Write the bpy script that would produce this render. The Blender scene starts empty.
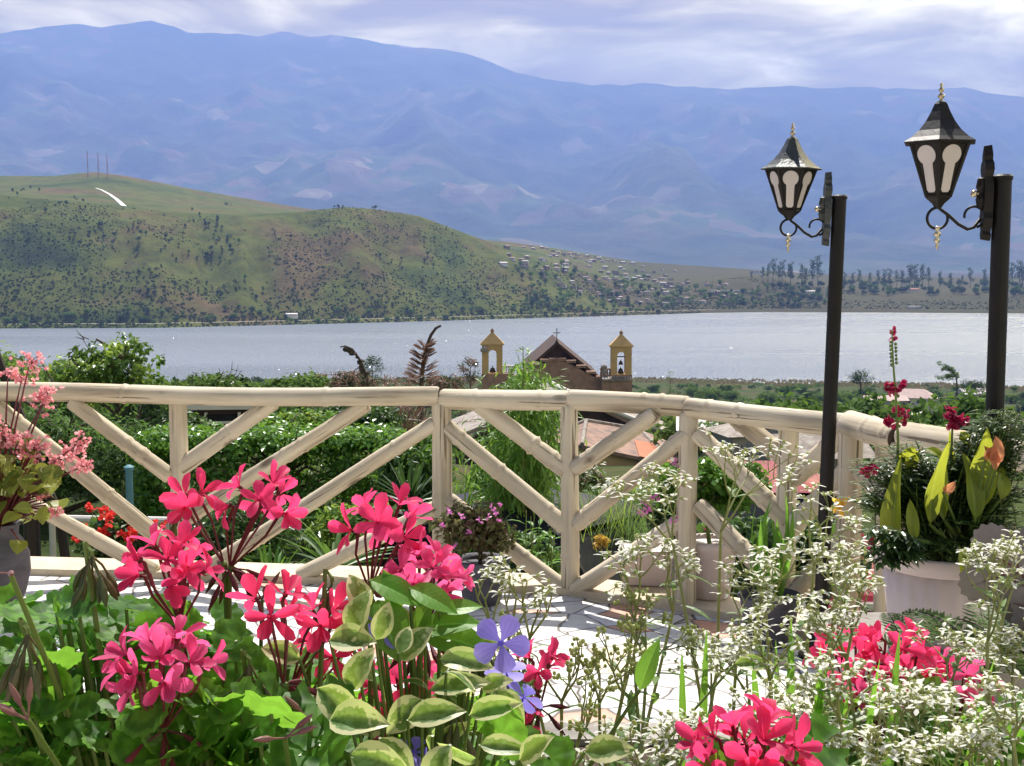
import bpy, math, random
import numpy as np
from mathutils import Vector, Matrix, Quaternion
random.seed(11)
np.random.seed(11)
R = math.radians
PI = math.pi
sc = bpy.context.scene
C = sc.collection

# ---------------------------------------------------------------- camera
F = 1300.0
PITCH = math.atan(118 / F)
CAM = Vector((0, 0, 1.63))
cd = bpy.data.cameras.new("camera")
cd.sensor_width = 36
cd.lens = 36 * F / 1024
cd.clip_start = 0.05
cd.clip_end = 60000
cam = bpy.data.objects.new("camera", cd)
cam.location = CAM
cam.rotation_euler = (PI / 2 - PITCH, 0, 0)
C.objects.link(cam)
sc.camera = cam

# ---------------------------------------------------------------- light
SUN_EL, SUN_AZ = R(59), R(-2)          # azimuth from +Y (away from the camera), positive to the right
SDIR = Vector((math.sin(SUN_AZ) * math.cos(SUN_EL), math.cos(SUN_AZ) * math.cos(SUN_EL), math.sin(SUN_EL)))
sd = bpy.data.lights.new("sun", 'SUN')
sd.energy = 5.0
sd.angle = R(0.53)
sd.color = (1.0, 0.95, 0.87)
so = bpy.data.objects.new("sun", sd)
so.rotation_mode = 'QUATERNION'
so.rotation_quaternion = SDIR.to_track_quat('Z', 'Y')
so.location = (0, 0, 50)
C.objects.link(so)

sc.view_settings.view_transform = 'Standard'
sc.view_settings.look = 'None'
sc.view_settings.gamma = 1
sc.view_settings.use_curve_mapping = False
sc.view_settings.exposure = 1.02
cy = sc.cycles
cy.use_denoising = True
cy.max_bounces = 8
cy.transparent_max_bounces = 8
cy.diffuse_bounces = 3
cy.glossy_bounces = 3
cy.transmission_bounces = 4
cy.volume_bounces = 0
cy.sample_clamp_indirect = 6

w = bpy.data.worlds.new("World")
sc.world = w
w.use_nodes = True
nt = w.node_tree
nt.nodes.clear()


def N(t, typ, **kw):
    n = t.nodes.new(typ)
    for k, v in kw.items():
        if k.startswith('i_'):
            n.inputs[k[2:].replace('_', ' ')].default_value = v
        elif k.startswith('n_'):
            n.inputs[int(k[2:])].default_value = v
        else:
            setattr(n, k, v)
    return n


def L(t, a, b):
    t.links.new(a, b)


def ramp(t, fac, stops, interp='LINEAR'):
    n = t.nodes.new('ShaderNodeValToRGB')
    n.color_ramp.interpolation = interp
    e = n.color_ramp.elements
    while len(e) > 1:
        e.remove(e[-1])
    e[0].position = stops[0][0]
    c = stops[0][1]
    e[0].color = (*c, 1) if len(c) == 3 else c
    for p, c in stops[1:]:
        k = e.new(p)
        k.color = (*c, 1) if len(c) == 3 else c
    L(t, fac, n.inputs[0])
    return n.outputs[0]


def mth(t, op, a, b=None, c=None):
    n = t.nodes.new('ShaderNodeMath')
    n.operation = op
    for i, v in enumerate((a, b, c)):
        if v is None:
            continue
        if isinstance(v, (int, float)):
            n.inputs[i].default_value = v
        else:
            L(t, v, n.inputs[i])
    return n.outputs[0]


def mixc(t, fac, a, b, mode='MIX'):
    n = t.nodes.new('ShaderNodeMix')
    n.data_type = 'RGBA'
    n.blend_type = mode
    n.clamp_factor = True
    for s, v in ((n.inputs[0], fac), (n.inputs[6], a), (n.inputs[7], b)):
        if isinstance(v, (int, float)):
            s.default_value = v
        elif isinstance(v, (tuple, list)):
            s.default_value = (*v, 1) if len(v) == 3 else v
        else:
            L(t, v, s)
    return n.outputs[2]


# sky: Nishita above, with a real deck of low cloud in the sky over the mountains
sky = N(nt, 'ShaderNodeTexSky', sky_type='NISHITA')
sky.sun_disc = False
sky.sun_elevation = SUN_EL
sky.sun_rotation = SUN_AZ
sky.altitude = 2200
sky.dust_density = 1.0
bg1 = N(nt, 'ShaderNodeBackground')
bg1.inputs[1].default_value = 0.055
L(nt, sky.outputs[0], bg1.inputs[0])
tc = N(nt, 'ShaderNodeTexCoord')
sep = N(nt, 'ShaderNodeSeparateXYZ')
L(nt, tc.outputs['Generated'], sep.inputs[0])
comb = N(nt, 'ShaderNodeCombineXYZ')
L(nt, mth(nt, 'MULTIPLY', sep.outputs[0], 4.2), comb.inputs[0])
L(nt, mth(nt, 'MULTIPLY', sep.outputs[1], 1.0), comb.inputs[1])
L(nt, mth(nt, 'MULTIPLY', sep.outputs[2], 19.0), comb.inputs[2])
n1 = N(nt, 'ShaderNodeTexNoise', i_Scale=1.7, i_Detail=7.0, i_Roughness=0.6, i_Distortion=0.6)
L(nt, comb.outputs[0], n1.inputs['Vector'])
n2 = N(nt, 'ShaderNodeTexNoise', i_Scale=0.55, i_Detail=3.0, i_Roughness=0.5)
L(nt, comb.outputs[0], n2.inputs['Vector'])
dens = mth(nt, 'ADD', mth(nt, 'MULTIPLY', n1.outputs[0], 0.55), mth(nt, 'MULTIPLY', n2.outputs[0], 0.45))
# brighter towards the right
side = mth(nt, 'MULTIPLY_ADD', sep.outputs[0], 0.16, 0.0)
dens2 = mth(nt, 'ADD', dens, mth(nt, 'MINIMUM', side, 0.10))
ccol = ramp(nt, dens2, [(0.38, (0.50, 0.33, 0.05)), (0.46, (0.85, 0.64, 0.16)), (0.53, (1.4, 1.15, 0.45)), (0.62, (2.3, 2.0, 1.15))])
rs = ramp(nt, sep.outputs[0], [(0.0, (0, 0, 0)), (0.42, (1, 1, 1))])
us = ramp(nt, sep.outputs[2], [(0.20, (0, 0, 0)), (0.27, (1, 1, 1))])
boost = mth(nt, 'MULTIPLY_ADD', mth(nt, 'MULTIPLY', rs, us), 4.0, 1.0)  # extra cloud glow above the frame, added to lighten the lake's reflection
bg2 = N(nt, 'ShaderNodeBackground')
bg2.inputs[1].default_value = 1.0
L(nt, ccol, bg2.inputs[0])
L(nt, boost, bg2.inputs[1])
cover = ramp(nt, sep.outputs[2], [(0.0, (1, 1, 1)), (0.30, (1, 1, 1)), (0.42, (0.45, 0.45, 0.45)), (0.60, (0.12, 0.12, 0.12)), (1.0, (0.06, 0.06, 0.06))])
# the deck lies over the far range; the sky behind the viewer is clear
front = ramp(nt, sep.outputs[1], [(0.30, (0.12, 0.12, 0.12)), (0.62, (1, 1, 1))])
cover = mth(nt, 'MULTIPLY', cover, front)
mx = N(nt, 'ShaderNodeMixShader')
L(nt, cover, mx.inputs[0])
L(nt, bg1.outputs[0], mx.inputs[1])
L(nt, bg2.outputs[0], mx.inputs[2])
wo = N(nt, 'ShaderNodeOutputWorld')
L(nt, mx.outputs[0], wo.inputs[0])


# ---------------------------------------------------------------- helpers
def ray(px, py):
    a, b = (px - 512) / F, -(py - 383) / F
    c, s = math.cos(PITCH), math.sin(PITCH)
    return Vector((a, c + b * s, -s + b * c))


def at(px, py, Y):
    d = ray(px, py)
    return CAM + d * (Y / d.y)


def atz(px, py, z):
    d = ray(px, py)
    return CAM + d * ((z - CAM.z) / d.z)


def zat(py, Y):
    return at(512, py, Y).z


def vnoise(x, y, seed=0):
    xi = np.floor(x).astype(np.int64)
    yi = np.floor(y).astype(np.int64)
    xf, yf = x - xi, y - yi

    def h(a, b):
        n = (a * 374761393 + b * 668265263 + seed * 1442695041) & 0xffffffff
        n = ((n ^ (n >> 13)) * 1274126177) & 0xffffffff
        return ((n ^ (n >> 16)) & 0xffff) / 65535.0
    u = xf * xf * xf * (xf * (xf * 6 - 15) + 10)
    v = yf * yf * yf * (yf * (yf * 6 - 15) + 10)
    return (h(xi, yi) * (1 - u) + h(xi + 1, yi) * u) * (1 - v) + (h(xi, yi + 1) * (1 - u) + h(xi + 1, yi + 1) * u) * v


def fbm(x, y, oct=5, seed=0, ridged=False):
    x = np.asarray(x, float)
    y = np.asarray(y, float)
    s, a, t = 0, 1, 0
    for i in range(oct):
        n = vnoise(x * 2 ** i + 17.3 * i, y * 2 ** i - 9.1 * i, seed + i)
        if ridged:
            n = 1 - abs(2 * n - 1)
        s = s + a * n
        t += a
        a *= 0.5
    return s / t


def wloc(o):
    v = Vector((0, 0, 0))
    while o is not None:
        v = v + o.location
        o = o.parent
    return v


def tag(o, label=None, cat=None, group=None, kind=None):
    if label:
        o['label'] = label
    if cat:
        o['category'] = cat
    if group:
        o['group'] = group
    if kind:
        o['kind'] = kind
    return o


def thing(name, label, cat, loc=(0, 0, 0), group=None):
    o = bpy.data.objects.new(name, None)
    o.empty_display_size = 0.1
    o.location = loc
    C.objects.link(o)
    return tag(o, label, cat, group)


class MB:
    def __init__(s):
        s.v, s.f, s.m = [], [], []
        s.lv = {}

    def add(s, vs, fs, mi=0):
        b = len(s.v)
        s.v.extend([tuple(v) for v in vs])
        s.f.extend([tuple(i + b for i in f) for f in fs])
        s.m.extend([mi] * len(fs))

    def tube(s, pts, rad, sides=8, mi=0, caps=True):
        pts = [Vector(p) for p in pts]
        n = len(pts)
        if not isinstance(rad, (list, tuple)):
            rad = [rad] * n
        t0 = (pts[1] - pts[0]).normalized()
        a = t0.orthogonal().normalized()
        vs = []
        for i, p in enumerate(pts):
            t = (pts[min(i + 1, n - 1)] - pts[max(i - 1, 0)])
            if t.length < 1e-9:
                t = t0
            t.normalize()
            a = a - t * a.dot(t)
            if a.length < 1e-6:
                a = t.orthogonal()
            a.normalize()
            b = t.cross(a)
            for k in range(sides):
                q = 2 * PI * k / sides
                vs.append(p + (a * math.cos(q) + b * math.sin(q)) * rad[i])
        fs = []
        for i in range(n - 1):
            for k in range(sides):
                k2 = (k + 1) % sides
                fs.append((i * sides + k, i * sides + k2, (i + 1) * sides + k2, (i + 1) * sides + k))
        if caps:
            fs.append(tuple(range(sides))[::-1])
            fs.append(tuple((n - 1) * sides + k for k in range(sides)))
        s.add(vs, fs, mi)

    def box(s, c, size, rot=0, mi=0, taper=1.0):
        x, y, z = size[0] / 2, size[1] / 2, size[2] / 2
        ca, sa = math.cos(rot), math.sin(rot)
        vs = []
        for dz in (-1, 1):
            k = 1 if dz < 0 else taper
            for dx, dy in ((-1, -1), (1, -1), (1, 1), (-1, 1)):
                X, Y = dx * x * k, dy * y * k
                vs.append((c[0] + X * ca - Y * sa, c[1] + X * sa + Y * ca, c[2] + dz * z))
        s.add(vs, [(3, 2, 1, 0), (4, 5, 6, 7), (0, 1, 5, 4), (1, 2, 6, 5), (2, 3, 7, 6), (3, 0, 4, 7)], mi)

    def lathe(s, prof, c, sides=20, mi=0, flute=0, nfl=16, cap=True):
        vs, fs = [], []
        for r, z in prof:
            for k in range(sides):
                q = 2 * PI * k / sides
                rr = r * (1 + (flute * (abs(math.sin(q * nfl / 2)) - 0.5)))
                vs.append((c[0] + rr * math.cos(q), c[1] + rr * math.sin(q), c[2] + z))
        n = len(prof)
        for i in range(n - 1):
            for k in range(sides):
                k2 = (k + 1) % sides
                fs.append((i * sides + k, i * sides + k2, (i + 1) * sides + k2, (i + 1) * sides + k))
        if cap:
            fs.append(tuple(range(sides))[::-1])
            fs.append(tuple((n - 1) * sides + k for k in range(sides)))
        s.add(vs, fs, mi)

    def rhomb(s, p, d, n, Ln, W, mi=0, k=0.45, bend=0.12):
        sd_ = d.cross(n)
        if sd_.length < 1e-6:
            sd_ = d.orthogonal()
        sd_.normalize()
        nn = sd_.cross(d)
        b = len(s.v)
        m = p + d * (Ln * k) + nn * (Ln * bend)
        s.v.append(tuple(p))
        s.v.append(tuple(m + sd_ * (W / 2)))
        s.v.append(tuple(p + d * Ln))
        s.v.append(tuple(m - sd_ * (W / 2)))
        s.f.append((b, b + 1, b + 2, b + 3))
        s.m.append(mi)

    def blade(s, p, d, n, Ln, W, mi=0, seg=4, prof='ovate', bend=0.3, fold=0.15, wave=0.0, edge=None, cols=3):
        """a leaf or petal: centre line bends away from n, cross-section folded"""
        d = d.normalized()
        sd_ = d.cross(n)
        if sd_.length < 1e-6:
            sd_ = d.orthogonal()
        sd_.normalize()
        nn = sd_.cross(d).normalized()
        cen = Vector(p)
        vs = []
        ang = 0
        ph = random.random() * 6
        st = Ln / seg
        for i in range(seg + 1):
            t = i / seg
            if prof == 'ovate':
                wd = W / 2 * (math.sin(PI * min(1, t ** 0.75)) ** 0.9 if 0 < t < 1 else 0.02)
            elif prof == 'obovate':
                wd = W / 2 * (0.12 + 0.9 * math.sin(PI / 2 * min(1, t / 0.72)) ** 1.6 if t < 0.72 else 1.02 * math.sqrt(max(0.0, 1 - ((t - 0.72) / 0.30) ** 2)))
            elif prof == 'strap':
                wd = W / 2 * (1 - t ** 3) ** 0.6 if t < 1 else 0.0
            else:
                wd = W / 2 * max(0.02, math.sin(PI * t) ** 0.7)
            wd = max(wd, W * 0.01)
            dn = d * math.cos(ang) - nn * math.sin(ang)
            un = d * math.sin(ang) + nn * math.cos(ang)
            for c in range(cols):
                q = (c / (cols - 1)) * 2 - 1
                z = fold * abs(q) * wd + wave * W * math.sin(ph + t * 9 + q * 2) * abs(q)
                s.lv[len(s.v) + len(vs)] = (q, t, 0)
                vs.append(cen + sd_ * (q * wd) + un * z)
            cen = cen + dn * st
            ang += bend / seg
        fs, ms = [], []
        for i in range(seg):
            for c in range(cols - 1):
                fs.append((i * cols + c, (i + 1) * cols + c, (i + 1) * cols + c + 1, i * cols + c + 1))
                ms.append(edge if (edge is not None and (c in (0, cols - 2) or i == seg - 1  )) else mi)
        b = len(s.v)
        s.v.extend([tuple(v) for v in vs])
        s.f.extend([tuple(i + b for i in f) for f in fs])
        s.m.extend(ms)

    def blob(s, c, rx, rz, mi=0, rough=0.3):
        vs = []
        for v in ICO_V:
            k = 1 + rough * (random.random() - 0.5) * 2
            vs.append((c[0] + v[0] * rx * k, c[1] + v[1] * rx * k, c[2] + v[2] * rz * k))
        s.add(vs, ICO_F, mi)

    def weld(s):
        key, vs, mp = {}, [], []
        for v in s.v:
            k = tuple(round(x, 3) for x in v)
            if k not in key:
                key[k] = len(vs)
                vs.append(v)
            mp.append(key[k])
        s.v = vs
        s.f = [tuple(mp[i] for i in f) for f in s.f]
        return s

    def build(s, name, mats, parent=None, smooth=False, origin=None, loc=None):
        if not isinstance(mats, (list, tuple)):
            mats = [mats]
        off = Vector((0, 0, 0))
        if parent is not None:
            off = wloc(parent)
        if origin is not None:
            off = Vector(origin)
        me = bpy.data.meshes.new(name)
        A = np.array(s.v, dtype=np.float64).reshape(-1, 3) - np.array(off)[None, :]
        me.from_pydata(A.tolist(), [], s.f)
        for m in mats:
            me.materials.append(m)
        if len(mats) > 1:
            me.polygons.foreach_set('material_index', s.m)
        if smooth:
            me.polygons.foreach_set('use_smooth', [True] * len(s.f))
        if s.lv and any(m_.get('lv') for m_ in mats):
            at_ = me.attributes.new('lv', 'FLOAT_VECTOR', 'POINT')
            arr = np.zeros((len(s.v), 3), np.float32)
            arr[list(s.lv.keys())] = list(s.lv.values())
            at_.data.foreach_set('vector', arr.ravel())
        me.update()
        o = bpy.data.objects.new(name, me)
        C.objects.link(o)
        if parent is not None:
            o.parent = parent
        elif origin is not None:
            o.location = origin
        if loc is not None:
            o.location = loc
        return o


_t = (1 + 5 ** 0.5) / 2
ICO_V = [Vector(v).normalized() for v in ((-1, _t, 0), (1, _t, 0), (-1, -_t, 0), (1, -_t, 0), (0, -1, _t), (0, 1, _t), (0, -1, -_t), (0, 1, -_t), (_t, 0, -1), (_t, 0, 1), (-_t, 0, -1), (-_t, 0, 1))]
ICO_F = [(0, 11, 5), (0, 5, 1), (0, 1, 7), (0, 7, 10), (0, 10, 11), (1, 5, 9), (5, 11, 4), (11, 10, 2), (10, 7, 6), (7, 1, 8), (3, 9, 4), (3, 4, 2), (3, 2, 6), (3, 6, 8), (3, 8, 9), (4, 9, 5), (2, 4, 11), (6, 2, 10), (8, 6, 7), (9, 8, 1)]


def rv():
    while True:
        v = Vector((random.uniform(-1, 1), random.uniform(-1, 1), random.uniform(-1, 1)))
        if 0.05 < v.length < 1:
            return v.normalized()


def ru(a, b):
    return random.uniform(a, b)


def copy_tree(o, parent=None):
    c = o.copy()
    C.objects.link(c)
    if parent is not None:
        c.parent = parent
    for ch in list(o.children):
        copy_tree(ch, c)
    return c


# ---------------------------------------------------------------- materials
def newmat(name):
    m = bpy.data.materials.new(name)
    m.use_nodes = True
    t = m.node_tree
    t.nodes.clear()
    out = N(t, 'ShaderNodeOutputMaterial')
    return m, t, out


def surf(name, c1, c2=None, scale=8, rough=0.6, metal=0.0, bump=0.0, bscale=None, stretch=None, detail=5, lo=0.35, hi=0.65, spec=0.4, extra=None):
    m, t, out = newmat(name)
    p = N(t, 'ShaderNodeBsdfPrincipled')
    p.inputs['Roughness'].default_value = rough
    p.inputs['Metallic'].default_value = metal
    p.inputs['Specular IOR Level'].default_value = spec
    tcn = N(t, 'ShaderNodeTexCoord')
    vec = tcn.outputs['Object']
    if stretch:
        mp = N(t, 'ShaderNodeMapping')
        mp.inputs['Scale'].default_value = stretch
        L(t, vec, mp.inputs[0])
        vec = mp.outputs[0]
    n = N(t, 'ShaderNodeTexNoise', i_Scale=scale, i_Detail=detail, i_Roughness=0.6)
    L(t, vec, n.inputs['Vector'])
    if c2 is None:
        c2 = tuple(x * 0.75 for x in c1)
    col = ramp(t, n.outputs[0], [(lo, c1), (hi, c2)])
    if extra:
        n3 = N(t, 'ShaderNodeTexNoise', i_Scale=extra[1], i_Detail=6.0, i_Roughness=0.65)
        L(t, vec, n3.inputs['Vector'])
        col = mixc(t, ramp(t, n3.outputs[0], [(extra[2], (0, 0, 0)), (extra[3], (1, 1, 1))]), col, extra[0])
    L(t, col, p.inputs['Base Color'])
    if bump:
        nb = N(t, 'ShaderNodeTexNoise', i_Scale=bscale or scale * 3, i_Detail=6.0, i_Roughness=0.6)
        L(t, vec, nb.inputs['Vector'])
        b = N(t, 'ShaderNodeBump', i_Strength=bump, i_Distance=0.02)
        L(t, nb.outputs[0], b.inputs['Height'])
        L(t, b.outputs[0], p.inputs['Normal'])
    L(t, p.outputs[0], out.inputs[0])
    return m


def leafm(name, c1, c2, trans=0.45, tcol=None, rough=0.42, spec=0.45, nscale=0, pat=None, c3=None):
    m, t, out = newmat(name)
    if pat:
        m['lv'] = 1
    g = N(t, 'ShaderNodeNewGeometry')
    fac = g.outputs['Random Per Island']
    col = mixc(t, fac, c1, c2)
    if nscale:
        tcn = N(t, 'ShaderNodeTexCoord')
        n = N(t, 'ShaderNodeTexNoise', i_Scale=nscale, i_Detail=3.0)
        L(t, tcn.outputs['Object'], n.inputs['Vector'])
        col = mixc(t, ramp(t, n.outputs[0], [(0.35, (0, 0, 0)), (0.7, (0.5, 0.5, 0.5))]), col, tuple(min(1, x * 1.6 + 0.01) for x in c2))
    tmul = None
    if pat:
        la = N(t, 'ShaderNodeAttribute')
        la.attribute_name = 'lv'
        ls = N(t, 'ShaderNodeSeparateXYZ')
        L(t, la.outputs['Vector'], ls.inputs[0])
        q, tt = ls.outputs[0], ls.outputs[1]
        aq = mth(t, 'ABSOLUTE', q)
        tcn = N(t, 'ShaderNodeTexCoord')
        nz = N(t, 'ShaderNodeTexNoise', i_Scale=140.0, i_Detail=3.0)
        L(t, tcn.outputs['Object'], nz.inputs['Vector'])
        nzv = mth(t, 'SUBTRACT', nz.outputs[0], 0.5)
        if pat == 'petal':
            st = mth(t, 'SINE', mth(t, 'MULTIPLY_ADD', q, 13.0, mth(t, 'MULTIPLY', nzv, 5.0)))
            st = mth(t, 'MULTIPLY', mth(t, 'MULTIPLY_ADD', st, 0.5, 0.5), mth(t, 'SUBTRACT', 1.0, mth(t, 'MULTIPLY', tt, 0.8)))
            col = mixc(t, mth(t, 'MULTIPLY', st, 0.55), col, c3 or tuple(x * 0.45 for x in c1))
            edge = ramp(t, mth(t, 'ADD', mth(t, 'MAXIMUM', mth(t, 'MULTIPLY', aq, 0.9), tt), mth(t, 'MULTIPLY', nzv, 0.5)), [(0.75, (0, 0, 0)), (1.05, (0.5, 0.5, 0.5))])
            col = mixc(t, edge, col, tuple(min(1, x * 1.1 + .10) for x in c2))
        elif pat == 'varieg':
            rim = mth(t, 'ADD', mth(t, 'MAXIMUM', aq, mth(t, 'MULTIPLY', tt, 0.82)), mth(t, 'MULTIPLY', nzv, 0.9))
            n4 = N(t, 'ShaderNodeTexNoise', i_Scale=45.0, i_Detail=2.0)
            L(t, tcn.outputs['Object'], n4.inputs['Vector'])
            rim = mth(t, 'ADD', rim, mth(t, 'MULTIPLY', mth(t, 'SUBTRACT', n4.outputs[0], 0.5), 0.8))
            col = mixc(t, ramp(t, nz.outputs[0], [(0.42, (0, 0, 0)), (0.58, (1, 1, 1))]), col, (0.07, 0.16, 0.035))
            col = mixc(t, ramp(t, rim, [(0.62, (0, 0, 0)), (0.68, (1, 1, 1))]), col, c3)
        elif pat == 'zonal':
            vn_ = mth(t, 'ABSOLUTE', mth(t, 'SINE', mth(t, 'MULTIPLY', q, 3.1)))
            col = mixc(t, ramp(t, vn_, [(0.0, (0.6, 0.6, 0.6)), (0.10, (0, 0, 0))]), col, tuple(min(1, x * 1.7 + .02) for x in c2))
            zone = ramp(t, mth(t, 'ADD', tt, mth(t, 'MULTIPLY', nzv, 0.3)), [(0.40, (0, 0, 0)), (0.55, (0.6, 0.6, 0.6)), (0.72, (0.6, 0.6, 0.6)), (0.82, (0, 0, 0))])
            col = mixc(t, zone, col, tuple(x * 0.5 for x in c1))
        else:
            lat = mth(t, 'FRACT', mth(t, 'SUBTRACT', mth(t, 'MULTIPLY', tt, 9.0), mth(t, 'MULTIPLY', aq, 2.2)))
            col = mixc(t, ramp(t, lat, [(0.0, (0.55, 0.55, 0.55)), (0.22, (0, 0, 0))]), col, tuple(x * 0.5 for x in c1))
            col = mixc(t, ramp(t, aq, [(0.03, (0.8, 0.8, 0.8)), (0.10, (0, 0, 0))]), col, tuple(min(1, x * 1.5 + .03) for x in c2))
    p = N(t, 'ShaderNodeBsdfPrincipled')
    p.inputs['Roughness'].default_value = rough
    p.inputs['Specular IOR Level'].default_value = spec
    L(t, col, p.inputs['Base Color'])
    tr = N(t, 'ShaderNodeBsdfTranslucent')
    L(t, mixc(t, 0.6, col, tcol or tuple(min(1, x * 2.2) for x in c2)), tr.inputs[0])
    mxs = N(t, 'ShaderNodeMixShader')
    mxs.inputs[0].default_value = trans
    L(t, p.outputs[0], mxs.inputs[1])
    L(t, tr.outputs[0], mxs.inputs[2])
    L(t, mxs.outputs[0], out.inputs[0])
    return m


M = {}
M['bark'] = surf('bark', (0.10, 0.075, 0.055), (0.05, 0.038, 0.03), 10, 0.9, bump=0.5)
def wood_mat():
    m, t, out = newmat('whitewashed wood')
    p = N(t, 'ShaderNodeBsdfPrincipled')
    p.inputs['Roughness'].default_value = 0.68
    p.inputs['Specular IOR Level'].default_value = 0.25
    tcn = N(t, 'ShaderNodeTexCoord')
    oi = N(t, 'ShaderNodeObjectInfo')
    ad = N(t, 'ShaderNodeVectorMath', operation='ADD')
    L(t, tcn.outputs['Object'], ad.inputs[0])
    L(t, mth(t, 'MULTIPLY', oi.outputs['Random'], 37.0), ad.inputs[1])

    def mapped(s):
        mp = N(t, 'ShaderNodeMapping')
        mp.inputs['Scale'].default_value = s
        L(t, ad.outputs[0], mp.inputs[0])
        return mp.outputs[0]
    g = N(t, 'ShaderNodeTexNoise', i_Scale=2.4, i_Detail=6.0, i_Roughness=0.62)
    L(t, mapped((8, 8, 0.55)), g.inputs['Vector'])
    col = ramp(t, g.outputs[0], [(0.36, (0.67, 0.57, 0.42)), (0.50, (0.52, 0.435, 0.31)), (0.66, (0.27, 0.22, 0.155))])
    big = N(t, 'ShaderNodeTexNoise', i_Scale=1.6, i_Detail=3.0)
    L(t, mapped((1, 1, 1)), big.inputs['Vector'])
    col = mixc(t, ramp(t, big.outputs[0], [(0.40, (0, 0, 0)), (0.70, (0.75, 0.75, 0.75))]), col, (0.70, 0.63, 0.50))
    cr = N(t, 'ShaderNodeTexNoise', i_Scale=3.2, i_Detail=4.0, i_Roughness=0.5)
    L(t, mapped((16, 16, 0.5)), cr.inputs['Vector'])
    crk = ramp(t, cr.outputs[0], [(0.625, (0, 0, 0)), (0.68, (1, 1, 1))])
    kn = N(t, 'ShaderNodeTexVoronoi', i_Scale=3.4)
    L(t, mapped((1.6, 1.6, 0.8)), kn.inputs['Vector'])
    knt = ramp(t, kn.outputs['Distance'], [(0.07, (1, 1, 1)), (0.15, (0, 0, 0))])
    dark = mth(t, 'MAXIMUM', crk, knt)
    col = mixc(t, mth(t, 'MULTIPLY', dark, 0.8), col, (0.13, 0.09, 0.06))
    L(t, col, p.inputs['Base Color'])
    hgt = mth(t, 'SUBTRACT', mth(t, 'MULTIPLY', g.outputs[0], -0.5), dark)
    b = N(t, 'ShaderNodeBump', i_Strength=0.55, i_Distance=0.012)
    L(t, hgt, b.inputs['Height'])
    L(t, b.outputs[0], p.inputs['Normal'])
    L(t, p.outputs[0], out.inputs[0])
    return m


M['paint_wood'] = wood_mat()
M['cut_wood'] = surf('dark cut end', (0.10, 0.07, 0.05), (0.05, 0.04, 0.03), 20, 0.9)
M['iron'] = surf('black iron', (0.006, 0.005, 0.005), (0.011, 0.008, 0.007), 12, 0.5, metal=0.0, bump=0.1, bscale=60, spec=0.3)
M['iron_green'] = surf('weathered iron', (0.045, 0.05, 0.05), (0.085, 0.09, 0.09), 40, 0.4, metal=0.5, bump=0.3, bscale=80)
M['brass'] = surf('pale brass', (0.65, 0.56, 0.40), (0.45, 0.38, 0.26), 30, 0.3, metal=0.9)
M['frost'] = surf('frosted glass', (0.62, 0.55, 0.52), (0.52, 0.47, 0.46), 6, 0.5)
M['soil'] = surf('soil', (0.05, 0.035, 0.025), (0.09, 0.06, 0.04), 20, 0.95, bump=0.8)
M['clay_grey'] = surf('grey clay', (0.10, 0.095, 0.12), (0.06, 0.058, 0.075), 9, 0.7, bump=0.2, stretch=(1, 1, 3))
M['pot_white'] = surf('white plastic pot', (0.66, 0.56, 0.54), (0.56, 0.47, 0.45), 5, 0.5, bump=0.05)
M['kerb'] = surf('cream kerb', (0.62, 0.53, 0.40), (0.52, 0.43, 0.31), 7, 0.75, bump=0.3)
M['stone'] = surf('planter stone', (0.34, 0.31, 0.28), (0.22, 0.20, 0.18), 6, 0.9, bump=0.6)
M['stem_green'] = leafm('green stem', (0.10, 0.16, 0.03), (0.18, 0.24, 0.06), 0.2)
M['pod'] = leafm('geranium seed pod', (0.30, 0.16, 0.13), (0.22, 0.10, 0.10), 0.3)
M['stem_red'] = leafm('red stem', (0.22, 0.03, 0.04), (0.14, 0.03, 0.035), 0.25)
M['stem_pale'] = leafm('pale wiry stem', (0.26, 0.30, 0.10), (0.36, 0.36, 0.16), 0.25)
M['pink'] = leafm('hot pink petal', (0.88, 0.025, 0.15), (0.93, 0.06, 0.25), 0.6, (1.0, 0.09, 0.24), 0.5, 0.25, pat='petal')
M['magenta'] = leafm('magenta petal', (0.88, 0.04, 0.20), (0.92, 0.14, 0.38), 0.6, (1.0, 0.14, 0.36), 0.5, 0.25, pat='petal')
M['coral'] = leafm('coral petal', (0.88, 0.022, 0.12), (0.93, 0.05, 0.20), 0.6, (1.0, 0.08, 0.20), 0.5, 0.25, pat='petal')
M['gleaf'] = leafm('geranium leaf', (0.030, 0.115, 0.015), (0.125, 0.30, 0.03), 0.55, (0.30, 0.62, 0.05), 0.5, 0.35, nscale=25, pat='zonal')
M['gbud'] = leafm('geranium bud', (0.08, 0.11, 0.035), (0.16, 0.13, 0.06), 0.3)
M['vgreen'] = leafm('variegated leaf centre', (0.11, 0.22, 0.05), (0.30, 0.40, 0.17), 0.55, (0.5, 0.72, 0.09), 0.4, 0.45, nscale=30, pat='varieg', c3=(0.80, 0.76, 0.42))
M['vcream'] = leafm('variegated leaf margin', (0.70, 0.66, 0.28), (0.82, 0.79, 0.48), 0.55, (0.95, 0.92, 0.42), 0.4, 0.45)
M['bright'] = leafm('bright green leaf', (0.10, 0.26, 0.03), (0.16, 0.36, 0.05), 0.5, (0.35, 0.65, 0.06), 0.4, 0.4, pat='vein')
M['violet'] = leafm('violet petal', (0.22, 0.17, 0.75), (0.34, 0.27, 0.85), 0.4, (0.45, 0.35, 0.95), 0.5, 0.3, pat='petal', c3=(0.10, 0.06, 0.5))
M['white'] = leafm('white bract', (0.82, 0.82, 0.73), (0.88, 0.88, 0.82), 0.5, (0.95, 0.93, 0.75), 0.5, 0.3)
M['bud_green'] = leafm('green floret bud', (0.30, 0.36, 0.10), (0.45, 0.48, 0.2), 0.3)
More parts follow.
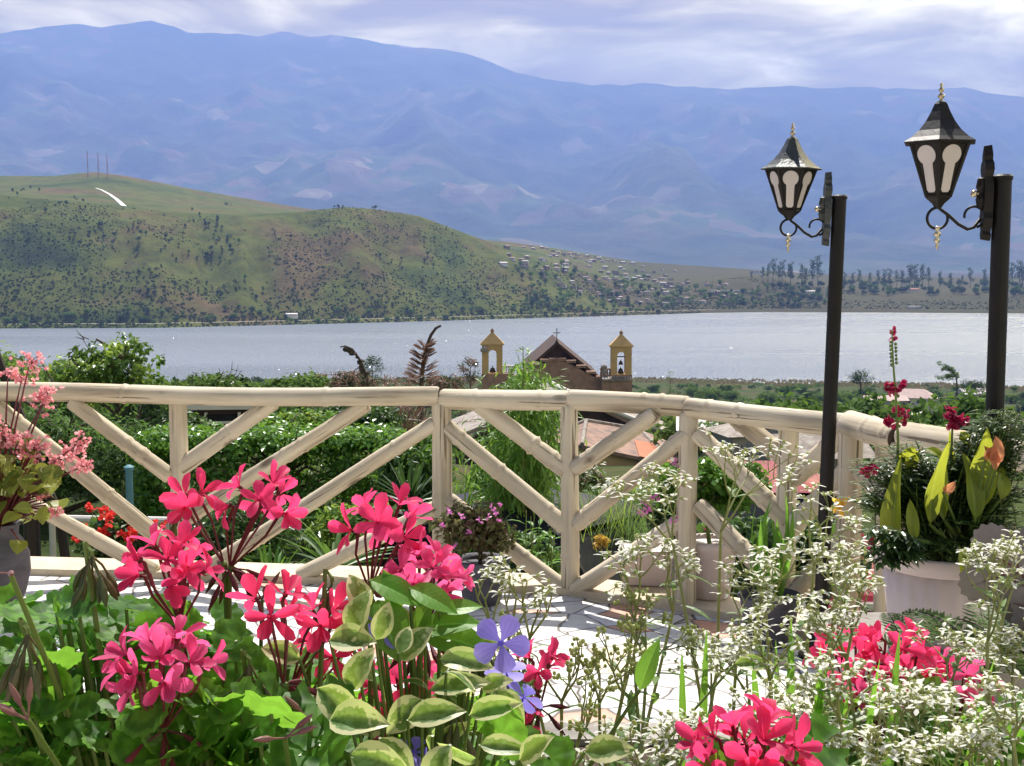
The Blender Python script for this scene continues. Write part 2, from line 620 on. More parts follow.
M['eleaf'] = leafm('euphorbia leaf', (0.08, 0.17, 0.035), (0.17, 0.28, 0.07), 0.45, (0.30, 0.48, 0.08))
M['begpink'] = leafm('begonia petal', (0.85, 0.22, 0.28), (0.90, 0.50, 0.52), 0.4, (0.95, 0.5, 0.5))
M['begleaf'] = leafm('begonia leaf', (0.08, 0.17, 0.025), (0.24, 0.24, 0.05), 0.45, (0.5, 0.55, 0.08), nscale=12, pat='vein')
M['crimson'] = leafm('crimson petal', (0.26, 0.004, 0.045), (0.42, 0.012, 0.09), 0.3, (0.6, 0.02, 0.11), pat='petal')
M['red'] = leafm('red petal', (0.60, 0.015, 0.02), (0.75, 0.05, 0.04), 0.4)
M['darkleaf'] = leafm('dark narrow leaf', (0.022, 0.055, 0.02), (0.05, 0.10, 0.035), 0.3, (0.12, 0.22, 0.04), 0.35, 0.5)
M['canna'] = leafm('canna leaf', (0.10, 0.17, 0.02), (0.24, 0.30, 0.035), 0.5, (0.70, 0.72, 0.06), 0.38, 0.45, nscale=14, pat='vein')
M['canna_red'] = leafm('reddish canna leaf', (0.35, 0.12, 0.06), (0.50, 0.2, 0.10), 0.45)
M['greyleaf'] = leafm('grey begonia leaf', (0.15, 0.13, 0.12), (0.20, 0.17, 0.16), 0.12, (0.3, 0.25, 0.2), 0.55, 0.4, nscale=14)
M['fern'] = leafm('fern', (0.05, 0.11, 0.03), (0.12, 0.19, 0.05), 0.4)
M['hedge'] = leafm('hedge leaf', (0.05, 0.15, 0.02), (0.13, 0.28, 0.04), 0.35, (0.28, 0.5, 0.05), 0.32, 0.5)
M['lime'] = leafm('lime leaf', (0.14, 0.26, 0.035), (0.26, 0.36, 0.08), 0.4, (0.45, 0.6, 0.08), 0.35, 0.5)
M['mid'] = leafm('mid green leaf', (0.04, 0.10, 0.022), (0.10, 0.19, 0.04), 0.35, (0.22, 0.38, 0.06), 0.4, 0.4)
M['acacia'] = leafm('acacia leaf', (0.055, 0.12, 0.03), (0.11, 0.20, 0.05), 0.4, (0.2, 0.36, 0.07), 0.5, 0.3)
M['bamboo'] = leafm('bamboo leaf', (0.07, 0.18, 0.025), (0.17, 0.32, 0.05), 0.45, (0.38, 0.6, 0.07), 0.38, 0.4)
M['dry'] = leafm('dry russet frond', (0.16, 0.08, 0.06), (0.28, 0.17, 0.13), 0.25)
M['coleus'] = leafm('coleus leaf', (0.12, 0.045, 0.035), (0.12, 0.15, 0.045), 0.35)
M['coleus2'] = leafm('pink fuchsia petal', (0.75, 0.12, 0.5), (0.8, 0.25, 0.6), 0.35)
M['yellow'] = leafm('yellow petal', (0.85, 0.42, 0.02), (0.9, 0.5, 0.05), 0.35)
M['orangef'] = leafm('orange seed head', (0.42, 0.26, 0.04), (0.55, 0.34, 0.06), 0.35)
M['wood1'] = leafm('valley crown', (0.045, 0.105, 0.018), (0.105, 0.19, 0.035), 0.35, (0.18, 0.30, 0.05), 0.7, 0.12)
M['wood2'] = leafm('valley crown light', (0.07, 0.14, 0.025), (0.14, 0.22, 0.05), 0.3, (0.24, 0.36, 0.06), 0.7, 0.12)
M['wood3'] = leafm('valley crown dark', (0.018, 0.045, 0.018), (0.045, 0.085, 0.03), 0.25, (0.1, 0.18, 0.04), 0.7, 0.12)
M['scrub'] = leafm('hill scrub', (0.046, 0.064, 0.015), (0.086, 0.102, 0.025), 0.1, rough=1.0, spec=0.0)
M['reed'] = leafm('reed', (0.14, 0.10, 0.06), (0.20, 0.17, 0.09), 0.2)
M['tile_grey'] = surf('weathered roof tile', (0.34, 0.29, 0.25), (0.19, 0.16, 0.14), 1.2, 0.9, bump=0.9, bscale=5, extra=((0.40, 0.36, 0.31), 3, 0.5, 0.6))
M['tile_pink'] = surf('pink clay tile', (0.36, 0.215, 0.165), (0.17, 0.125, 0.105), 1.1, 0.9, bump=0.9, bscale=5)
M['tile_orange'] = surf('orange clay tile', (0.55, 0.20, 0.10), (0.42, 0.17, 0.10), 1.5, 0.9, bump=0.7, bscale=5)
M['brick_brown'] = surf('brown brick wall', (0.42, 0.26, 0.19), (0.25, 0.155, 0.12), 1.4, 0.95, bump=0.5, bscale=6)
M['dark_wall'] = surf('dark timber wall', (0.085, 0.048, 0.04), (0.05, 0.03, 0.027), 1, 0.9)
M['ochre'] = surf('ochre plaster', (0.62, 0.41, 0.18), (0.50, 0.33, 0.15), 0.9, 0.85, bump=0.2, extra=((0.33, 0.22, 0.12), 1.6, 0.6, 0.75))
M['yellow_wall'] = surf('yellow plaster', (0.68, 0.50, 0.26), (0.58, 0.42, 0.22), 0.6, 0.85)
M['plaster'] = surf('white plaster', (0.74, 0.71, 0.66), (0.60, 0.57, 0.53), 0.7, 0.85)
M['grey_wall'] = surf('grey block wall', (0.36, 0.33, 0.32), (0.26, 0.24, 0.23), 0.7, 0.9)
M['dark_glass'] = surf('dark glass', (0.010, 0.011, 0.013), (0.014, 0.015, 0.019), 3, 0.25, spec=0.18)
M['bell'] = surf('bronze bell', (0.06, 0.05, 0.045), (0.09, 0.07, 0.05), 6, 0.5, metal=0.6)
M['car_red'] = surf('red car paint', (0.24, 0.006, 0.022), (0.20, 0.005, 0.018), 2, 0.38, spec=0.25)
M['car_black'] = surf('black car paint', (0.008, 0.008, 0.009), (0.013, 0.013, 0.015), 2, 0.4, spec=0.2)
M['rubber'] = surf('tyre rubber', (0.02, 0.02, 0.02), (0.03, 0.03, 0.03), 20, 0.85)
M['chrome'] = surf('bright metal', (0.6, 0.6, 0.62), (0.5, 0.5, 0.52), 8, 0.25, metal=0.9)
M['lamp_red'] = surf('tail lamp', (0.4, 0.01, 0.01), (0.3, 0.01, 0.01), 8, 0.2)
M['pale_pipe'] = surf('pale painted pipe', (0.62, 0.60, 0.56), (0.5, 0.48, 0.44), 6, 0.6)
M['blue_post'] = surf('blue painted post', (0.12, 0.30, 0.38), (0.09, 0.22, 0.28), 6, 0.6)
M['mast'] = surf('mast steel', (0.30, 0.12, 0.12), (0.4, 0.36, 0.36), 0.06, 0.6)
M['asphalt'] = surf('asphalt', (0.055, 0.053, 0.052), (0.04, 0.04, 0.04), 3, 0.9, bump=0.3)
M['dirt_road'] = surf('pale dirt', (0.52, 0.45, 0.36), (0.40, 0.34, 0.27), 0.2, 0.95)

# ================================================================ THE SETTING
LAKE = -72.0


def grid_mesh(name, X, Y, Z, mat, smooth=True):
    r, c = X.shape
    me = bpy.data.meshes.new(name)
    V = np.stack([X, Y, Z], -1).reshape(-1, 3)
    i = np.arange(r * c).reshape(r, c)
    Fq = np.stack([i[:-1, :-1], i[:-1, 1:], i[1:, 1:], i[1:, :-1]], -1).reshape(-1, 4)
    me.from_pydata(V.tolist(), [], Fq.tolist())
    me.materials.append(mat)
    if smooth:
        me.polygons.foreach_set('use_smooth', [True] * len(me.polygons))
    o = bpy.data.objects.new(name, me)
    C.objects.link(o)
    return o


# ---- materials of the land
def land_mat(name, stops, s1, s2, bump, bs, field=None, obj=True):
    m, t, out = newmat(name)
    p = N(t, 'ShaderNodeBsdfPrincipled')
    p.inputs['Roughness'].default_value = 0.95
    p.inputs['Specular IOR Level'].default_value = 0.1
    tcn = N(t, 'ShaderNodeTexCoord')
    a = N(t, 'ShaderNodeTexNoise', i_Scale=s1, i_Detail=7.0, i_Roughness=0.62, i_Distortion=0.4)
    L(t, tcn.outputs['Object'], a.inputs['Vector'])
    col = ramp(t, a.outputs[0], stops)
    b = N(t, 'ShaderNodeTexNoise', i_Scale=s2, i_Detail=6.0, i_Roughness=0.7)
    L(t, tcn.outputs['Object'], b.inputs['Vector'])
    col = mixc(t, 0.75, col, ramp(t, b.outputs[0], [(0.32, (0.42, 0.45, 0.38)), (0.52, (1, 1, 1)), (0.75, (1.3, 1.25, 1.15))]), 'MULTIPLY')
    if field:
        v = N(t, 'ShaderNodeTexVoronoi', i_Scale=field[0])
        L(t, tcn.outputs['Object'], v.inputs['Vector'])
        sx = N(t, 'ShaderNodeSeparateColor')
        L(t, v.outputs['Color'], sx.inputs[0])
        fc = ramp(t, sx.outputs[0], [(0.0, (0.06, 0.10, 0.04)), (0.3, (0.17, 0.14, 0.08)), (0.55, (0.09, 0.12, 0.04)), (0.84, (0.30, 0.25, 0.16)), (0.92, (0.17, 0.11, 0.065))], 'CONSTANT')
        msk = N(t, 'ShaderNodeTexNoise', i_Scale=field[1], i_Detail=3.0)
        L(t, tcn.outputs['Object'], msk.inputs['Vector'])
        col = mixc(t, ramp(t, msk.outputs[0], [(field[2], (0, 0, 0)), (field[2] + 0.08, (0.9, 0.9, 0.9))]), col, fc)
    if name.startswith('hill'):
        sx2 = N(t, 'ShaderNodeSeparateXYZ')
        L(t, tcn.outputs['Object'], sx2.inputs[0])
        rg = mth(t, 'MULTIPLY_ADD', sx2.outputs[0], 0.0025, -0.25)
        rg = mth(t, 'ADD', rg, mth(t, 'MULTIPLY_ADD', a.outputs[0], 1.2, -0.6))
        col = mixc(t, ramp(t, rg, [(0.0, (0, 0, 0)), (0.5, (0.9, 0.9, 0.9))]), col, (0.062, 0.056, 0.026))
    L(t, col, p.inputs['Base Color'])
    nb = N(t, 'ShaderNodeTexNoise', i_Scale=bs, i_Detail=6.0, i_Roughness=0.7)
    L(t, tcn.outputs['Object'], nb.inputs['Vector'])
    bm_ = N(t, 'ShaderNodeBump', i_Strength=bump, i_Distance=0.6 / bs)
    L(t, nb.outputs[0], bm_.inputs['Height'])
    L(t, bm_.outputs[0], p.inputs['Normal'])
    L(t, p.outputs[0], out.inputs[0])
    return m


mat_far = land_mat('hill grass and earth', [(0.30, (0.022, 0.032, 0.008)), (0.40, (0.058, 0.082, 0.010)), (0.52, (0.095, 0.105, 0.015)), (0.60, (0.105, 0.080, 0.026)), (0.70, (0.13, 0.086, 0.040))], 0.0055, 0.04, 0.5, 0.12, field=None)
mat_mtn = land_mat('mountain slope', [(0.30, (0.03, 0.055, 0.025)), (0.45, (0.055, 0.075, 0.03)), (0.58, (0.10, 0.095, 0.05)), (0.72, (0.17, 0.125, 0.07))], 0.0005, 0.003, 0.4, 0.005, field=(0.0034, 0.0005, 0.50))
mat_near = land_mat('valley soil and grass', [(0.35, (0.025, 0.045, 0.012)), (0.5, (0.05, 0.07, 0.018)), (0.62, (0.085, 0.065, 0.035))], 0.06, 0.9, 0.5, 1.5)

# ---- far land: lakeshore, road bench, the long hill, the plateau behind it, the plain
U = np.arange(-760, 1790, 5.0)
shore_py = np.interp(U, [-760, -200, 0, 150, 300, 450, 550, 620, 700, 760, 900, 1024, 1790], [333, 330, 328.5, 328, 324.5, 320.5, 317.5, 315.5, 313, 312, 312.6, 313.5, 313])
rim_py = np.interp(U, [-760, -100, 0, 60, 130, 200, 260, 300, 345, 375, 420, 470, 500, 530, 560, 600, 650, 690, 720, 745, 775, 810, 860, 940, 1024, 1790], [180, 190, 194, 201, 208, 214, 214, 212, 207, 209, 216, 235, 246, 256, 266, 276, 284, 283, 279, 276, 278, 287, 291, 291, 290, 289])
back_py = np.interp(U, [-760, -100, 0, 60, 85, 100, 130, 200, 280, 330, 400, 440, 470, 500, 540, 600, 640, 700, 760, 830, 900, 1024, 1790], [170, 174, 176, 176, 173, 172, 176, 190, 204, 212, 226, 236, 239, 241, 246, 256, 262, 266, 270, 275, 277, 278, 278])
Dr = np.interp(U, [-760, 200, 420, 560, 680, 800, 1024, 1790], [340, 330, 330, 330, 330, 250, 230, 230])
Db = np.interp(U, [-760, 300, 480, 700, 1024, 1790], [820, 800, 760, 800, 900, 900])
tanx = (U - 512) / F


def zrow(py, Y):
    ang = np.arctan2(383 - py, F) - PITCH
    return CAM.z + np.tan(ang) * Y


sang = np.tan(PITCH + np.arctan2(shore_py - 383, F))
Ysh = (CAM.z - LAKE) / sang
Yr = Ysh + Dr
zr = zrow(rim_py, Yr)
Yb = Yr + Db
zb = zrow(back_py, Yb)
rows = []


def row(Y, z):
    rows.append((np.array(Y, float) * np.ones_like(U), np.array(z, float) * np.ones_like(U)))


row(Ysh - 60, LAKE - 6)
row(Ysh - 8, LAKE - 1.2)
row(Ysh + 0, LAKE + 0.2)
row(Ysh + 9, LAKE + 3.0)
row(Ysh + 16, LAKE + 4.2)
row(Ysh + 26, LAKE + 4.2)
zs0 = LAKE + 4.2
NS = 44
steep = np.interp(U, [-760, 400, 520, 640, 800, 1790], [0.80, 0.80, 0.9, 1.05, 0.8, 0.8])
for k in range(1, NS + 1):
    t = k / NS
    Y = Ysh + 26 + (Yr - Ysh - 26) * t
    s = (t ** steep) * 0.82 + 0.18 * (3 * t * t - 2 * t ** 3)
    z = zs0 + (zr - zs0) * s
    Xw = tanx * Y
    amp = np.clip((zr - zs0) / 130, 0.1, 1.2) * math.sin(PI * min(1, t * 1.02)) ** 0.8
    z = z + amp * ((fbm(Xw / 70 + Y / 260, Y / 330, 4, 3, True) - 0.62) * 36 + (fbm(Xw / 22, Y / 30, 4, 9) - 0.5) * 11)
    row(Y, z)
NB = 26
for k in range(1, NB + 1):
    t = k / NB
    Y = Yr + (Yb - Yr) * t
    # gentle plateau that keeps just under the line of sight to the back ridge
    line = zr + (zb - zr) * t
    dip = np.interp(U, [-760, 250, 480, 700, 1790], [10, 10, 16, 4, 2]) * math.sin(PI * t) * 0.9
    Xw = tanx * Y
    z = line - dip + math.sin(PI * t) * (fbm(Xw / 120, Y / 140, 4, 21) - 0.5) * 9
    row(Y, z)
for Yo, zz in ((300, -20), (700, -45)):
    row(Yb + Yo, np.minimum(zb - 15, zz))
row(4300, -52)
row(5000, -50)
row(7000, -48)
row(9200, -48)
FY = np.array([r[0] for r in rows])
FZ = np.array([r[1] for r in rows])
FX = tanx[None, :] * FY
far = grid_mesh('far_shore_hills', FX, FY, FZ, mat_far)
tag(far, kind='structure')


def far_z(X, Y):
    u = 512 + F * X / Y
    fi = (u - U[0]) / 5.0
    i = int(min(max(fi, 0), len(U) - 2))
    f = fi - i
    z0 = np.interp(Y, FY[:, i], FZ[:, i])
    z1 = np.interp(Y, FY[:, i + 1], FZ[:, i + 1])
    return z0 * (1 - f) + z1 * f


def far_hit(px, py, Y0=1450, Y1=5000):
    d = ray(px, py)
    Y = Y0
    while Y < Y1:
        p = CAM + d * (Y / d.y)
        if p.z <= far_z(p.x, p.y):
            return Vector((p.x, p.y, far_z(p.x, p.y)))
        Y += 4
    return None


# ---- mountains
UM = np.arange(-1500, 2500, 7.0)
ridge_py = np.interp(UM, [-1500, -600, -120, 0, 40, 80, 110, 140, 160, 195, 240, 265, 290, 310, 360, 400, 430, 470, 500, 545, 600, 640, 700, 800, 900, 955, 985, 1024, 1300, 2500],
                     [60, 45, 40, 35, 29, 23, 28, 24, 20, 30, 32, 36, 30, 35, 38, 45, 48, 55, 65, 81, 84, 84, 87, 88, 88, 88, 93, 97, 110, 120])
tm = (UM - 512) / F
ridge_py = ridge_py + (fbm(UM / 34, UM * 0 + 7, 4, 91) - 0.5) * 7
NM = 150
YR = 20000 + 900 * (fbm(UM / 400, UM * 0 + 3, 3, 55) - 0.5)
ridz = zrow(ridge_py, YR)
MX, MY, MZ = [], [], []
Yf = 8200.0
for k in range(NM + 26):
    t = k / (NM - 1)
    if t <= 1:
        Y = Yf + (YR - Yf) * t
        X = tm * Y
        base = -62 + (ridz + 62) * (0.10 * t + 0.90 * t ** 1.55)
        spur = fbm(X / 3000 + Y / 10500, Y / 7600, 5, 71, True) - 0.60
        det = fbm(X / 750, Y / 900, 5, 83, True) - 0.6
        fade = np.clip(t * 3.0, 0, 1) * np.clip((1 - t) * 4.0, 0, 1)
        z = base + fade * (spur * 1800 * (0.25 + 0.75 * t) + det * 420) + (fbm(X / 130, Y / 150, 3, 5) - 0.5) * 34 * np.clip(t * 2, 0, 1) * np.clip((1 - t) * 8 + 0.25, 0, 1)
        # the light triangular spur in the middle and the foothill to its left
        u0 = UM
        sp = np.exp(-((u0 - (668 - (t - 0.25) * 30)) / (25 + 240 * np.clip(0.62 - t, 0, 1))) ** 2) * np.exp(-((t - 0.50) / 0.20) ** 2)
        z = z + 330 * sp
        fo = np.exp(-((u0 - 505) / 95) ** 2) * math.exp(-((t - 0.10) / 0.06) ** 2)
        z = z + 150 * fo
    else:
        Y = YR + (t - 1) * 4000
        X = tm * Y
        z = ridz - (t - 1) * 1500 + (fbm(X / 420, Y / 500, 4, 83) - 0.5) * 100 * min(1, (t - 1) * 5)
    # nothing in front may stand above the photographed ridge line
    lim = CAM.z + (ridz - CAM.z) * Y / YR * (0.985 if t < 0.97 else 1.0)
    z = np.minimum(z, np.maximum(lim, -60))
    MX.append(X)
    MY.append(Y * np.ones_like(UM))
    MZ.append(z)
mtn = grid_mesh('mountains', np.array(MX), np.array(MY), np.array(MZ), mat_mtn)
tag(mtn, kind='structure')

# ---- lake
m, t, out = newmat('lake water')
tcn = N(t, 'ShaderNodeTexCoord')
geo = N(t, 'ShaderNodeNewGeometry')
mp = N(t, 'ShaderNodeMapping')
mp.inputs['Scale'].default_value = (0.35, 0.10, 1)
L(t, tcn.outputs['Object'], mp.inputs[0])
n = N(t, 'ShaderNodeTexNoise', i_Scale=1.0, i_Detail=5.0, i_Roughness=0.6)
L(t, mp.outputs[0], n.inputs['Vector'])
bmp = N(t, 'ShaderNodeBump', i_Strength=1.0, i_Distance=2.5)
L(t, n.outputs[0], bmp.inputs['Height'])
# sparse steep wavelet facets that can catch the sun
vor = N(t, 'ShaderNodeTexVoronoi', i_Scale=0.80)
mp2 = N(t, 'ShaderNodeMapping')
mp2.inputs['Scale'].default_value = (1, 0.22, 1)
L(t, tcn.outputs['Object'], mp2.inputs[0])
L(t, mp2.outputs[0], vor.inputs['Vector'])
sc3 = N(t, 'ShaderNodeSeparateColor')
L(t, vor.outputs['Color'], sc3.inputs[0])
half = Vector((SDIR.x, SDIR.y, SDIR.z)) + Vector((0, -1, 0.05)).normalized()
half.normalize()
cmb = N(t, 'ShaderNodeCombineXYZ')
L(t, mth(t, 'MULTIPLY_ADD', sc3.outputs[0], 0.40, -0.20), cmb.inputs[0])
L(t, mth(t, 'MULTIPLY_ADD', sc3.outputs[1], 0.40, -0.20 + half.y), cmb.inputs[1])
cmb.inputs[2].default_value = half.z
vn = N(t, 'ShaderNodeVectorMath', operation='NORMALIZE')
L(t, cmb.outputs[0], vn.inputs[0])
pick = mth(t, 'GREATER_THAN', sc3.outputs[2], 0.83)
near = mth(t, 'LESS_THAN', vor.outputs['Distance'], 0.42)
pick = mth(t, 'MULTIPLY', pick, near)
gl = N(t, 'ShaderNodeBsdfGlossy')
gl.inputs['Roughness'].default_value = 0.2
gl.inputs['Color'].default_value = (0.3, 0.3, 0.3, 1)
L(t, vn.outputs[0], gl.inputs['Normal'])
p = N(t, 'ShaderNodeBsdfPrincipled')
p.inputs['Base Color'].default_value = (0.17, 0.20, 0.245, 1)
wn = N(t, 'ShaderNodeTexNoise', i_Scale=1.0, i_Detail=4.0)
mp3 = N(t, 'ShaderNodeMapping')
mp3.inputs['Scale'].default_value = (0.0007, 0.004, 1)
L(t, tcn.outputs['Object'], mp3.inputs[0])
L(t, mp3.outputs[0], wn.inputs['Vector'])
L(t, ramp(t, wn.outputs[0], [(0.36, (0.22, 0.22, 0.22)), (0.64, (0.36, 0.36, 0.36))]), p.inputs['Roughness'])
p.inputs['IOR'].default_value = 1.333
L(t, bmp.outputs[0], p.inputs['Normal'])
mxs = N(t, 'ShaderNodeMixShader')
L(t, pick, mxs.inputs[0])
L(t, p.outputs[0], mxs.inputs[1])
L(t, gl.outputs[0], mxs.inputs[2])
L(t, mxs.outputs[0], out.inputs[0])
mat_lake = m
xs = np.linspace(-3600, 3600, 40)
ys = np.linspace(560, 2500, 20)
GX, GY = np.meshgrid(xs, ys)
lake = grid_mesh('lake', GX, GY, GX * 0 + LAKE, mat_lake)
tag(lake, kind='structure')

# ---- near ground falling away from the terrace to the lake
GR = [(0, -2.0), (22, -2.15), (40, -4.6), (62, -8.5), (110, -17.0), (150, -23), (300, -44), (400, -55), (520, -63.5), (700, -69.5), (820, -71.5), (842, -72.2), (880, -73.5), (1000, -80)]


def knoll(r, a):
    s = np.clip((-a - 0.03) / 0.13, 0, 1)
    return 13 * np.exp(-((r - 230) / 120.) ** 2) * s * s * (3 - 2 * s)



def zg(x, y):
    r = math.hypot(x, y)
    z = np.interp(r, [a for a, b in GR], [b for a, b in GR])
    z += float(knoll(r, math.atan2(x, y)))
    if r > 26:
        z += (float(fbm(np.array([x / 45.]), np.array([y / 45.]), 4, 31)[0]) - 0.5) * min(6.0, (r - 26) * 0.06) * (1 if r < 700 else max(0.2, (900 - r) / 200))
    return z


az = np.radians(np.linspace(-85, 85, 150))
rr = np.concatenate([np.linspace(0.5, 26, 16), np.geomspace(28, 1000, 90)])
AA, RR_ = np.meshgrid(az, rr)
GX, GY = RR_ * np.sin(AA), RR_ * np.cos(AA)
GZ = np.interp(RR_, [a for a, b in GR], [b for a, b in GR])
GZ = GZ + np.where(RR_ > 26, (fbm(GX / 45., GY / 45., 4, 31) - 0.5) * np.minimum(6.0, (RR_ - 26) * 0.06) * np.where(RR_ < 700, 1, np.maximum(0.2, (900 - RR_) / 200)), 0)
GZ = GZ + knoll(RR_, AA)
ground = grid_mesh('ground', GX, GY, GZ, mat_near)
tag(ground, kind='structure')

# lawn, as a sheet above the ground
m_lawn = land_mat('mown lawn', [(0.35, (0.10, 0.19, 0.035)), (0.6, (0.17, 0.27, 0.055))], 0.9, 14, 0.6, 30)
b = MB()
gx = np.linspace(-11.5, -1.0, 10)
for i in range(9):
    for j in range(8):
        x0, x1 = gx[i], gx[i + 1]
        y0, y1 = 11.5 + j * 1.1, 11.5 + (j + 1) * 1.1
        b.add([(x0, y0, -2.09 + .0), (x1, y0, -2.09), (x1, y1, -2.09), (x0, y1, -2.09)], [(0, 1, 2, 3)])
lawn = b.build('lawn', m_lawn)
lawn.location.z = 0.06
tag(lawn, kind='structure')
# parking court on the right
b = MB()
b.add([(-2.4, 7.6, -2.06), (9, 7.6, -2.06), (9, 16.5, -2.10), (-0.6, 16.5, -2.10), (-0.6, 11.3, -2.08), (-2.4, 11.3, -2.08)], [(0, 1, 2, 3, 4, 5)])
yard = b.build('parking_court', M['asphalt'])
yard.location.z = 0.06
tag(yard, kind='structure')

# ---- lakeside road on its bench, white track and pale banks of the hill
b = MB()
ui = [i for i in range(len(U)) if -300 < U[i] < 720]
vs, fs = [], []
for i in ui:
    for dy in (17, 24.5):
        Y = Ysh[i] + dy
        vs.append((tanx[i] * Y, Y, LAKE + 4.35))
for k in range(len(ui) - 1):
    fs.append((2 * k, 2 * k + 2, 2 * k + 3, 2 * k + 1))
b.add(vs, fs)
tag(b.build('lakeside_road', M['dirt_road']), kind='structure')
b = MB()
pts = [(96, 188.5), (102, 190.5), (110, 195), (117, 200), (124, 206.5)]
hp = [far_hit(*q) for q in pts]
hp = [h for h in hp if h]
vs, fs = [], []
for k, h in enumerate(hp):
    wd = 2.2 + k * 0.5
    for sx_ in (-1, 1):
        x = h.x + sx_ * wd
        vs.append((x, h.y, far_z(x, h.y) + 0.9))
for k in range(len(hp) - 1):
    fs.append((2 * k, 2 * k + 1, 2 * k + 3, 2 * k + 2))
if len(hp) > 1:
    b.add(vs, fs)
    tag(b.build('hill_track', M['plaster']), kind='structure')

# ---- terrace
FENCE = [(-330, 7.0), (-90, 6.86), (175, 6.70), (440, 6.50), (570, 6.36), (690, 6.04), (790, 5.76), (852, 5.44), (905, 5.02), (985, 4.50), (1150, 4.0)]
FP = [Vector(((u - 512) / F * d, d, 0)) for u, d in FENCE]


def offset_line(pts, o):
    res = []
    for i, p in enumerate(pts):
        a = pts[max(0, i - 1)]
        c = pts[min(len(pts) - 1, i + 1)]
        d = (c - a).normalized()
        res.append(p + Vector((-d.y, d.x, 0)) * o)
    return res


m, t, out = newmat('crazy paving')
p = N(t, 'ShaderNodeBsdfPrincipled')
p.inputs['Roughness'].default_value = 0.6
tcn = N(t, 'ShaderNodeTexCoord')
nd = N(t, 'ShaderNodeTexNoise', i_Scale=2.2, i_Detail=3.0)
L(t, tcn.outputs['Object'], nd.inputs['Vector'])
vm = N(t, 'ShaderNodeVectorMath', operation='MULTIPLY_ADD')
L(t, nd.outputs['Color'], vm.inputs[0])
vm.inputs[1].default_value = (0.16, 0.16, 0)
L(t, tcn.outputs['Object'], vm.inputs[2])
v1 = N(t, 'ShaderNodeTexVoronoi', i_Scale=4.6, i_Randomness=0.85)
v2 = N(t, 'ShaderNodeTexVoronoi', i_Scale=4.6, i_Randomness=0.85)
v2.feature = 'DISTANCE_TO_EDGE'
L(t, vm.outputs[0], v1.inputs['Vector'])
L(t, vm.outputs[0], v2.inputs['Vector'])
s3 = N(t, 'ShaderNodeSeparateColor')
L(t, v1.outputs['Color'], s3.inputs[0])
tile = ramp(t, s3.outputs[0], [(0.0, (0.74, 0.72, 0.68)), (0.45, (0.66, 0.66, 0.68)), (0.62, (0.74, 0.64, 0.44)), (0.76, (0.70, 0.69, 0.67)), (0.90, (0.62, 0.34, 0.25))], 'CONSTANT')
nn_ = N(t, 'ShaderNodeTexNoise', i_Scale=16.0, i_Detail=5.0)
L(t, tcn.outputs['Object'], nn_.inputs['Vector'])
tile = mixc(t, 0.6, tile, ramp(t, nn_.outputs[0], [(0.3, (0.75, 0.73, 0.7)), (0.6, (1.05, 1.05, 1.05))]), 'MULTIPLY')
jm = ramp(t, v2.outputs['Distance'], [(0.010, (1, 1, 1)), (0.028, (0, 0, 0))])
L(t, mixc(t, jm, tile, (0.13, 0.11, 0.10)), p.inputs['Base Color'])
bmp = N(t, 'ShaderNodeBump', i_Strength=0.7, i_Distance=0.01)
L(t, ramp(t, v2.outputs['Distance'], [(0.0, (0, 0, 0)), (0.05, (1, 1, 1))]), bmp.inputs['Height'])
L(t, bmp.outputs[0], p.inputs['Normal'])
L(t, p.outputs[0], out.inputs[0])
mat_pave = m
inner = offset_line(FP, -0.05)
outer = offset_line(FP, 0.23)
b = MB()
poly = [(p_.x, p_.y) for p_ in inner] + [(inner[-1].x + 1.2, inner[-1].y - 1.5), (inner[-1].x + 1.2, -4), (inner[0].x - 1, -4), (inner[0].x - 1, inner[0].y)]
nP = len(poly)
b.add([(x, y, 0.0) for x, y in poly] + [(x, y, -2.3) for x, y in poly], [tuple(range(nP))[::-1]] + [(i, (i + 1) % nP, nP + (i + 1) % nP, nP + i) for i in range(nP)])
tag(b.build('terrace', mat_pave), kind='structure')
b = MB()
n_ = len(inner)
vs = []
for i in range(n_):
    vs += [(inner[i].x, inner[i].y, 0.035), (outer[i].x, outer[i].y, 0.035), (outer[i].x, outer[i].y, -2.3), (inner[i].x, inner[i].y, -0.5)]
fs = []
for i in range(n_ - 1):
    for k in range(4):
        k2 = (k + 1) % 4
        fs.append((4 * i + k, 4 * i + k2, 4 * (i + 1) + k2, 4 * (i + 1) + k))
b.add(vs, fs)
tag(b.build('terrace_kerb', M['kerb']), kind='structure')

# ---- the air
m, t, out = newmat('haze air')
pv = N(t, 'ShaderNodeVolumePrincipled')
pv.inputs['Color'].default_value = (0.25, 0.39, 0.93, 1)
pv.inputs['Density'].default_value = 0.000086
pv.inputs['Anisotropy'].default_value = 0.2
L(t, pv.outputs[0], out.inputs['Volume'])
b = MB()
zt = float(np.array(MZ).max()) + 40
b.box((0, 11900, (zt - 120) / 2), (66000, 24600, zt + 120))
hz = b.build('haze', m)
tag(hz, 'pale blue haze filling the air over the lake and the mountains', 'haze', kind='stuff')

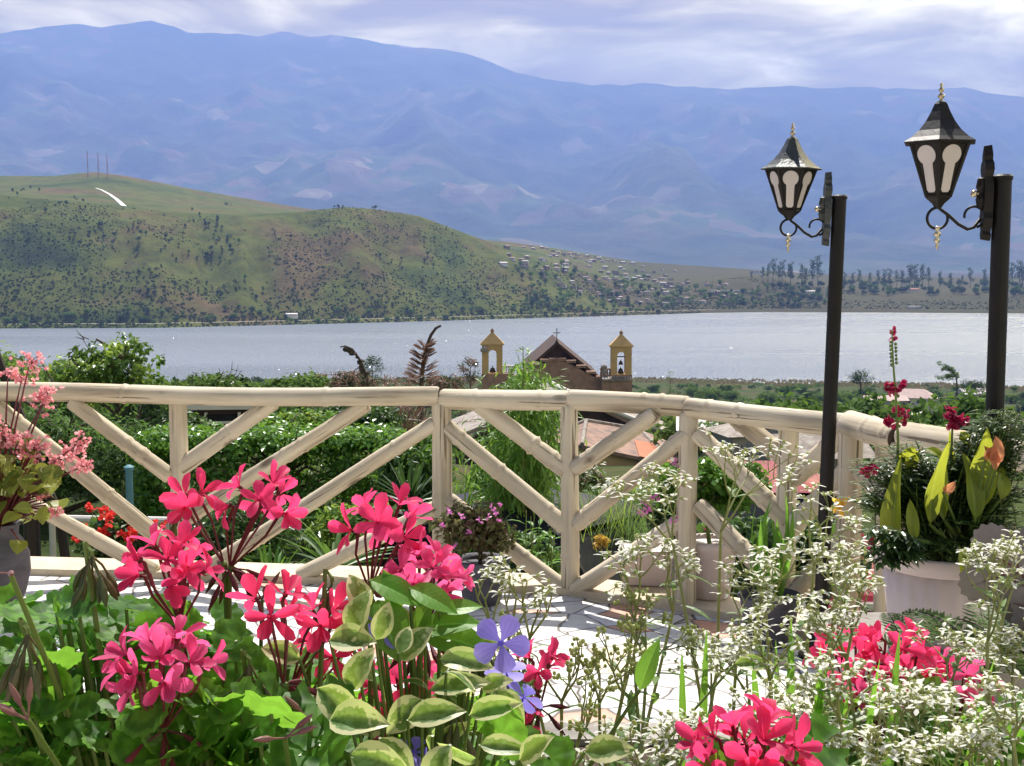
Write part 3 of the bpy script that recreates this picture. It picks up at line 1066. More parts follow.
# ================================================================ RUSTIC RAILING
def log(name, p0, p1, r0, r1, parent, knots=3, sides=14, mats=None, jit=1.0, flat=0.0):
    p0, p1 = Vector(p0), Vector(p1)
    ax = p1 - p0
    Ln = ax.length
    n = max(14, int(Ln / 0.012))
    kn = [ru(0.1, 0.9) * Ln for _ in range(knots)]
    ph = [random.random() * 6 for _ in range(4)]
    b = MB()
    vs, fs = [], []
    for i in range(n + 1):
        z = Ln * i / n
        r = r0 + (r1 - r0) * i / n
        for k in kn:
            r += 0.0055 * jit * math.exp(-((z - k) / 0.009) ** 2) - 0.0025 * jit * math.exp(-((z - k - 0.02) / 0.009) ** 2)
        ox = 0.010 * jit * math.sin(ph[0] + z * 2.1)
        oy = 0.008 * jit * math.sin(ph[1] + z * 2.7)
        for k in range(sides):
            q = 2 * PI * k / sides
            rr = r * (1 + 0.05 * jit * math.sin(2 * q + ph[2] + z * 1.3) + 0.035 * jit * math.sin(3 * q + ph[3] - z * 2.3) + 0.012 * (random.random() - 0.5))
            e = 1.0
            if i in (0, n):
                e = 0.86
            vs.append((ox + rr * e * math.cos(q), oy + rr * e * math.sin(q), z))
    for i in range(n):
        for k in range(sides):
            k2 = (k + 1) % sides
            fs.append((i * sides + k, i * sides + k2, (i + 1) * sides + k2, (i + 1) * sides + k))
    b.add(vs, fs, 0)
    b.add([vs[k] for k in range(sides)], [tuple(range(sides))[::-1]], 1)
    b.add([vs[n * sides + k] for k in range(sides)], [tuple(range(sides))], 1)
    o = b.build(name, [M['paint_wood'], M['paint_wood'] if mats is None else mats], None, smooth=True)
    o.rotation_mode = 'QUATERNION'
    o.rotation_quaternion = ax.to_track_quat('Z', 'Y')
    o.parent = parent
    o.location = p0 - wloc(parent)
    return o


rail = thing('rustic_railing', 'cream whitewashed railing of rough logs with slanting braces curving round the terrace', 'railing', (FP[4].x, FP[4].y, 0))
RZ = 0.965


def plane_pt(px, py, i):
    """point on the vertical plane of fence bay i under pixel (px,py)"""
    a, c = FP[i], FP[i + 1]
    d = (c - a).normalized()
    n = Vector((-d.y, d.x, 0))
    r = ray(px, py)
    t = (a - CAM).dot(n) / r.dot(n)
    return CAM + r * t


post_r = {1: .05, 2: .05, 3: .056, 4: .05, 5: .052, 6: .052, 7: .058, 8: .05, 9: .05, 10: .055}
for i in range(1, 11):
    p_ = FP[i]
    log('post', (p_.x, p_.y, -0.02), (p_.x + ru(-.006, .006), p_.y, RZ - 0.02), post_r[i] * 0.98, post_r[i] * 0.88, rail, 2, jit=0.7)
p_ = FP[7] + Vector((0.12, -0.13, 0))
log('post', (p_.x, p_.y, -0.02), (p_.x, p_.y, RZ - 0.02), .045, .045, rail, 2, jit=0.7)
rails = [(0, 3, .054, .056), (3, 4, .056, .056), (4, 5, .057, .054), (5, 7, .055, .058), (7, 8, .062, .064), (8, 10, .062, .06)]
for a, c, r0, r1 in rails:
    A, B_ = FP[a].copy(), FP[c].copy()
    d = (B_ - A).normalized()
    A += d * 0.003
    B_ -= d * 0.003
    A.z = RZ + ru(-.004, .004)
    B_.z = RZ + ru(-.004, .004)
    log('top_rail', A, B_, r0 * .90, r1 * .90, rail, 2, 18, mats=M['cut_wood'])
BR = [(1, (72, 402), (172, 476)), (1, (-10, 400), (170, 545)), (1, (25, 500), (158, 594)),
      (2, (276, 402), (180, 468)), (2, (366, 403), (180, 524)), (2, (436, 424), (200, 598)), (2, (436, 506), (300, 590)),
      (3, (476, 403), (566, 470)), (3, (446, 425), (566, 527)), (3, (448, 498), (562, 598)),
      (4, (656, 411), (574, 467)), (4, (690, 433), (574, 523)), (4, (690, 516), (574, 594)),
      (5, (732, 415), (786, 460)), (5, (697, 432), (788, 522)), (5, (697, 503), (785, 594)),
      (6, (842, 430), (792, 478)), (6, (852, 460), (786, 530)), (6, (848, 532), (795, 594)),
      (7, (858, 470), (902, 522))]
for bay, a, c in BR:
    A, B_ = plane_pt(*a, bay), plane_pt(*c, bay)
    A.y -= 0.012
    B_.y -= 0.012
    A.z = min(A.z, RZ - 0.03)
    B_.z = max(B_.z, 0.03)
    log('brace', A, B_, .040, .044, rail, 3, 14, jit=0.9)


# ================================================================ STREET LAMPS
def spiral(cx, cz, r0, r1, a0, a1, n=26):
    return [(cx + (r0 + (r1 - r0) * i / n) * math.cos(a0 + (a1 - a0) * i / n), 0, cz + (r0 + (r1 - r0) * i / n) * math.sin(a0 + (a1 - a0) * i / n)) for i in range(n + 1)]


def lamp(label, loc, lean, rot, plate_mat, roof_mat):
    root = thing('street_lamp', label, 'street lamp', loc, 'wrought iron lamps on the terrace')
    o0 = Vector((0, 0, 0))
    LX = -0.20

    def put(b, name, mats, par=root, smooth=True):
        return b.build(name, mats, None, smooth, None)

    def child(b, name, mats, par=root, smooth=False):
        o = b.build(name, mats, None, smooth)
        o.parent = par
        return o
    b = MB()
    b.tube([(0, 0, -0.01), (0, 0, 0.6), (0, 0, 1.2), (0, 0, 1.90)], .0285, 20)
    b.lathe([(.085, 0), (.085, .012), (.05, .02), (.040, .09), (.030, .10)], (0, 0, 0), 20)
    child(b, 'pole', M['iron'], smooth=False)
    b = MB()
    b.lathe([(.030, 0), (.032, .004), (.032, .012), (.025, .018), (.004, .02)], (0, 0, 1.895), 20)
    child(b, 'pole_cap', M['iron'])
    # ornate back plate
    b = MB()
    prof = [(0, -.15), (.010, -.148), (.016, -.132), (.010, -.122), (.02, -.10), (.028, -.08), (.020, -.062), (.027, -.03), (.03, 0), (.026, .03), (.019, .052), (.03, .072), (.026, .092), (.012, .104), (.014, .118), (.008, .132), (.0, .15)]
    out_ = [(x, z) for x, z in prof] + [(-x, z) for x, z in prof[-2:0:-1]]
    zc_ = 1.855
    vs = [(-.036, y, zc_ + z) for y, z in out_] + [(-.062, y * .78, zc_ + z * .97) for y, z in out_]
    k = len(out_)
    b.add(vs, [tuple(range(k)), tuple(range(k, 2 * k))[::-1]] + [(i, k + i, k + (i + 1) % k, (i + 1) % k) for i in range(k)])
    b.lathe([(0.0, -.05), (.012, -.045), (.017, -.02), (.010, 0), (.017, .02), (.012, .045), (0, .05)], (-.066, 0, zc_), 10)
    child(b, 'back_plate', plate_mat)
    b = MB()
    b.lathe([(0, -.012), (.009, -.008), (.011, 0), (.009, .008), (0, .012)], (-.088, 0, 1.853), 12)
    b.tube([(-.06, 0, 1.853), (-.09, 0, 1.853)], .006, 8)
    child(b, 'knob', M['brass'], smooth=True)
    # scroll arm
    b = MB()
    pts = [(-.066, 0, 1.775), (-.085, 0, 1.748), (-.105, 0, 1.742), (-.135, 0, 1.758), (-.165, 0, 1.785), (-.19, 0, 1.803), (LX, 0, 1.812), (LX, 0, 1.83)]
    b.tube(pts, .0052, 8)
    b.tube([(x, 0, z) for x, _, z in spiral(-.088, 1.782, .036, .028, R(-70), R(190))], .0042, 8)
    b.tube([(x, 0, z) for x, _, z in spiral(LX, 1.776, .034, .031, R(95), R(395))], .0046, 8)
    child(b, 'scroll_arm', M['iron'], smooth=True)
    b = MB()
    b.lathe([(.003, .03), (.009, .026), (.009, .021), (.004, .016), (.012, .008), (.011, .001), (.004, -.005), (.010, -.012), (.008, -.019), (.003, -.024), (.006, -.031), (.003, -.04), (0, -.046)][::-1], (LX, 0, 1.722), 12)
    child(b, 'drop_finial', M['brass'], smooth=True)
    # lantern
    lan = bpy.data.objects.new('lantern', None)
    C.objects.link(lan)
    lan.parent = root
    lan.location = (LX, 0, 0)
    lan.rotation_euler = (0, 0, rot)
    ze, zb_ = 2.008, 1.845
    rt, rb = .098, .040
    b = MB()
    hexa = lambda r, z, o=0: [(r * math.cos(PI / 3 * k + o), r * math.sin(PI / 3 * k + o), z) for k in range(6)]
    # corner bars and top / bottom rims
    T, Bm = hexa(rt, ze), hexa(rb, zb_)
    for k in range(6):
        b.tube([T[k], Bm[k]], .0062, 6)
        b.tube([T[k], T[(k + 1) % 6]], .0065, 6)
        b.tube([Bm[k], Bm[(k + 1) % 6]], .006, 6)
    # solid lower apron and cup
    b.lathe([(.043, 0), (.040, -.008), (.022, -.022), (.012, -.036), (0, -.037)], (0, 0, zb_), 6)
    child(b, 'lantern_frame', M['iron'], lan)
    # dark metal panels, one per side, with a keyhole of frosted glass in each
    b = MB()
    g = MB()
    for k in range(6):
        a, c = Vector(T[k]), Vector(T[(k + 1) % 6])
        e, f = Vector(Bm[k]), Vector(Bm[(k + 1) % 6])
        b.add([a, c, f, e], [(0, 1, 2, 3)])
        ctop, cbot = (a + c) / 2, (e + f) / 2
        ux = (c - a).normalized()
        uy = (ctop - cbot)
        H = uy.length
        uy.normalize()
        nn = ux.cross(uy)
        if nn.dot(ctop) < 0:
            nn = -nn
        pts = []
        rad = .031
        cyl = H - .040
        for i in range(25):
            q = R(-58) + R(296) * i / 24
            pts.append((rad * math.cos(q), cyl + rad * math.sin(q)))
        pts += [(-.0155, cyl - .045), (-.0145, .020), (-.009, .012), (.009, .012), (.0145, .020), (.0155, cyl - .045)]
        fr = [cbot + ux * x + uy * y + nn * .003 for x, y in pts]
        bk = [cbot + ux * x + uy * y - nn * .002 for x, y in pts]
        n_ = len(pts)
        g.add(fr + bk, [tuple(range(n_)), tuple(range(n_, 2 * n_))[::-1]] + [(i, (i + 1) % n_, n_ + (i + 1) % n_, n_ + i) for i in range(n_)])
    child(b, 'lantern_panel', M['iron'], lan)
    child(g, 'glass_pane', M['frost'], lan)
    b = MB()
    vs, fs = [], []
    prof = [(.120, 0), (.122, .004), (.098, .018), (.072, .040), (.050, .068), (.033, .098), (.022, .122), (.016, .128)]
    for r_, z in prof:
        vs += hexa(r_, ze + z)
    for i in range(len(prof) - 1):
        for k in range(6):
            fs.append((i * 6 + k, i * 6 + (k + 1) % 6, (i + 1) * 6 + (k + 1) % 6, (i + 1) * 6 + k))
    fs.append(tuple(range((len(prof) - 1) * 6, len(prof) * 6)))
    fs.append(tuple(range(6))[::-1])
    b.add(vs, fs)
    child(b, 'lantern_roof', roof_mat, lan)
    b = MB()
    b.lathe([(.012, 0), (.013, .004), (.004, .009), (.005, .012), (.011, .019), (.010, .025), (.004, .030), (.004, .032), (.008, .038), (.008, .043), (.003, .048), (.006, .054), (.003, .060), (0, .064)], (0, 0, ze + .126), 12)
    child(b, 'finial', M['brass'], lan, True)
    root.rotation_euler = (0, lean, 0)
    return root


pr = at(1001, 300, 4.12)
lamp('black lantern lamp rising straight behind the potted cannas, the larger looking of two', (pr.x - .008, 4.12, 0), R(0.0), R(11), M['iron'], M['iron'])
pl = at(828, 430, 5.42)
lamp('farther lantern lamp on a slim leaning pole in front of the log railing', (pl.x - .047, 5.30, 0), R(1.3), R(-12), M['iron_green'], M['iron_green'])


# ================================================================ CHURCH AND THE ROOFS BELOW
def arch_panel(b, x0, x1, z0, z1, ax0, ax1, az0, asp, y0, y1, mi=0):
    """wall slab with a round arched opening"""
    b.box(((x0 + ax0) / 2, (y0 + y1) / 2, (z0 + z1) / 2), (ax0 - x0, y1 - y0, z1 - z0), mi=mi)
    b.box(((x1 + ax1) / 2, (y0 + y1) / 2, (z0 + z1) / 2), (x1 - ax1, y1 - y0, z1 - z0), mi=mi)
    if az0 > z0 + 0.01:
        b.box(((ax0 + ax1) / 2, (y0 + y1) / 2, (z0 + az0) / 2), (ax1 - ax0, y1 - y0 - .01, az0 - z0), mi=mi)
    n = 12
    cx_, r = (ax0 + ax1) / 2, (ax1 - ax0) / 2
    pts = [(cx_ - r * math.cos(PI * i / n), asp + r * math.sin(PI * i / n)) for i in range(n + 1)]
    vs, fs = [], []
    for x, z in pts:
        vs += [(x, y0 + .004, z), (x, y1 - .004, z), (x, y0 + .004, z1), (x, y1 - .004, z1)]
    for i in range(n):
        a, c = 4 * i, 4 * (i + 1)
        fs += [(a, c, c + 2, a + 2), (a + 1, a + 3, c + 3, c + 1), (a, a + 1, c + 1, c), (a + 2, c + 2, c + 3, a + 3)]
    b.add(vs, fs, mi)


YC = 150.0
S = YC / F


def cx_at(px):
    return at(px, 383, YC).x


def cz_at(py):
    return zat(py, YC)


ground_c = zg(cx_at(557), YC) - 1
church = thing('church', 'old brown brick church with a stepped gable and two ochre bell towers by the lake', 'church', (cx_at(557), YC, ground_c))
# gable wall with stepped coping
b = MB()
gz = lambda py: cz_at(py)
gl = [(513, 402), (513, 386), (521, 377), (529, 372), (540, 365), (549, 361), (557, 360), (566, 362), (576, 367), (586, 373), (596, 378), (603, 381), (605, 402)]
pts = [(cx_at(x), gz(y)) for x, y in gl]
pts = [(pts[0][0], ground_c)] + pts[1:-1] + [(pts[-1][0], ground_c)]
k = len(pts)
b.add([(x, YC, z) for x, z in pts] + [(x, YC + .8, z) for x, z in pts], [tuple(range(k)), tuple(range(k, 2 * k))[::-1]] + [(i, k + i, k + (i + 1) % k, (i + 1) % k) for i in range(k)])
b.build('gable_wall', M['brick_brown'], church)
b = MB()
for i in range(1, k - 2):
    (x0, z0), (x1, z1) = pts[i], pts[i + 1]
    b.box(((x0 + x1) / 2, YC + .4, max(z0, z1) + .06), (abs(x1 - x0) * .96, 1.2, .30))
b.build('stepped_coping', M['brick_brown'], church)
# main roof behind the gable: apex line runs away from the camera
b = MB()
ax_, az_ = cx_at(557), gz(342)
ex0, ez0, ex1, ez1 = cx_at(524), gz(371), cx_at(601), gz(378)
vs = []
for Y in (YC + .9, YC + 17):
    vs += [(ex0, Y, ez0), (ax_, Y, az_), (ex1, Y, ez1), (ex1 - .2, Y, ez1 - .35), (ax_, Y, az_ - .4), (ex0 + .2, Y, ez0 - .35)]
b.add(vs, [(0, 1, 7, 6), (1, 2, 8, 7), (2, 3, 9, 8), (3, 4, 10, 9), (4, 5, 11, 10), (5, 0, 6, 11), (0, 5, 4, 1), (1, 4, 3, 2), (6, 7, 10, 11), (7, 8, 9, 10)])
b.build('main_roof', M['dark_wall'], church)
b = MB()
b.add([(ex0 + .3, YC + 1.6, ez0 - .3), (ax_, YC + 1.6, az_ - .4), (ex1 - .3, YC + 1.6, ez1 - .3), (ex1 - .3, YC + 1.6, ground_c), (ex0 + .3, YC + 1.6, ground_c),
       (ex0 + .3, YC + 16.6, ez0 - .3), (ax_, YC + 16.6, az_ - .4), (ex1 - .3, YC + 16.6, ez1 - .3), (ex1 - .3, YC + 16.6, ground_c), (ex0 + .3, YC + 16.6, ground_c)],
      [(0, 1, 2, 3, 4), (5, 9, 8, 7, 6), (2, 7, 8, 3), (0, 4, 9, 5)])
b.build('nave_wall', M['dark_wall'], church)
# cross
b = MB()
zx = gz(342)
b.box((ax_, YC + 1, zx + .75), (.09, .09, 1.6))
b.box((ax_, YC + 1, zx + 1.0), (.85, .085, .09))
b.lathe([(.22, 0), (.2, .1), (.1, .2), (.08, .3)], (ax_, YC + 1, zx - .12), 10)
b.build('cross', M['iron'], church)


def tower(x0p, x1p, topp, capp, basep, ax0p, ax1p, aspp, ay0p):
    x0, x1 = cx_at(x0p), cx_at(x1p)
    cxm = (x0 + x1) / 2
    zt_, zc2, zb2 = cz_at(topp), cz_at(capp), cz_at(basep)
    b = MB()
    arch_panel(b, x0, x1, zb2, zc2, cx_at(ax0p), cx_at(ax1p), cz_at(ay0p), cz_at(aspp), YC - .1, YC + 1.3)
    b.box((cxm, YC + .6, zc2 + .09), (x1 - x0 + .35, 1.75, .2))
    b.box((cxm, YC + .6, (ground_c + zb2) / 2), (x1 - x0 + .12, 1.6, zb2 - ground_c), mi=1)
    t_ = b.build('bell_tower', [M['ochre'], M['brick_brown']], church)
    b = MB()
    w2, d2 = (x1 - x0) / 2 + .15, .85
    z0 = zc2 + .19
    cz2 = zt_ - .55
    vs = [(cxm - w2, YC + .6 - d2, z0), (cxm + w2, YC + .6 - d2, z0), (cxm + w2, YC + .6 + d2, z0), (cxm - w2, YC + .6 + d2, z0)]
    vs += [(cxm - .14, YC + .5, cz2), (cxm + .14, YC + .5, cz2), (cxm + .14, YC + .7, cz2), (cxm - .14, YC + .7, cz2)]
    b.add(vs, [(3, 2, 1, 0), (4, 5, 6, 7), (0, 1, 5, 4), (1, 2, 6, 5), (2, 3, 7, 6), (3, 0, 4, 7)])
    b.build('tower_cap', M['ochre'], t_)
    b = MB()
    b.lathe([(.14, 0), (.20, .12), (.22, .25), (.15, .38), (.06, .46), (0, .55)], (cxm, YC + .6, cz2), 10)
    b.build('tower_finial', M['brick_brown'], t_)
    return t_, cxm


tl, cl = tower(482, 502.5, 328, 345, 374, 488.5, 496.5, 354, 373)
tr, cr = tower(611, 631.5, 330, 347, 375, 617, 625, 356, 374)


def bell(cx_, z, r, par):
    b = MB()
    b.lathe([(r, 0), (r * .92, r * .25), (r * .68, r * .7), (r * .6, r * 1.1), (r * .42, r * 1.35), (.02, r * 1.45)], (cx_, YC + .6, z), 14)
    b.tube([(cx_, YC + .6, z + r * 1.4), (cx_, YC + .6, z + r * 1.9)], .05, 6)
    b.build('bell', M['bell'], par, True)


bell((cx_at(488.5) + cx_at(496.5)) / 2, cz_at(372.6), .40, tl)
b = MB()
mxx = (cx_at(617) + cx_at(625)) / 2
b.box((mxx, YC + .6, cz_at(357)), (.95, .14, .12))
b.build('bell_beam', M['dark_wall'], tr)
bell(mxx, cz_at(365), .30, tr)
bell(mxx, cz_at(373.6), .40, tr)
# balustrades between gable and towers
for x0p, x1p, yp, nb_ in ((502.5, 515, 373, 5), (600, 611, 376, 5)):
    b = MB()
    x0, x1, z0 = cx_at(x0p), cx_at(x1p), cz_at(yp)
    b.box(((x0 + x1) / 2, YC + .5, z0 + .78), (x1 - x0, .5, .16))
    b.box(((x0 + x1) / 2, YC + .5, z0 + .07), (x1 - x0, .5, .16))
    for i in range(nb_):
        xx = x0 + (x1 - x0) * (i + .5) / nb_
        b.lathe([(.06, .1), (.11, .25), (.06, .5), (.08, .72)], (xx, YC + .5, z0), 8)
    b.build('balustrade', M['plaster'] if x0p < 550 else M['brick_brown'], church)
# tower blocks beneath (left low wall, right dark block with tile edge)
b = MB()
x0, x1 = cx_at(483), cx_at(514)
b.box(((x0 + x1) / 2, YC + .75, (ground_c + cz_at(374)) / 2), (x1 - x0, 1.4, cz_at(374) - ground_c))
b.build('front_wall', M['brick_brown'], church)
b = MB()
x0, x1 = cx_at(601.5), cx_at(631)
b.box(((x0 + x1) / 2, YC + .3, (ground_c + cz_at(379)) / 2), (x1 - x0, 2.2, cz_at(379) - ground_c))
b.build('front_wall', M['brick_brown'], church)
b = MB()
n_ = 11
for i in range(n_):
    xx = x0 + (x1 - x0) * (i + .5) / n_
    b.tube([(xx, YC - 1.1, cz_at(380) + .08), (xx, YC + .2, cz_at(377) + .05)], .16, 8)
b.build('tile_edge', M['tile_grey'], church)
b = MB()
b.lathe([(.3, 0), (.38, .3), (.22, .55), (.42, .8), (.3, 1.0), (.1, 1.1)], (cx_at(604), YC + .4, cz_at(375) + .1), 10)
b.build('urn_ornament', M['stone'], church)
b = MB()
b.box((cx_at(484.5), YC - .3, cz_at(350)), (.9, .9, .35))
b.lathe([(.2, 0), (.3, .2), (.12, .4)], (cx_at(484.5), YC - .3, cz_at(349)), 8)
b.build('lamp_ledge', M['stone'], church)


def hipped(name, label, cat, corners_px, apex_px, Y0, Y1, wallm, roofm, zdrop=4, eave=.35):
    pass


# gabled grey tile building just in front of the church
YG = 118.0
g1 = thing('tile_roofed_hall', 'long hall with weathered grey tile roof and dark gable below the church', 'building', (at(600, 400, YG).x, YG, zg(10, YG)))
A = at(546, 381, YG + 8)
Bq = at(684, 441, YG - 6)
Lq = at(440, 434, YG - 2)
ridge0, ridge1 = Vector((A.x, A.y, A.z)), at(572, 392, YG - 4)
b = MB()
# ridge runs obliquely; right slope seen as a strip, left slope as a long plane
e1f, e1b = at(686, 441, YG - 3), at(700, 434, YG + 12)
rf, rb_ = at(566, 391, YG - 3), at(548, 381.5, YG + 14)
e0f, e0b = at(446, 440, YG - 3), at(440, 424, YG + 14)
up = Vector((0, 0, .35))
b.add([e0f, rf, e1f, e1b, rb_, e0b], [(0, 1, 4, 5), (1, 2, 3, 4)])
b.add([p_ - up for p_ in (e0f, rf, e1f, e1b, rb_, e0b)], [(5, 4, 1, 0), (4, 3, 2, 1)])
for P0, P1 in ((e0f, rf), (rf, e1f), (e1f, e1b), (e0b, e0f)):
    b.add([P0, P1, P1 - up, P0 - up], [(0, 1, 2, 3)])
b.weld().build('roof', M['tile_grey'], g1)
b = MB()
mn = lambda P, k: Vector((P.x, P.y + k, P.z - .36))
zf = zg(10, YG) - 2
q0, q1, q2 = mn(e0f, 1.0), mn(rf, 1.0), mn(e1f, 1.0)
q0.x += .8
q2.x -= .8
q0.z -= .25
q2.z -= .25
b.add([q0, q1, q2, (q2.x, q2.y, zf), (q0.x, q0.y, zf), (q2.x + 1, q2.y + 13, q2.z), (q2.x + 1, q2.y + 13, zf)], [(0, 1, 2, 3, 4), (2, 5, 6, 3)])
b.build('wall', M['dark_wall'], g1)
# ridge cap
b = MB()
b.tube([rf + Vector((0, 0, .05)), rb_ + Vector((0, 0, .05))], .22, 8)
b.tube([rf + Vector((0, 0, .02)), e1f + Vector((0, 0, .02))], .2, 8)
b.build('ridge_tile', M['plaster'], g1)

YH = 92.0
g2 = thing('yellow_walled_house', 'yellow plastered house with hipped pink and orange tile roof seen through the railing', 'house', (at(610, 440, YH).x, YH, zg(8, YH)))
ap, ap2 = at(586, 421, YH + 5), at(640, 430, YH + 8)
c0, c1, c2 = at(540, 441, YH + 2), at(582, 445, YH - 3), at(674, 464, YH - 2)
c3 = at(690, 446, YH + 12)
c4 = at(545, 432, YH + 14)
b = MB()
b.add([ap, ap2, c0, c1, c2, c3, c4], [(2, 3, 0)], 0)
b.add([ap, ap2, c1, c2], [(2, 3, 1, 0)], 0)
b.add([ap2, c2, c3], [(0, 1, 2)], 0)
b.add([ap, ap2, c3, c4], [(0, 1, 2, 3)], 0)
b.add([ap, c4, c0], [(0, 1, 2)], 0)
dn = Vector((0, 0, .25))
for P0, P1 in ((c0, c1), (c1, c2), (c2, c3)):
    b.add([P0, P1, P1 - dn, P0 - dn], [(0, 1, 2, 3)], 0)
# orange newer tiles at the lower right of the front slope, laid just above it
pA = c1.lerp(c2, .62)
pB = c2
pC = ap2.lerp(c2, .42)
pD = ap.lerp(c1, .55).lerp(pC, .72)
lift = Vector((0, -.02, .06))
b.weld().build('roof', M['tile_pink'], g2)
b = MB()
b.add([pA + lift, pB + lift, pC + lift, pD + lift, pA + lift * .3, pB + lift * .3, pC + lift * .3, pD + lift * .3], [(0, 1, 2, 3), (0, 4, 5, 1), (1, 5, 6, 2), (2, 6, 7, 3), (3, 7, 4, 0)])
b.build('new_tiles', M['tile_orange'], g2)
b = MB()
for P0, P1 in ((ap, c1), (ap, c0), (ap2, c2), (ap, ap2)):
    b.tube([P0 + Vector((0, 0, .05)), P1 + Vector((0, 0, .05))], .15, 8)
b.build('ridge_tile', M['tile_grey'], g2)
b = MB()
zf = zg(8, YH) - 2
ins = Vector((0, .5, -.28))
w0, w1, w2, w3 = c0 + ins, c1 + ins, c2 + ins, c3 + ins
w2.x -= .4
w3.x -= .4
for P0, P1 in ((w0, w1), (w1, w2), (w2, w3)):
    b.add([P0, P1, (P1.x, P1.y, zf), (P0.x, P0.y, zf)], [(0, 1, 2, 3)])
b.build('wall', M['yellow_wall'], g2)


# ================================================================ OTHER HOUSES
def house_mb(w_, d_, h_, rh, hip=False, flat=False, win=3):
    b = MB()
    b.box((0, 0, h_ / 2 - 1.5), (w_, d_, h_ + 3), mi=0)
    if flat:
        b.box((0, 0, h_ + .12), (w_ + .4, d_ + .4, .24), mi=1)
    else:
        e = .5
        x, y = w_ / 2 + e, d_ / 2 + e
        ix = x - (y if hip else 0)
        z0 = h_ + .01
        vs = [(-x, -y, z0), (x, -y, z0), (x, y, z0), (-x, y, z0), (-ix, 0, h_ + rh), (ix, 0, h_ + rh)]
        b.add(vs, [(0, 1, 5, 4), (2, 3, 4, 5), (1, 2, 5), (3, 0, 4), (3, 2, 1, 0)], 1)
    for i in range(win):
        xx = (-.5 + (i + .5) / win) * w_
        b.box((xx, -d_ / 2 - .02, h_ * .55), (w_ / win * .36, .06, h_ * .34), mi=2)
    return b


def house_full(name, label, cat, loc, rz, w_, d_, h_, rh, wallm, roofm, hip=False, flat=False, win=3, group=None):
    root = thing(name, label, cat, loc, group)
    root.rotation_euler = (0, 0, rz)
    b = MB()
    b.box((0, 0, h_ / 2 - 1.5), (w_, d_, h_ + 3))
    o = b.build('wall', wallm, None)
    o.parent = root
    full = house_mb(w_, d_, h_, rh, hip, flat, 0)
    r = MB()
    keep = [(f, m_) for f, m_ in zip(full.f, full.m) if m_ == 1]
    ids = sorted({i for f, m_ in keep for i in f})
    r.v = [full.v[i] for i in ids]
    r.f = [tuple(ids.index(i) for i in f) for f, m_ in keep]
    r.m = [0] * len(keep)
    o = r.build('roof', roofm, None)
    o.parent = root
    for i in range(win):
        xx = (-.5 + (i + .5) / win) * w_
        b = MB()
        b.box((xx, -d_ / 2 - .03, h_ * .55), (w_ / win * .40, .08, h_ * .36))
        o = b.build('window', M['dark_glass'], None)
        o.parent = root
        b = MB()
        zz, hh, ww = h_ * .55, h_ * .36, w_ / win * .40
        for dx in (-1, 1):
            b.box((xx + dx * (ww / 2 + .03), -d_ / 2 - .06, zz), (.07, .13, hh + .12))
        b.box((xx, -d_ / 2 - .07, zz - hh / 2 - .03), (ww + .2, .16, .07))
        o2 = b.build('window_frame', M['plaster'], None)
        o2.parent = o
    return root


def place_px(px, py, Y, sink=0):
    p_ = at(px, py, Y)
    return p_


tin = surf('pale tin roof', (0.66, 0.62, 0.60), (0.52, 0.47, 0.45), 0.8, 0.7, bump=0.2)
pinkroof = surf('faded pink roof', (0.58, 0.42, 0.38), (0.46, 0.35, 0.32), 0.8, 0.85, bump=0.3)
for nm, lab, px, py, Y, rz, w_, d_, h_, rh, wm, rm, hip, flat, win in [
    ('shed', 'low white roofed shed seen under the railing above the dense hedge', 226, 404, 38, .10, 2.2, 1.6, .55, .1, M['dark_wall'], M['plaster'], False, True, 1),
    ('house', 'long low house with faded pinkish roof amid trees right of the left lamp', 884, 397, 470, .05, 15, 8, 3, 1.6, M['grey_wall'], pinkroof, False, False, 4),
    ('house', 'pale roofed house with a peaked hip roof beside the crimson snapdragon', 914, 392, 480, -.3, 16, 9, 3, 3.0, M['plaster'], pinkroof, True, False, 4),
    ('house', 'small grey block house glimpsed beneath the rail left of the left lamp', 812, 428, 70, .3, 3.6, 3, 2.2, .5, M['grey_wall'], M['tile_grey'], False, True, 2),
    ('house', 'small house with brown tiled roof low behind the leftward lamp pole', 808, 441, 52, .15, 3.4, 2.6, 1.5, .8, M['grey_wall'], M['tile_grey'], False, False, 2),
    ('house', 'grey roofed house far among trees near the right lamp pole', 975, 390, 520, .2, 13, 8, 3, 2, M['grey_wall'], tin, False, False, 3),
    ('house', 'pale shed with tin roof behind the crimson snapdragon spike', 905, 412, 330, -.25, 8, 5, 2.2, .8, M['grey_wall'], tin, False, False, 2),
    ('house', 'white walled house partly hidden under the rail right of the yellow house', 724, 420, 95, -.12, 6, 4, 2.6, .9, M['plaster'], tin, False, False, 3),
    ('house', 'grey house glimpsed between the right hand posts of the railing', 757, 424, 80, .2, 4.5, 3.5, 2.2, .8, M['grey_wall'], M['tile_grey'], True, False, 3)]:
    q = at(px, py, Y)
    house_full(nm, lab, 'shed' if nm == 'shed' else 'house', (q.x, q.y, q.z - h_ - rh * .6), rz, w_, d_, h_, rh, wm, rm, hip, flat, win)

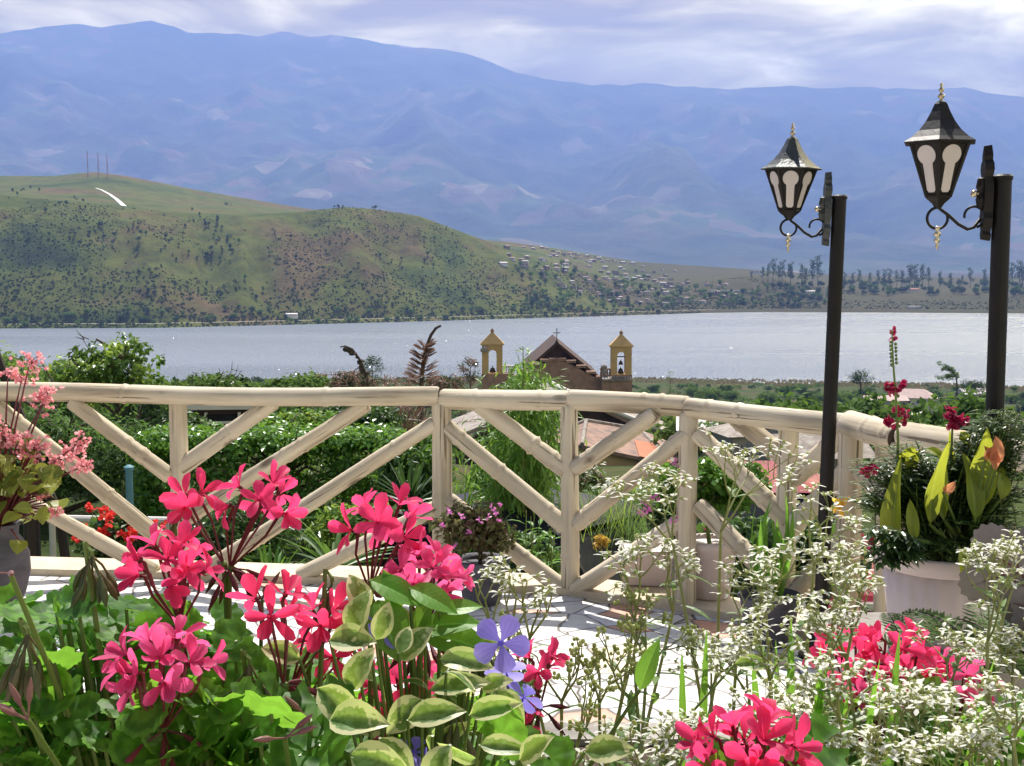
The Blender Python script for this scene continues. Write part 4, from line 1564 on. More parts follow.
# village across the lake: a few shared meshes, each house its own object
protos = []
wallcols = [surf('village wall %d' % i, c_, None, .3, .9) for i, c_ in enumerate([(.62, .57, .52), (.44, .36, .31), (.70, .67, .64), (.36, .26, .21)])]
roofcols = [surf('village roof %d' % i, c_, None, .3, .9) for i, c_ in enumerate([(.34, .21, .17), (.60, .55, .52), (.26, .21, .19), (.40, .26, .20)])]
for i in range(8):
    bb = house_mb(ru(6, 11), ru(5, 8), ru(2.6, 4.6), ru(.9, 1.8), hip=i % 3 == 0, flat=i % 4 == 1, win=random.choice([2, 3]))
    o = bb.build('house', [wallcols[i % 4], roofcols[(i * 3 + i // 4) % 4], M['dark_glass']], None)
    protos.append(o)
used_h = set()
VG = 'houses of the village on the far shore'
spots = []
random.seed(5)
while len(spots) < 140:
    px = random.gauss(615, 48)
    lo_, hi_ = np.interp(px, [500, 560, 620, 700, 760], [240, 252, 262, 275, 285]), np.interp(px, [500, 560, 620, 700, 760], [254, 288, 306, 306, 304])
    if not 500 < px < 765:
        continue
    py = ru(lo_, hi_)
    spots.append((px, py))
spots += [(520 + i * 5.5, 241 + i * 1.7 + ru(-2, 2)) for i in range(12)] + [(640 + i * 9, 306 - ru(0, 5)) for i in range(8)]
for (px, py) in spots:
    h = far_hit(px, py)
    if h is None or h.z < LAKE + 3:
        continue
    i = random.randrange(8)
    o = protos[i] if i not in used_h else protos[i].copy()
    if i in used_h:
        C.objects.link(o)
    used_h.add(i)
    o.location = (h.x, h.y, h.z)
    k = ru(.75, 1.15)
    o.scale = (k, k, k)
    o.rotation_euler = (0, 0, ru(-.8, .8))
    tag(o, 'small house of the village scattered on the hillside across the lake', 'house', VG)
for i, o in enumerate(protos):
    if i not in used_h:
        bpy.data.objects.remove(o)
big = []
for lab, px, py, w_, d_, h_, rot in [('long white building with flat roofline on the knoll across the lake', 757, 274, 27, 12, 7.5, .1),
                                     ('low white annex on the slope right of the white knoll building', 782, 275, 22, 7, 3, -.25),
                                     ('long low pale greenhouse strip on the dark slope above the far shore', 729, 292, 62, 7, 2.2, .0),
                                     ('isolated low pale shed near the waterline between the two lamps', 914, 308, 20, 8, 2.6, .1),
                                     ('pale shed on the far shore immediately left of the left lamp', 808, 293, 22, 7, 2.8, -.1),
                                     ('reddish roofed farmhouse among far shore trees between the lamps', 914, 291, 16, 8, 3.5, .2),
                                     ('white house standing alone on the brown flank of the long hill', 503, 266, 12, 7, 4, .4),
                                     ('small pale roadside shed by the lake at the hill foot', 292, 318, 14, 6, 3, 0)]:
    h = far_hit(px, py)
    if h is None:
        h = far_hit(px, py + 3)
    if h:
        house_full('house', lab, 'house', (h.x, h.y, h.z), rot, w_, d_, h_, 1.2, M['plaster'], tin if 'red' not in lab else M['tile_orange'], flat='flat' in lab or 'low' in lab, win=5)
for i, px in enumerate((88, 98.5, 107.5)):
    h = far_hit(px, 178) or far_hit(px, 180)
    if h:
        b = MB()
        for dx, dy in ((-1, -1), (1, -1), (1, 1), (-1, 1)):
            b.tube([(h.x + dx * 1.0, h.y + dy * 1.0, h.z - 1), (h.x + dx * .45, h.y + dy * .45, h.z + 52 - i * 4)], .22, 4)
        for k in range(14):
            z0 = h.z + k * 3.6
            q = .95 - k * .035
            b.add([(h.x - q, h.y - q, z0), (h.x + q, h.y - q, z0 + 3.4), (h.x + q, h.y - q, z0 + 3.8), (h.x - q, h.y - q, z0 + .4)], [(0, 1, 2, 3)])
            b.box((h.x, h.y, z0), (2 * q, 2 * q, .25))
        o = b.build('radio_mast', M['mast'], None, origin=(h.x, h.y, h.z))
        tag(o, ['leftmost of the three lattice radio masts on the hilltop', 'middle one of the three lattice radio masts on the hilltop', 'rightmost of the three lattice radio masts on the hilltop'][i], 'mast', 'radio masts on the hilltop')

# ================================================================ VEGETATION HELPERS
def clumps(b, c, rad, K, per, cr, Ln, W, mi=0, shell=0.55, up=0.35, box=False, flat=0.0, droop=0.0, zmin=None):
    c = Vector(c)
    for _ in range(K):
        if box:
            v = Vector((ru(-1, 1), ru(-1, 1), ru(-1, 1)))
            ax_ = random.choice((0, 1, 2, 2))
            if random.random() < .8:
                v[ax_] = random.choice((-1, 1)) if ax_ != 2 else 1
        else:
            v = rv() * (shell + (1 - shell) * random.random())
        k = ru(0.65, 1.3)
        cc = c + Vector((v.x * rad[0], v.y * rad[1], v.z * rad[2]))
        for _ in range(per):
            o = rv()
            p = cc + Vector((o.x, o.y, o.z * 0.8)) * (cr * k * (0.45 + 0.55 * random.random()))
            if zmin is not None and p.z < zmin:
                continue
            n = (o + Vector((0, 0, up)) + rv() * 0.6).normalized()
            d = (rv() + o * 0.5 + Vector((0, 0, -droop)))
            d = (d - n * d.dot(n))
            if d.length < 1e-4:
                continue
            d.normalize()
            s = ru(0.65, 1.25)
            b.rhomb(p, d, n, Ln * s, W * s, mi, 0.45, 0.1)


def limbs(b, base, top, r, n, spread, mi=0, sub=3, bendy=.12, start=.35):
    base, top = Vector(base), Vector(top)
    H = (top - base).length
    pts = [base.lerp(top, i / 6) + Vector((ru(-1, 1), ru(-1, 1), 0)) * (bendy * H * .12 if i else 0) for i in range(7)]
    b.tube(pts, [r * (1 - .13 * i) for i in range(7)], 8, mi)
    for k in range(n):
        t = start + (1 - start) * (k + .5) / n
        p0 = base.lerp(top, t)
        a = ru(0, 2 * PI)
        d = Vector((math.cos(a), math.sin(a), ru(.2, .9))).normalized()
        Lb = spread * ru(.6, 1.1) * (1.15 - .5 * t)
        q = [p0, p0 + d * Lb * .4 + Vector((0, 0, .04 * Lb)) + rv() * Lb * bendy, p0 + d * Lb * .75 + rv() * Lb * bendy, p0 + d * Lb + Vector((0, 0, .1 * Lb))]
        b.tube(q, [r * .45, r * .32, r * .2, r * .08], 5, mi)
        for _ in range(sub):
            e0 = q[1].lerp(q[3], random.random())
            b.tube([e0, e0 + (d + rv() * .9).normalized() * Lb * .4], [r * .16, r * .05], 4, mi)


def shrub(name, label, cat, px0, px1, py0, py1, Y, leafs, K, per, cr, Ln, W, depth=None, group=None, box=False, trunk=None, gz=None, limb=7, stem_mat='bark', shell=.5, up=.35, droop=0.0, bendy=.12):
    """a shrub or tree whose foliage spans the given pixels at depth Y and whose stems reach the ground"""
    a, c = at(px0, py0, Y), at(px1, py1, Y)
    cen = Vector(((a.x + c.x) / 2, Y, (a.z + c.z) / 2))
    rx, rz = abs(c.x - a.x) / 2, abs(a.z - c.z) / 2
    ry = depth if depth else rx * .8
    g = gz if gz is not None else zg(cen.x, Y)
    root = thing(name, label, cat, (cen.x, Y, g), group)
    b = MB()
    r = trunk or max(.02, rx * .06)
    limbs(b, (cen.x, Y, g - .05), (cen.x, Y, cen.z + rz * .55), r, limb, rx * .85, bendy=bendy)
    b.build('trunk' if 'tree' in name else 'stem', M[stem_mat], root)
    mats = leafs if isinstance(leafs, list) else [leafs]
    b = MB()
    for i, m_ in enumerate(mats):
        clumps(b, cen, (max(.01, rx - cr * .6), max(.01, ry - cr * .6), max(.01, rz - cr * .6)), K // len(mats), per, cr, Ln, W, i, shell, up, box, droop=droop, zmin=g + .02)
    b.build('crown' if 'tree' in name else 'foliage', [M[m_] for m_ in mats], root)
    return root


# ================================================================ FAR SHORE AND HILL VEGETATION
random.seed(21)


def tree_mesh(name, H, rx, K, per, cr, Ln, W, leafm_, trunk_r, crown0=.35, slim=False):
    b = MB()
    b.tube([(0, 0, -1), (ru(-.1, .1), 0, H * .3), (ru(-.2, .2), ru(-.2, .2), H * .8)], [trunk_r, trunk_r * .75, trunk_r * .3], 6, 1)
    for k in range(5):
        a = ru(0, 6.28)
        z = H * ru(crown0 * .8, .7)
        b.tube([(0, 0, z), (math.cos(a) * rx * .6, math.sin(a) * rx * .6, z + H * .16)], [trunk_r * .4, trunk_r * .1], 4, 1)
    if slim:
        for k in range(K):
            z = H * (crown0 + (1 - crown0) * (k + .5) / K)
            a = ru(0, 6.28)
            q = rx * ru(.1, .9) * (1 - .55 * (k / K))
            clumps(b, (math.cos(a) * q, math.sin(a) * q, z), (.3, .3, .3), 1, per, cr, Ln, W, 0)
    else:
        zc_ = H * (1 + crown0) / 2
        clumps(b, (0, 0, zc_), (rx - cr * .5, rx - cr * .5, H * (1 - crown0) / 2 - cr * .5), K, per, cr, Ln, W, 0, .35)
    return b.build(name, [M[leafm_], M['bark']], None)


def spread(protos_, placements, label, cat, group):
    used = set()
    for (loc, k, rz) in placements:
        i = random.randrange(len(protos_))
        if i in used:
            o = protos_[i].copy()
            C.objects.link(o)
        else:
            o = protos_[i]
            used.add(i)
        o.location = loc
        o.scale = (k * ru(.9, 1.15), k * ru(.9, 1.15), k)
        o.rotation_euler = (0, 0, rz)
        tag(o, label, cat, group)
    for i, o in enumerate(protos_):
        if i not in used:
            bpy.data.objects.remove(o)


far_round = [tree_mesh('tree', ru(6, 8), ru(3.4, 4.6), 13, 22, 1.7, 1.3, .9, m_, .3, .2) for m_ in ('wood1', 'wood3', 'wood1', 'wood2', 'wood3')]
pl_ = []
for i in range(120):      # along the lakeside road
    px = -60 + 730 * (i + random.random()) / 120
    j = int((px - U[0]) / 5)
    Y = Ysh[j] + random.choice([6, 8, 27, 30, 34, 40, 52])
    X = (px - 512) / F * Y
    pl_.append(((X, Y, far_z(X, Y) - .4), ru(.55, 1.25), ru(0, 6)))
spread(far_round, pl_, 'dark rounded tree in the line along the lakeside road under the long hill', 'tree', 'trees along the lakeside road')
hill_t = [tree_mesh('hill_tree', ru(5, 8), ru(2.0, 3.6), 9, 20, 1.4, 1.2, .8, m_, .25, .25) for m_ in ('wood3', 'wood1', 'wood3')]
pl_ = []
for (px, py, n_, sx_, sy_) in [(25, 192, 6, 22, 6), (70, 205, 12, 30, 6), (125, 232, 14, 40, 16), (165, 245, 10, 30, 15), (205, 222, 12, 18, 12), (225, 240, 10, 16, 10), (220, 258, 9, 20, 10), (345, 207, 12, 22, 3), (375, 208, 10, 30, 3), (60, 240, 14, 50, 8), (330, 255, 12, 60, 20), (430, 260, 12, 40, 20), (120, 290, 12, 90, 10), (260, 290, 14, 90, 12), (470, 295, 12, 50, 10), (225, 206, 3, 20, 1)]:
    for _ in range(n_):
        h = far_hit(random.gauss(px, sx_ * .6), random.gauss(py, sy_ * .6))
        if h and h.z > LAKE + 5:
            pl_.append(((h.x, h.y, h.z - .3), ru(.5, 1.2), ru(0, 6)))
spread(hill_t, pl_, 'small dark tree dotted on the dry slopes of the long hill across the lake', 'tree', 'trees dotted over the long hill')
vill_t = [tree_mesh('village_tree', ru(7, 10), ru(3.2, 5), 13, 22, 1.8, 1.3, .9, m_, .3, .2) for m_ in ('wood1', 'wood3', 'wood2')]
pl_ = []
for i in range(210):
    px = ru(515, 775)
    lo_, hi_ = np.interp(px, [500, 560, 620, 700, 775], [256, 262, 268, 278, 287]), np.interp(px, [500, 560, 620, 700, 775], [312, 312, 310, 308, 306])
    h = far_hit(px, lo_ + (hi_ - lo_) * random.random() ** .6)
    if h and h.z > LAKE + 3:
        pl_.append(((h.x, h.y, h.z - .4), ru(.6, 1.35), ru(0, 6)))
spread(vill_t, pl_, 'green tree standing between the houses of the village across the lake', 'tree', 'trees among the village houses')
euc = [tree_mesh('eucalyptus_tree', ru(24, 32), ru(3.2, 5.5), 16, 22, 2.6, 1.7, 1.0, 'wood3', .45, .35, True) for _ in range(5)]
pl_ = []
for px in [753, 762, 766, 772, 779, 783, 789, 792, 800, 806, 812, 818, 845, 851, 858, 868, 878, 884, 889, 896, 902, 908, 915, 921, 930, 941, 950, 962, 971, 985, 1003, 1011, 1018, 1021]:
    h = far_hit(px + ru(-2, 2), np.interp(px, [750, 800, 860, 1024], [281, 286, 288, 288]))
    if h:
        top = np.interp(px, [750, 765, 780, 800, 818, 840, 880, 900, 920, 960, 1010, 1024], [268, 262, 259, 262, 257, 270, 266, 264, 260, 270, 261, 262]) + ru(-1, 7)
        Ht = (CAM.z + (zat(top, h.y) - CAM.z)) - h.z
        pl_.append(((h.x, h.y, h.z - .5), max(.4, Ht / 29), ru(0, 6)))
spread(euc, pl_, 'tall slender eucalyptus rising above the far shore trees on the right', 'tree', 'eucalyptus row on the far shore')
dense = [tree_mesh('shore_tree', ru(8, 11), ru(4, 6), 15, 24, 2.0, 1.5, 1.0, m_, .35, .15) for m_ in ('wood3', 'wood3', 'wood1')]
pl_ = []
for i in range(170):
    px = ru(778, 1060)
    hi_ = np.interp(px, [778, 810, 850, 1024], [296, 303, 296, 297])
    h = far_hit(px, ru(284, hi_))
    if h:
        pl_.append(((h.x, h.y, h.z - .5), ru(.7, 1.5), ru(0, 6)))
for i in range(26):
    px = ru(778, 840)
    h = far_hit(px, ru(296, 308))
    if h:
        pl_.append(((h.x, h.y, h.z - .5), ru(.6, 1.1), ru(0, 6)))
spread(dense, pl_, 'dark green tree in the dense belt behind the far shore on the right', 'tree', 'tree belt behind the far shore')

# hill scrub: beyond counting
random.seed(33)
b = MB()
cnt = 0
while cnt < 11000:
    px = ru(-70, 1060)
    j = (px - U[0]) / 5
    i = int(j)
    t_ = random.random() ** 1.15
    Y = Ysh[i] + 27 + (Dr[i] - 20) * t_
    X = (px - 512) / F * Y
    nz = float(fbm(np.array([X / 120.]), np.array([Y / 90.]), 5, 77)[0])
    if nz + (0.26 * (1 - t_) ** 1.5 - .03) < 0.52 and random.random() > .035:
        continue
    if px > 820 and random.random() < .6:
        continue
    s = ru(.5, 1.0 + 1.0 * random.random()) * (1.3 - .5 * t_)
    z = far_z(X, Y)
    b.blob((X, Y, z + s * .25), s, s * .72, 0, .35)
    cnt += 1
tag(b.build('hill_scrub', M['scrub'], None), 'low dark scrub covering the long hill across the lake', 'scrub', kind='stuff')
b = MB()
for i in range(900):
    px = ru(-80, 700)
    i_ = int((px - U[0]) / 5)
    Y = Ysh[i_] + ru(0.5, 14)
    X = (px - 512) / F * Y
    s = ru(.8, 1.7)
    b.blob((X, Y, far_z(X, Y) + s * .3), s, s * .8, 0, .35)
tag(b.build('shore_reeds', M['scrub'], None), 'dark reeds fringing the foot of the long hill at the waterline', 'reeds', kind='stuff')

# ================================================================ VALLEY BETWEEN TERRACE AND LAKE
random.seed(41)
top_lim = lambda px: np.interp(px, [-200, 0, 60, 175, 200, 330, 345, 480, 500, 640, 760, 830, 1024, 1300], [352, 352, 358, 370, 373, 378, 374, 374, 388, 383, 381, 383, 384, 384])
val = [tree_mesh('valley_tree', 7.0, ru(4.6, 6.2), 36, 46, 1.4, .72, .48, m_, .24, .08) for m_ in ('wood1', 'wood2', 'wood1', 'wood3', 'wood2', 'wood1')]
pl_ = []
tries = 0
while len(pl_) < 285 and tries < 20000:
    tries += 1
    r = 80 + 250 * random.random() if random.random() < .30 else 300 + 500 * random.random()
    a = ru(5, 24) if random.random() < .55 else ru(-24, 24)
    x, y = r * math.sin(R(a)), r * math.cos(R(a))
    px = 512 + F * x / y
    if px < -60 or px > 1090:
        continue
    if 430 < px < 700 and y < 175:
        continue
    z = zg(x, y)
    H = ru(4.5, 9.5)
    tp = CAM.z + (zat(top_lim(px) + ru(0, 6), y) - CAM.z)
    H = min(H, tp - z)
    if H < 2.2:
        continue
    pl_.append(((x, y, z - .2), H / 7.0, ru(0, 6)))
spread(val, pl_, 'bushy green tree in the wooded valley between the terrace and the lake', 'tree', 'trees of the wooded valley')
# undergrowth between them, one mass
b = MB()
for i in range(1900):
    r = 70 + 768 * random.random() ** .75
    a = ru(-26, 26)
    x, y = r * math.sin(R(a)), r * math.cos(R(a))
    px = 512 + F * x / y
    if 430 < px < 700 and y < 172:
        continue
    z = zg(x, y)
    tp = zat(top_lim(px) + 2, y)
    hh = min(ru(1.2, 3.2), tp - z)
    if hh < .5:
        continue
    clumps(b, (x, y, z + hh * .4), (2.8, 2.8, hh * .4), 5, 15, 1.3, 1.0, .7, random.choice((0, 0, 1, 2)), .4)
tag(b.build('undergrowth', [M['wood1'], M['wood2'], M['wood3']], None), 'mass of bushes and undergrowth filling the valley floor', 'undergrowth', kind='stuff')
b = MB()
for i in range(4200):
    a = R(ru(-26, 26))
    r = 848 - 50 * random.random() + 14 * (float(fbm(np.array([a * 30]), np.array([2.]), 3, 4)[0]) - .5)
    x, y = r * math.sin(a), r * math.cos(a)
    z = max(zg(x, y), LAKE)
    hh = ru(.7, 1.9) * (0.4 + 1.0 * float(fbm(np.array([x / 30.]), np.array([y / 12.]), 3, 8)[0]))
    b.rhomb(Vector((x, y, z - .2)), Vector((ru(-.2, .2), ru(-.2, .2), 1)).normalized(), Vector((0, -1, 0)), hh, ru(1.2, 2.2), 0, .4, 0)
tag(b.build('reed_bed', M['reed'], None), 'brown reed bed along the near shore of the lake', 'reeds', kind='stuff')


def far_single(label, px, py_top, py_base, Y, wpx, leafs, K, per, name='tree', droop=0.0, cr=.35, lsz=.05):
    S_ = Y / F
    return shrub(name, label, 'tree', px - wpx / 2, px + wpx / 2, py_top, py_base, Y, leafs, K, per, wpx * S_ * cr * .5, max(.05, wpx * S_ * lsz), max(.03, wpx * S_ * lsz * .6), gz=zat(py_base + 6, Y), trunk=wpx * S_ * .03, droop=droop)


random.seed(43)
far_single('round dark lone tree against the lake just right of the left lamp pole', 861, 368, 388, 430, 30, ['wood3'], 26, 40)
far_single('slim upright poplar at the near lake shore right of the church', 670, 366, 392, 330, 11, ['wood2'], 20, 30)
far_single('dark rounded tree at the water edge near the right lamp pole', 972, 378, 395, 450, 36, ['wood3'], 26, 40)
far_single('bushy dark conifer top left of the church beside the fern palm', 372, 352, 388, 70, 28, ['wood3'], 30, 50)
far_single('two headed dark tree immediately left of the church tower', 470, 352, 390, 75, 30, ['wood3', 'dry'], 34, 50)
far_single('russet leaved low tree between the fern palm and the church', 446, 372, 396, 60, 44, ['dry', 'wood3'], 40, 50)
far_single('russet tinged bush beneath the curved seed stalk', 352, 366, 398, 55, 60, ['dry', 'wood3'], 46, 50)
# windswept pale tree on the right
Y = 300
p0, p1 = at(957, 392, Y), at(955, 372, Y)
root = thing('windswept_tree', 'thin pale windswept tree leaning left over the near shore', 'tree', (p0.x, Y, p0.z - 2))
b = MB()
q = [at(957, 400, Y), at(957, 384, Y), at(956, 376, Y), at(951, 368, Y), at(943, 364, Y)]
b.tube(q, [.22, .18, .14, .09, .04], 6)
b.build('trunk', M['bark'], root)
b = MB()
for (a_, c_) in (((954, 372), (940, 363)), ((956, 377), (938, 378)), ((953, 369), (944, 369)), ((956, 374), (946, 376))):
    for i in range(5):
        p_ = at(a_[0] + (c_[0] - a_[0]) * i / 4, a_[1] + (c_[1] - a_[1]) * i / 4, Y)
        clumps(b, p_, (.4, .4, .15), 2, 22, .55, .5, .22, 0)
b.build('crown', M['wood2'], root)

# fern-like dry palm (araucaria habit) with a bent leader
Y = 46.0
random.seed(47)
base = at(421, 396, Y)
root = thing('fern_palm', 'russet fern-like conifer with tiered branches and a bent bare leader against the lake', 'tree', (base.x, Y, base.z - 3))
b = MB()
ld = [at(421, 420, Y), at(421, 396, Y), at(422, 375, Y), at(424, 358, Y), at(427, 345, Y), at(431, 335, Y), at(436, 328, Y), at(441, 325.5, Y)]
b.tube(ld, [.10, .09, .08, .07, .06, .055, .05, .04], 7)
b.build('trunk', M['bark'], root)
f = MB()
for k in range(46):
    t_ = k / 45
    yy = 386 - 40 * t_
    p0 = at(421.5 + 5 * t_ ** 2, yy, Y)
    a = ru(0, 2 * PI)
    Lb = (.78 - .42 * t_) * ru(.75, 1.1)
    d = Vector((math.cos(a), math.sin(a) * .8, .42 + .25 * t_)).normalized()
    q = [p0, p0 + d * Lb * .5, p0 + d * Lb + Vector((0, 0, .06))]
    f.tube(q, [.022, .016, .006], 4)
    for j in range(10):
        pp = p0 + d * Lb * (.25 + .075 * j)
        for s_ in (-1, 1):
            sd_ = d.cross(Vector((0, 0, 1))).normalized() * s_
            f.rhomb(pp, (d * .8 + sd_ * .5 + Vector((0, 0, -.35))).normalized(), Vector((0, 0, 1)), .17, .045, 0)
f.build('frond', M['dry'], root)
# curved seed stalk
base = at(366, 396, Y)
root = thing('seed_stalk', 'bare curving flower stalk of an agave with dark pods left of the fern-like conifer', 'plant', (base.x, Y, base.z - 3))
b = MB()
b.tube([at(372, 420, Y), at(370, 396, Y), at(366, 375, Y), at(360, 360, Y), at(352, 349, Y), at(345, 346, Y), at(340, 347, Y)], [.07, .065, .06, .05, .04, .03, .02], 6)
b.build('stem', M['bark'], root)
b = MB()
for i in range(26):
    t_ = random.random()
    p_ = at(366 - 24 * t_ + ru(-3, 3), np.interp(t_, [0, .4, 1], [375, 355, 347]) + ru(-3, 3), Y)
    b.blob(p_, ru(.05, .1), ru(.05, .1), 0, .3)
b.build('seed_pod', M['bark'], root)

# ================================================================ GARDEN BELOW THE TERRACE
random.seed(51)
shrub('acacia_tree', 'feathery green tree on the lawn at left behind the urn of begonias', 'tree', -70, 180, 402, 508, 16.2, ['acacia', 'acacia', 'wood3'], 190, 85, .36, .10, .035, depth=1.2, trunk=.10, limb=16, gz=-2.1, shell=.2)
shrub('acacia_tree', 'pale feathery tree top against the lake at the far left edge', 'tree', -90, 40, 338, 430, 27, ['acacia', 'lime'], 110, 70, .45, .14, .05, depth=1.2, gz=-3, trunk=.10, shell=.2)
t_ = shrub('leafy_tree', 'tree with twisted dark twigs and shiny leaves standing above the rail at left', 'tree', 58, 172, 328, 412, 19, ['lime', 'wood1', 'mid'], 72, 24, .14, .10, .065, depth=.7, gz=-2.2, trunk=.055, limb=20, shell=.25, bendy=.3)
b = MB()
for k in range(26):
    p0 = at(ru(75, 150), ru(365, 398), 19 + ru(-.3, .3))
    pts = [p0]
    for j in range(6):
        pts.append(pts[-1] + Vector((ru(-.09, .09), ru(-.06, .06), ru(-.03, .11))))
    b.tube(pts, [.016, .014, .012, .010, .008, .006, .004], 5)
b.build('twisted_twig', M['bark'], t_)
shrub('bush', 'low green bush behind the rail right of the twisted twig tree', 'bush', 165, 260, 374, 412, 46, ['mid', 'wood2'], 60, 50, .42, .16, .10, gz=-4, depth=1)
shrub('bush', 'yellow green bush tucked behind the leafy tree at left', 'bush', 40, 110, 352, 412, 24, ['lime', 'mid'], 60, 50, .3, .11, .07, gz=-3, depth=.8)
shrub('hedge', 'clipped dense green hedge with a deep shaded face behind the left railing', 'hedge', 140, 402, 430, 560, 15.2, ['hedge'], 620, 46, .17, .075, .05, depth=.55, box=True, gz=-2.1, limb=24, trunk=.05)
shrub('shrub', 'sunlit lime green shrub rising above the hedge top', 'shrub', 240, 345, 408, 450, 16.6, ['lime', 'hedge'], 90, 60, .17, .085, .055, gz=-2.1, depth=.5)
shrub('shrub', 'dark glossy leaved shrub under the rail between hedge and russet fronds', 'shrub', 316, 402, 398, 440, 19, ['darkleaf', 'mid'], 90, 60, .19, .10, .06, gz=-2.1, depth=.6)
shrub('shrub', 'green shrub with a few pink blooms left of the middle railing post', 'shrub', 370, 455, 425, 520, 13.8, ['hedge', 'mid'], 110, 50, .18, .09, .05, gz=-2.1, depth=.5)
shrub('shrub', 'dark shrub filling the gap behind the left fence post and shed', 'shrub', 150, 205, 405, 455, 21, ['wood3', 'mid'], 80, 50, .22, .10, .06, gz=-2.2, depth=.5)


def frond_plant(name, label, cat, px, py, Y, n, Ln, W, mat, gz=-2.0, spread_=1.0, bend=1.0, grp=None, elev=(.5, 1.3)):
    p = at(px, py, Y)
    root = thing(name, label, cat, (p.x, Y, gz), grp)
    b = MB()
    b.tube([(p.x, Y, gz - .05), (p.x + .02, Y, p.z)], [.05, .035], 7)
    b.build('stem', M['bark'], root)
    b = MB()
    for k in range(n):
        a = 2 * PI * k / n * 2.4 + ru(-.3, .3)
        e = ru(*elev)
        d = Vector((math.cos(a) * math.cos(e) * spread_, math.sin(a) * math.cos(e) * spread_, math.sin(e))).normalized()
        b.blade(p, d, Vector((0, 0, 1)) if abs(d.z) < .95 else Vector((0, -1, .3)), Ln * ru(.7, 1.1), W, 0, 6, 'strap', bend * ru(.6, 1.3), .35)
    b.build('foliage', M[mat], root)
    return root


frond_plant('palm', 'spiky fan of dark green strap leaves behind the railing left of centre', 'palm', 335, 572, 10.2, 34, .62, .045, 'mid', spread_=1.1, bend=.5, elev=(.05, 1.3))
frond_plant('palm', 'spiky green palm tuft in front of the lawn beside the left long brace', 'palm', 272, 596, 9.4, 26, .42, .035, 'hedge', bend=.5, elev=(.3, 1.4))
frond_plant('yucca', 'dark spiky yucca against the hedge beside the middle post', 'yucca', 410, 505, 12.5, 30, .5, .04, 'darkleaf', bend=.3, elev=(.1, 1.4))
shrub('oleander', 'oleander with narrow glinting leaves behind the left bays of the railing', 'shrub', 176, 300, 485, 590, 10.6, ['darkleaf', 'mid'], 130, 34, .17, .14, .022, gz=-2.0, depth=.5, droop=.2)
shrub('shrub', 'low leafy plants along the terrace edge below the hedge', 'shrub', 300, 420, 500, 560, 11.6, ['mid', 'lime'], 70, 40, .17, .10, .035, gz=-2.0, depth=.4)
# dry feathery grass with russet plumes under the rail
Y = 24
p = at(392, 470, Y)
root = thing('plume_grass', 'russet feathery dry grass clump seen under the rail left of the middle post', 'grass', (p.x, Y, -2.6))
b = MB()
for k in range(150):
    q0 = Vector((p.x + ru(-.6, .6), Y + ru(-.4, .4), -2.6))
    q1 = at(392 + random.gauss(0, 36), ru(372, 440), Y + ru(-.5, .5))
    d = (q1 - q0)
    q2 = q1 + Vector((d.x * .35, ru(-.1, .1), ru(-.12, .02)))
    b.tube([q0, q0.lerp(q1, .6) + Vector((0, 0, .08)), q1, q2], [.008, .008, .007, .003], 4)
    for j in range(12):
        pp = q0.lerp(q1, .55 + .45 * random.random()) if j < 6 else q1.lerp(q2, random.random())
        b.rhomb(pp, (rv() + d.normalized()).normalized(), rv(), .13, .016)
b.build('plume', M['dry'], root)

# bamboo clump right of the middle post
random.seed(57)
Y = 10.8
p = at(520, 560, Y)
root = thing('bamboo', 'tall arching bamboo with bright narrow leaves in front of the church', 'bamboo', (p.x, Y, -2.0))
b = MB()
f = MB()
tips = [(523, 346, 1.0), (536, 372, .9), (508, 376, .9), (545, 388, .8), (497, 400, .8), (556, 405, .7), (520, 392, .9), (531, 405, .9), (486, 420, .7), (510, 412, .8), (545, 425, .8), (496, 440, .8), (522, 432, .8), (480, 455, .6), (556, 440, .6), (505, 470, .7), (540, 465, .7), (488, 490, .7), (520, 490, .7), (552, 490, .5), (500, 510, .6), (535, 515, .6), (515, 530, .5)]
for (tx, ty, k_) in tips:
    q1 = at(tx, ty, Y + ru(-.35, .35))
    q0 = Vector((p.x + ru(-.18, .18), Y + ru(-.2, .2), -2.02))
    mid_ = q0.lerp(q1, .6) + Vector((0, 0, .15))
    b.tube([q0, q0.lerp(mid_, .5), mid_, q1.lerp(mid_, .4), q1], [.013, .012, .010, .007, .003], 6)
    n_ = 95 if k_ < 1 else 70
    for j in range(n_):
        t2 = random.random() ** .8
        c_ = mid_.lerp(q1, t2)
        rr_ = (.24 if k_ < 1 else .20 * (1.1 - t2) + .02)
        p_ = c_ + Vector((random.gauss(0, rr_ * .55), random.gauss(0, rr_ * .5), random.gauss(0, rr_ * .4) - .03))
        dd = (p_ - c_) * 2 + Vector((ru(-.5, .5), ru(-.5, .5), -.55 if t2 < .93 else .25))
        if dd.length < .01:
            continue
        f.blade(p_, dd, (Vector((0, -.4, 1)) + rv() * .5).normalized(), ru(.09, .15), .017, 0, 3, 'lance', .7, .2)
for (ex, ey, erx, ery, n_) in [(520, 455, 34, 62, 1500), (536, 392, 26, 26, 420), (512, 402, 22, 24, 260), (500, 500, 26, 40, 420), (552, 418, 14, 18, 140), (524, 372, 10, 16, 90)]:
    for j in range(n_):
        o_ = rv() * random.random() ** .4
        p_ = at(ex + o_.x * erx, ey + o_.z * ery, Y + o_.y * .28)
        dd = Vector((o_.x * .8 + ru(-.5, .5), o_.y * .6 + ru(-.6, .4), ru(-1.0, .25)))
        f.blade(p_, dd, (Vector((0, -.5, 1)) + rv() * .6).normalized(), ru(.08, .14), .018, 0, 2, 'lance', .5, .2)
b.build('stem', M['stem_green'], root)
f.build('foliage', M['bamboo'], root)
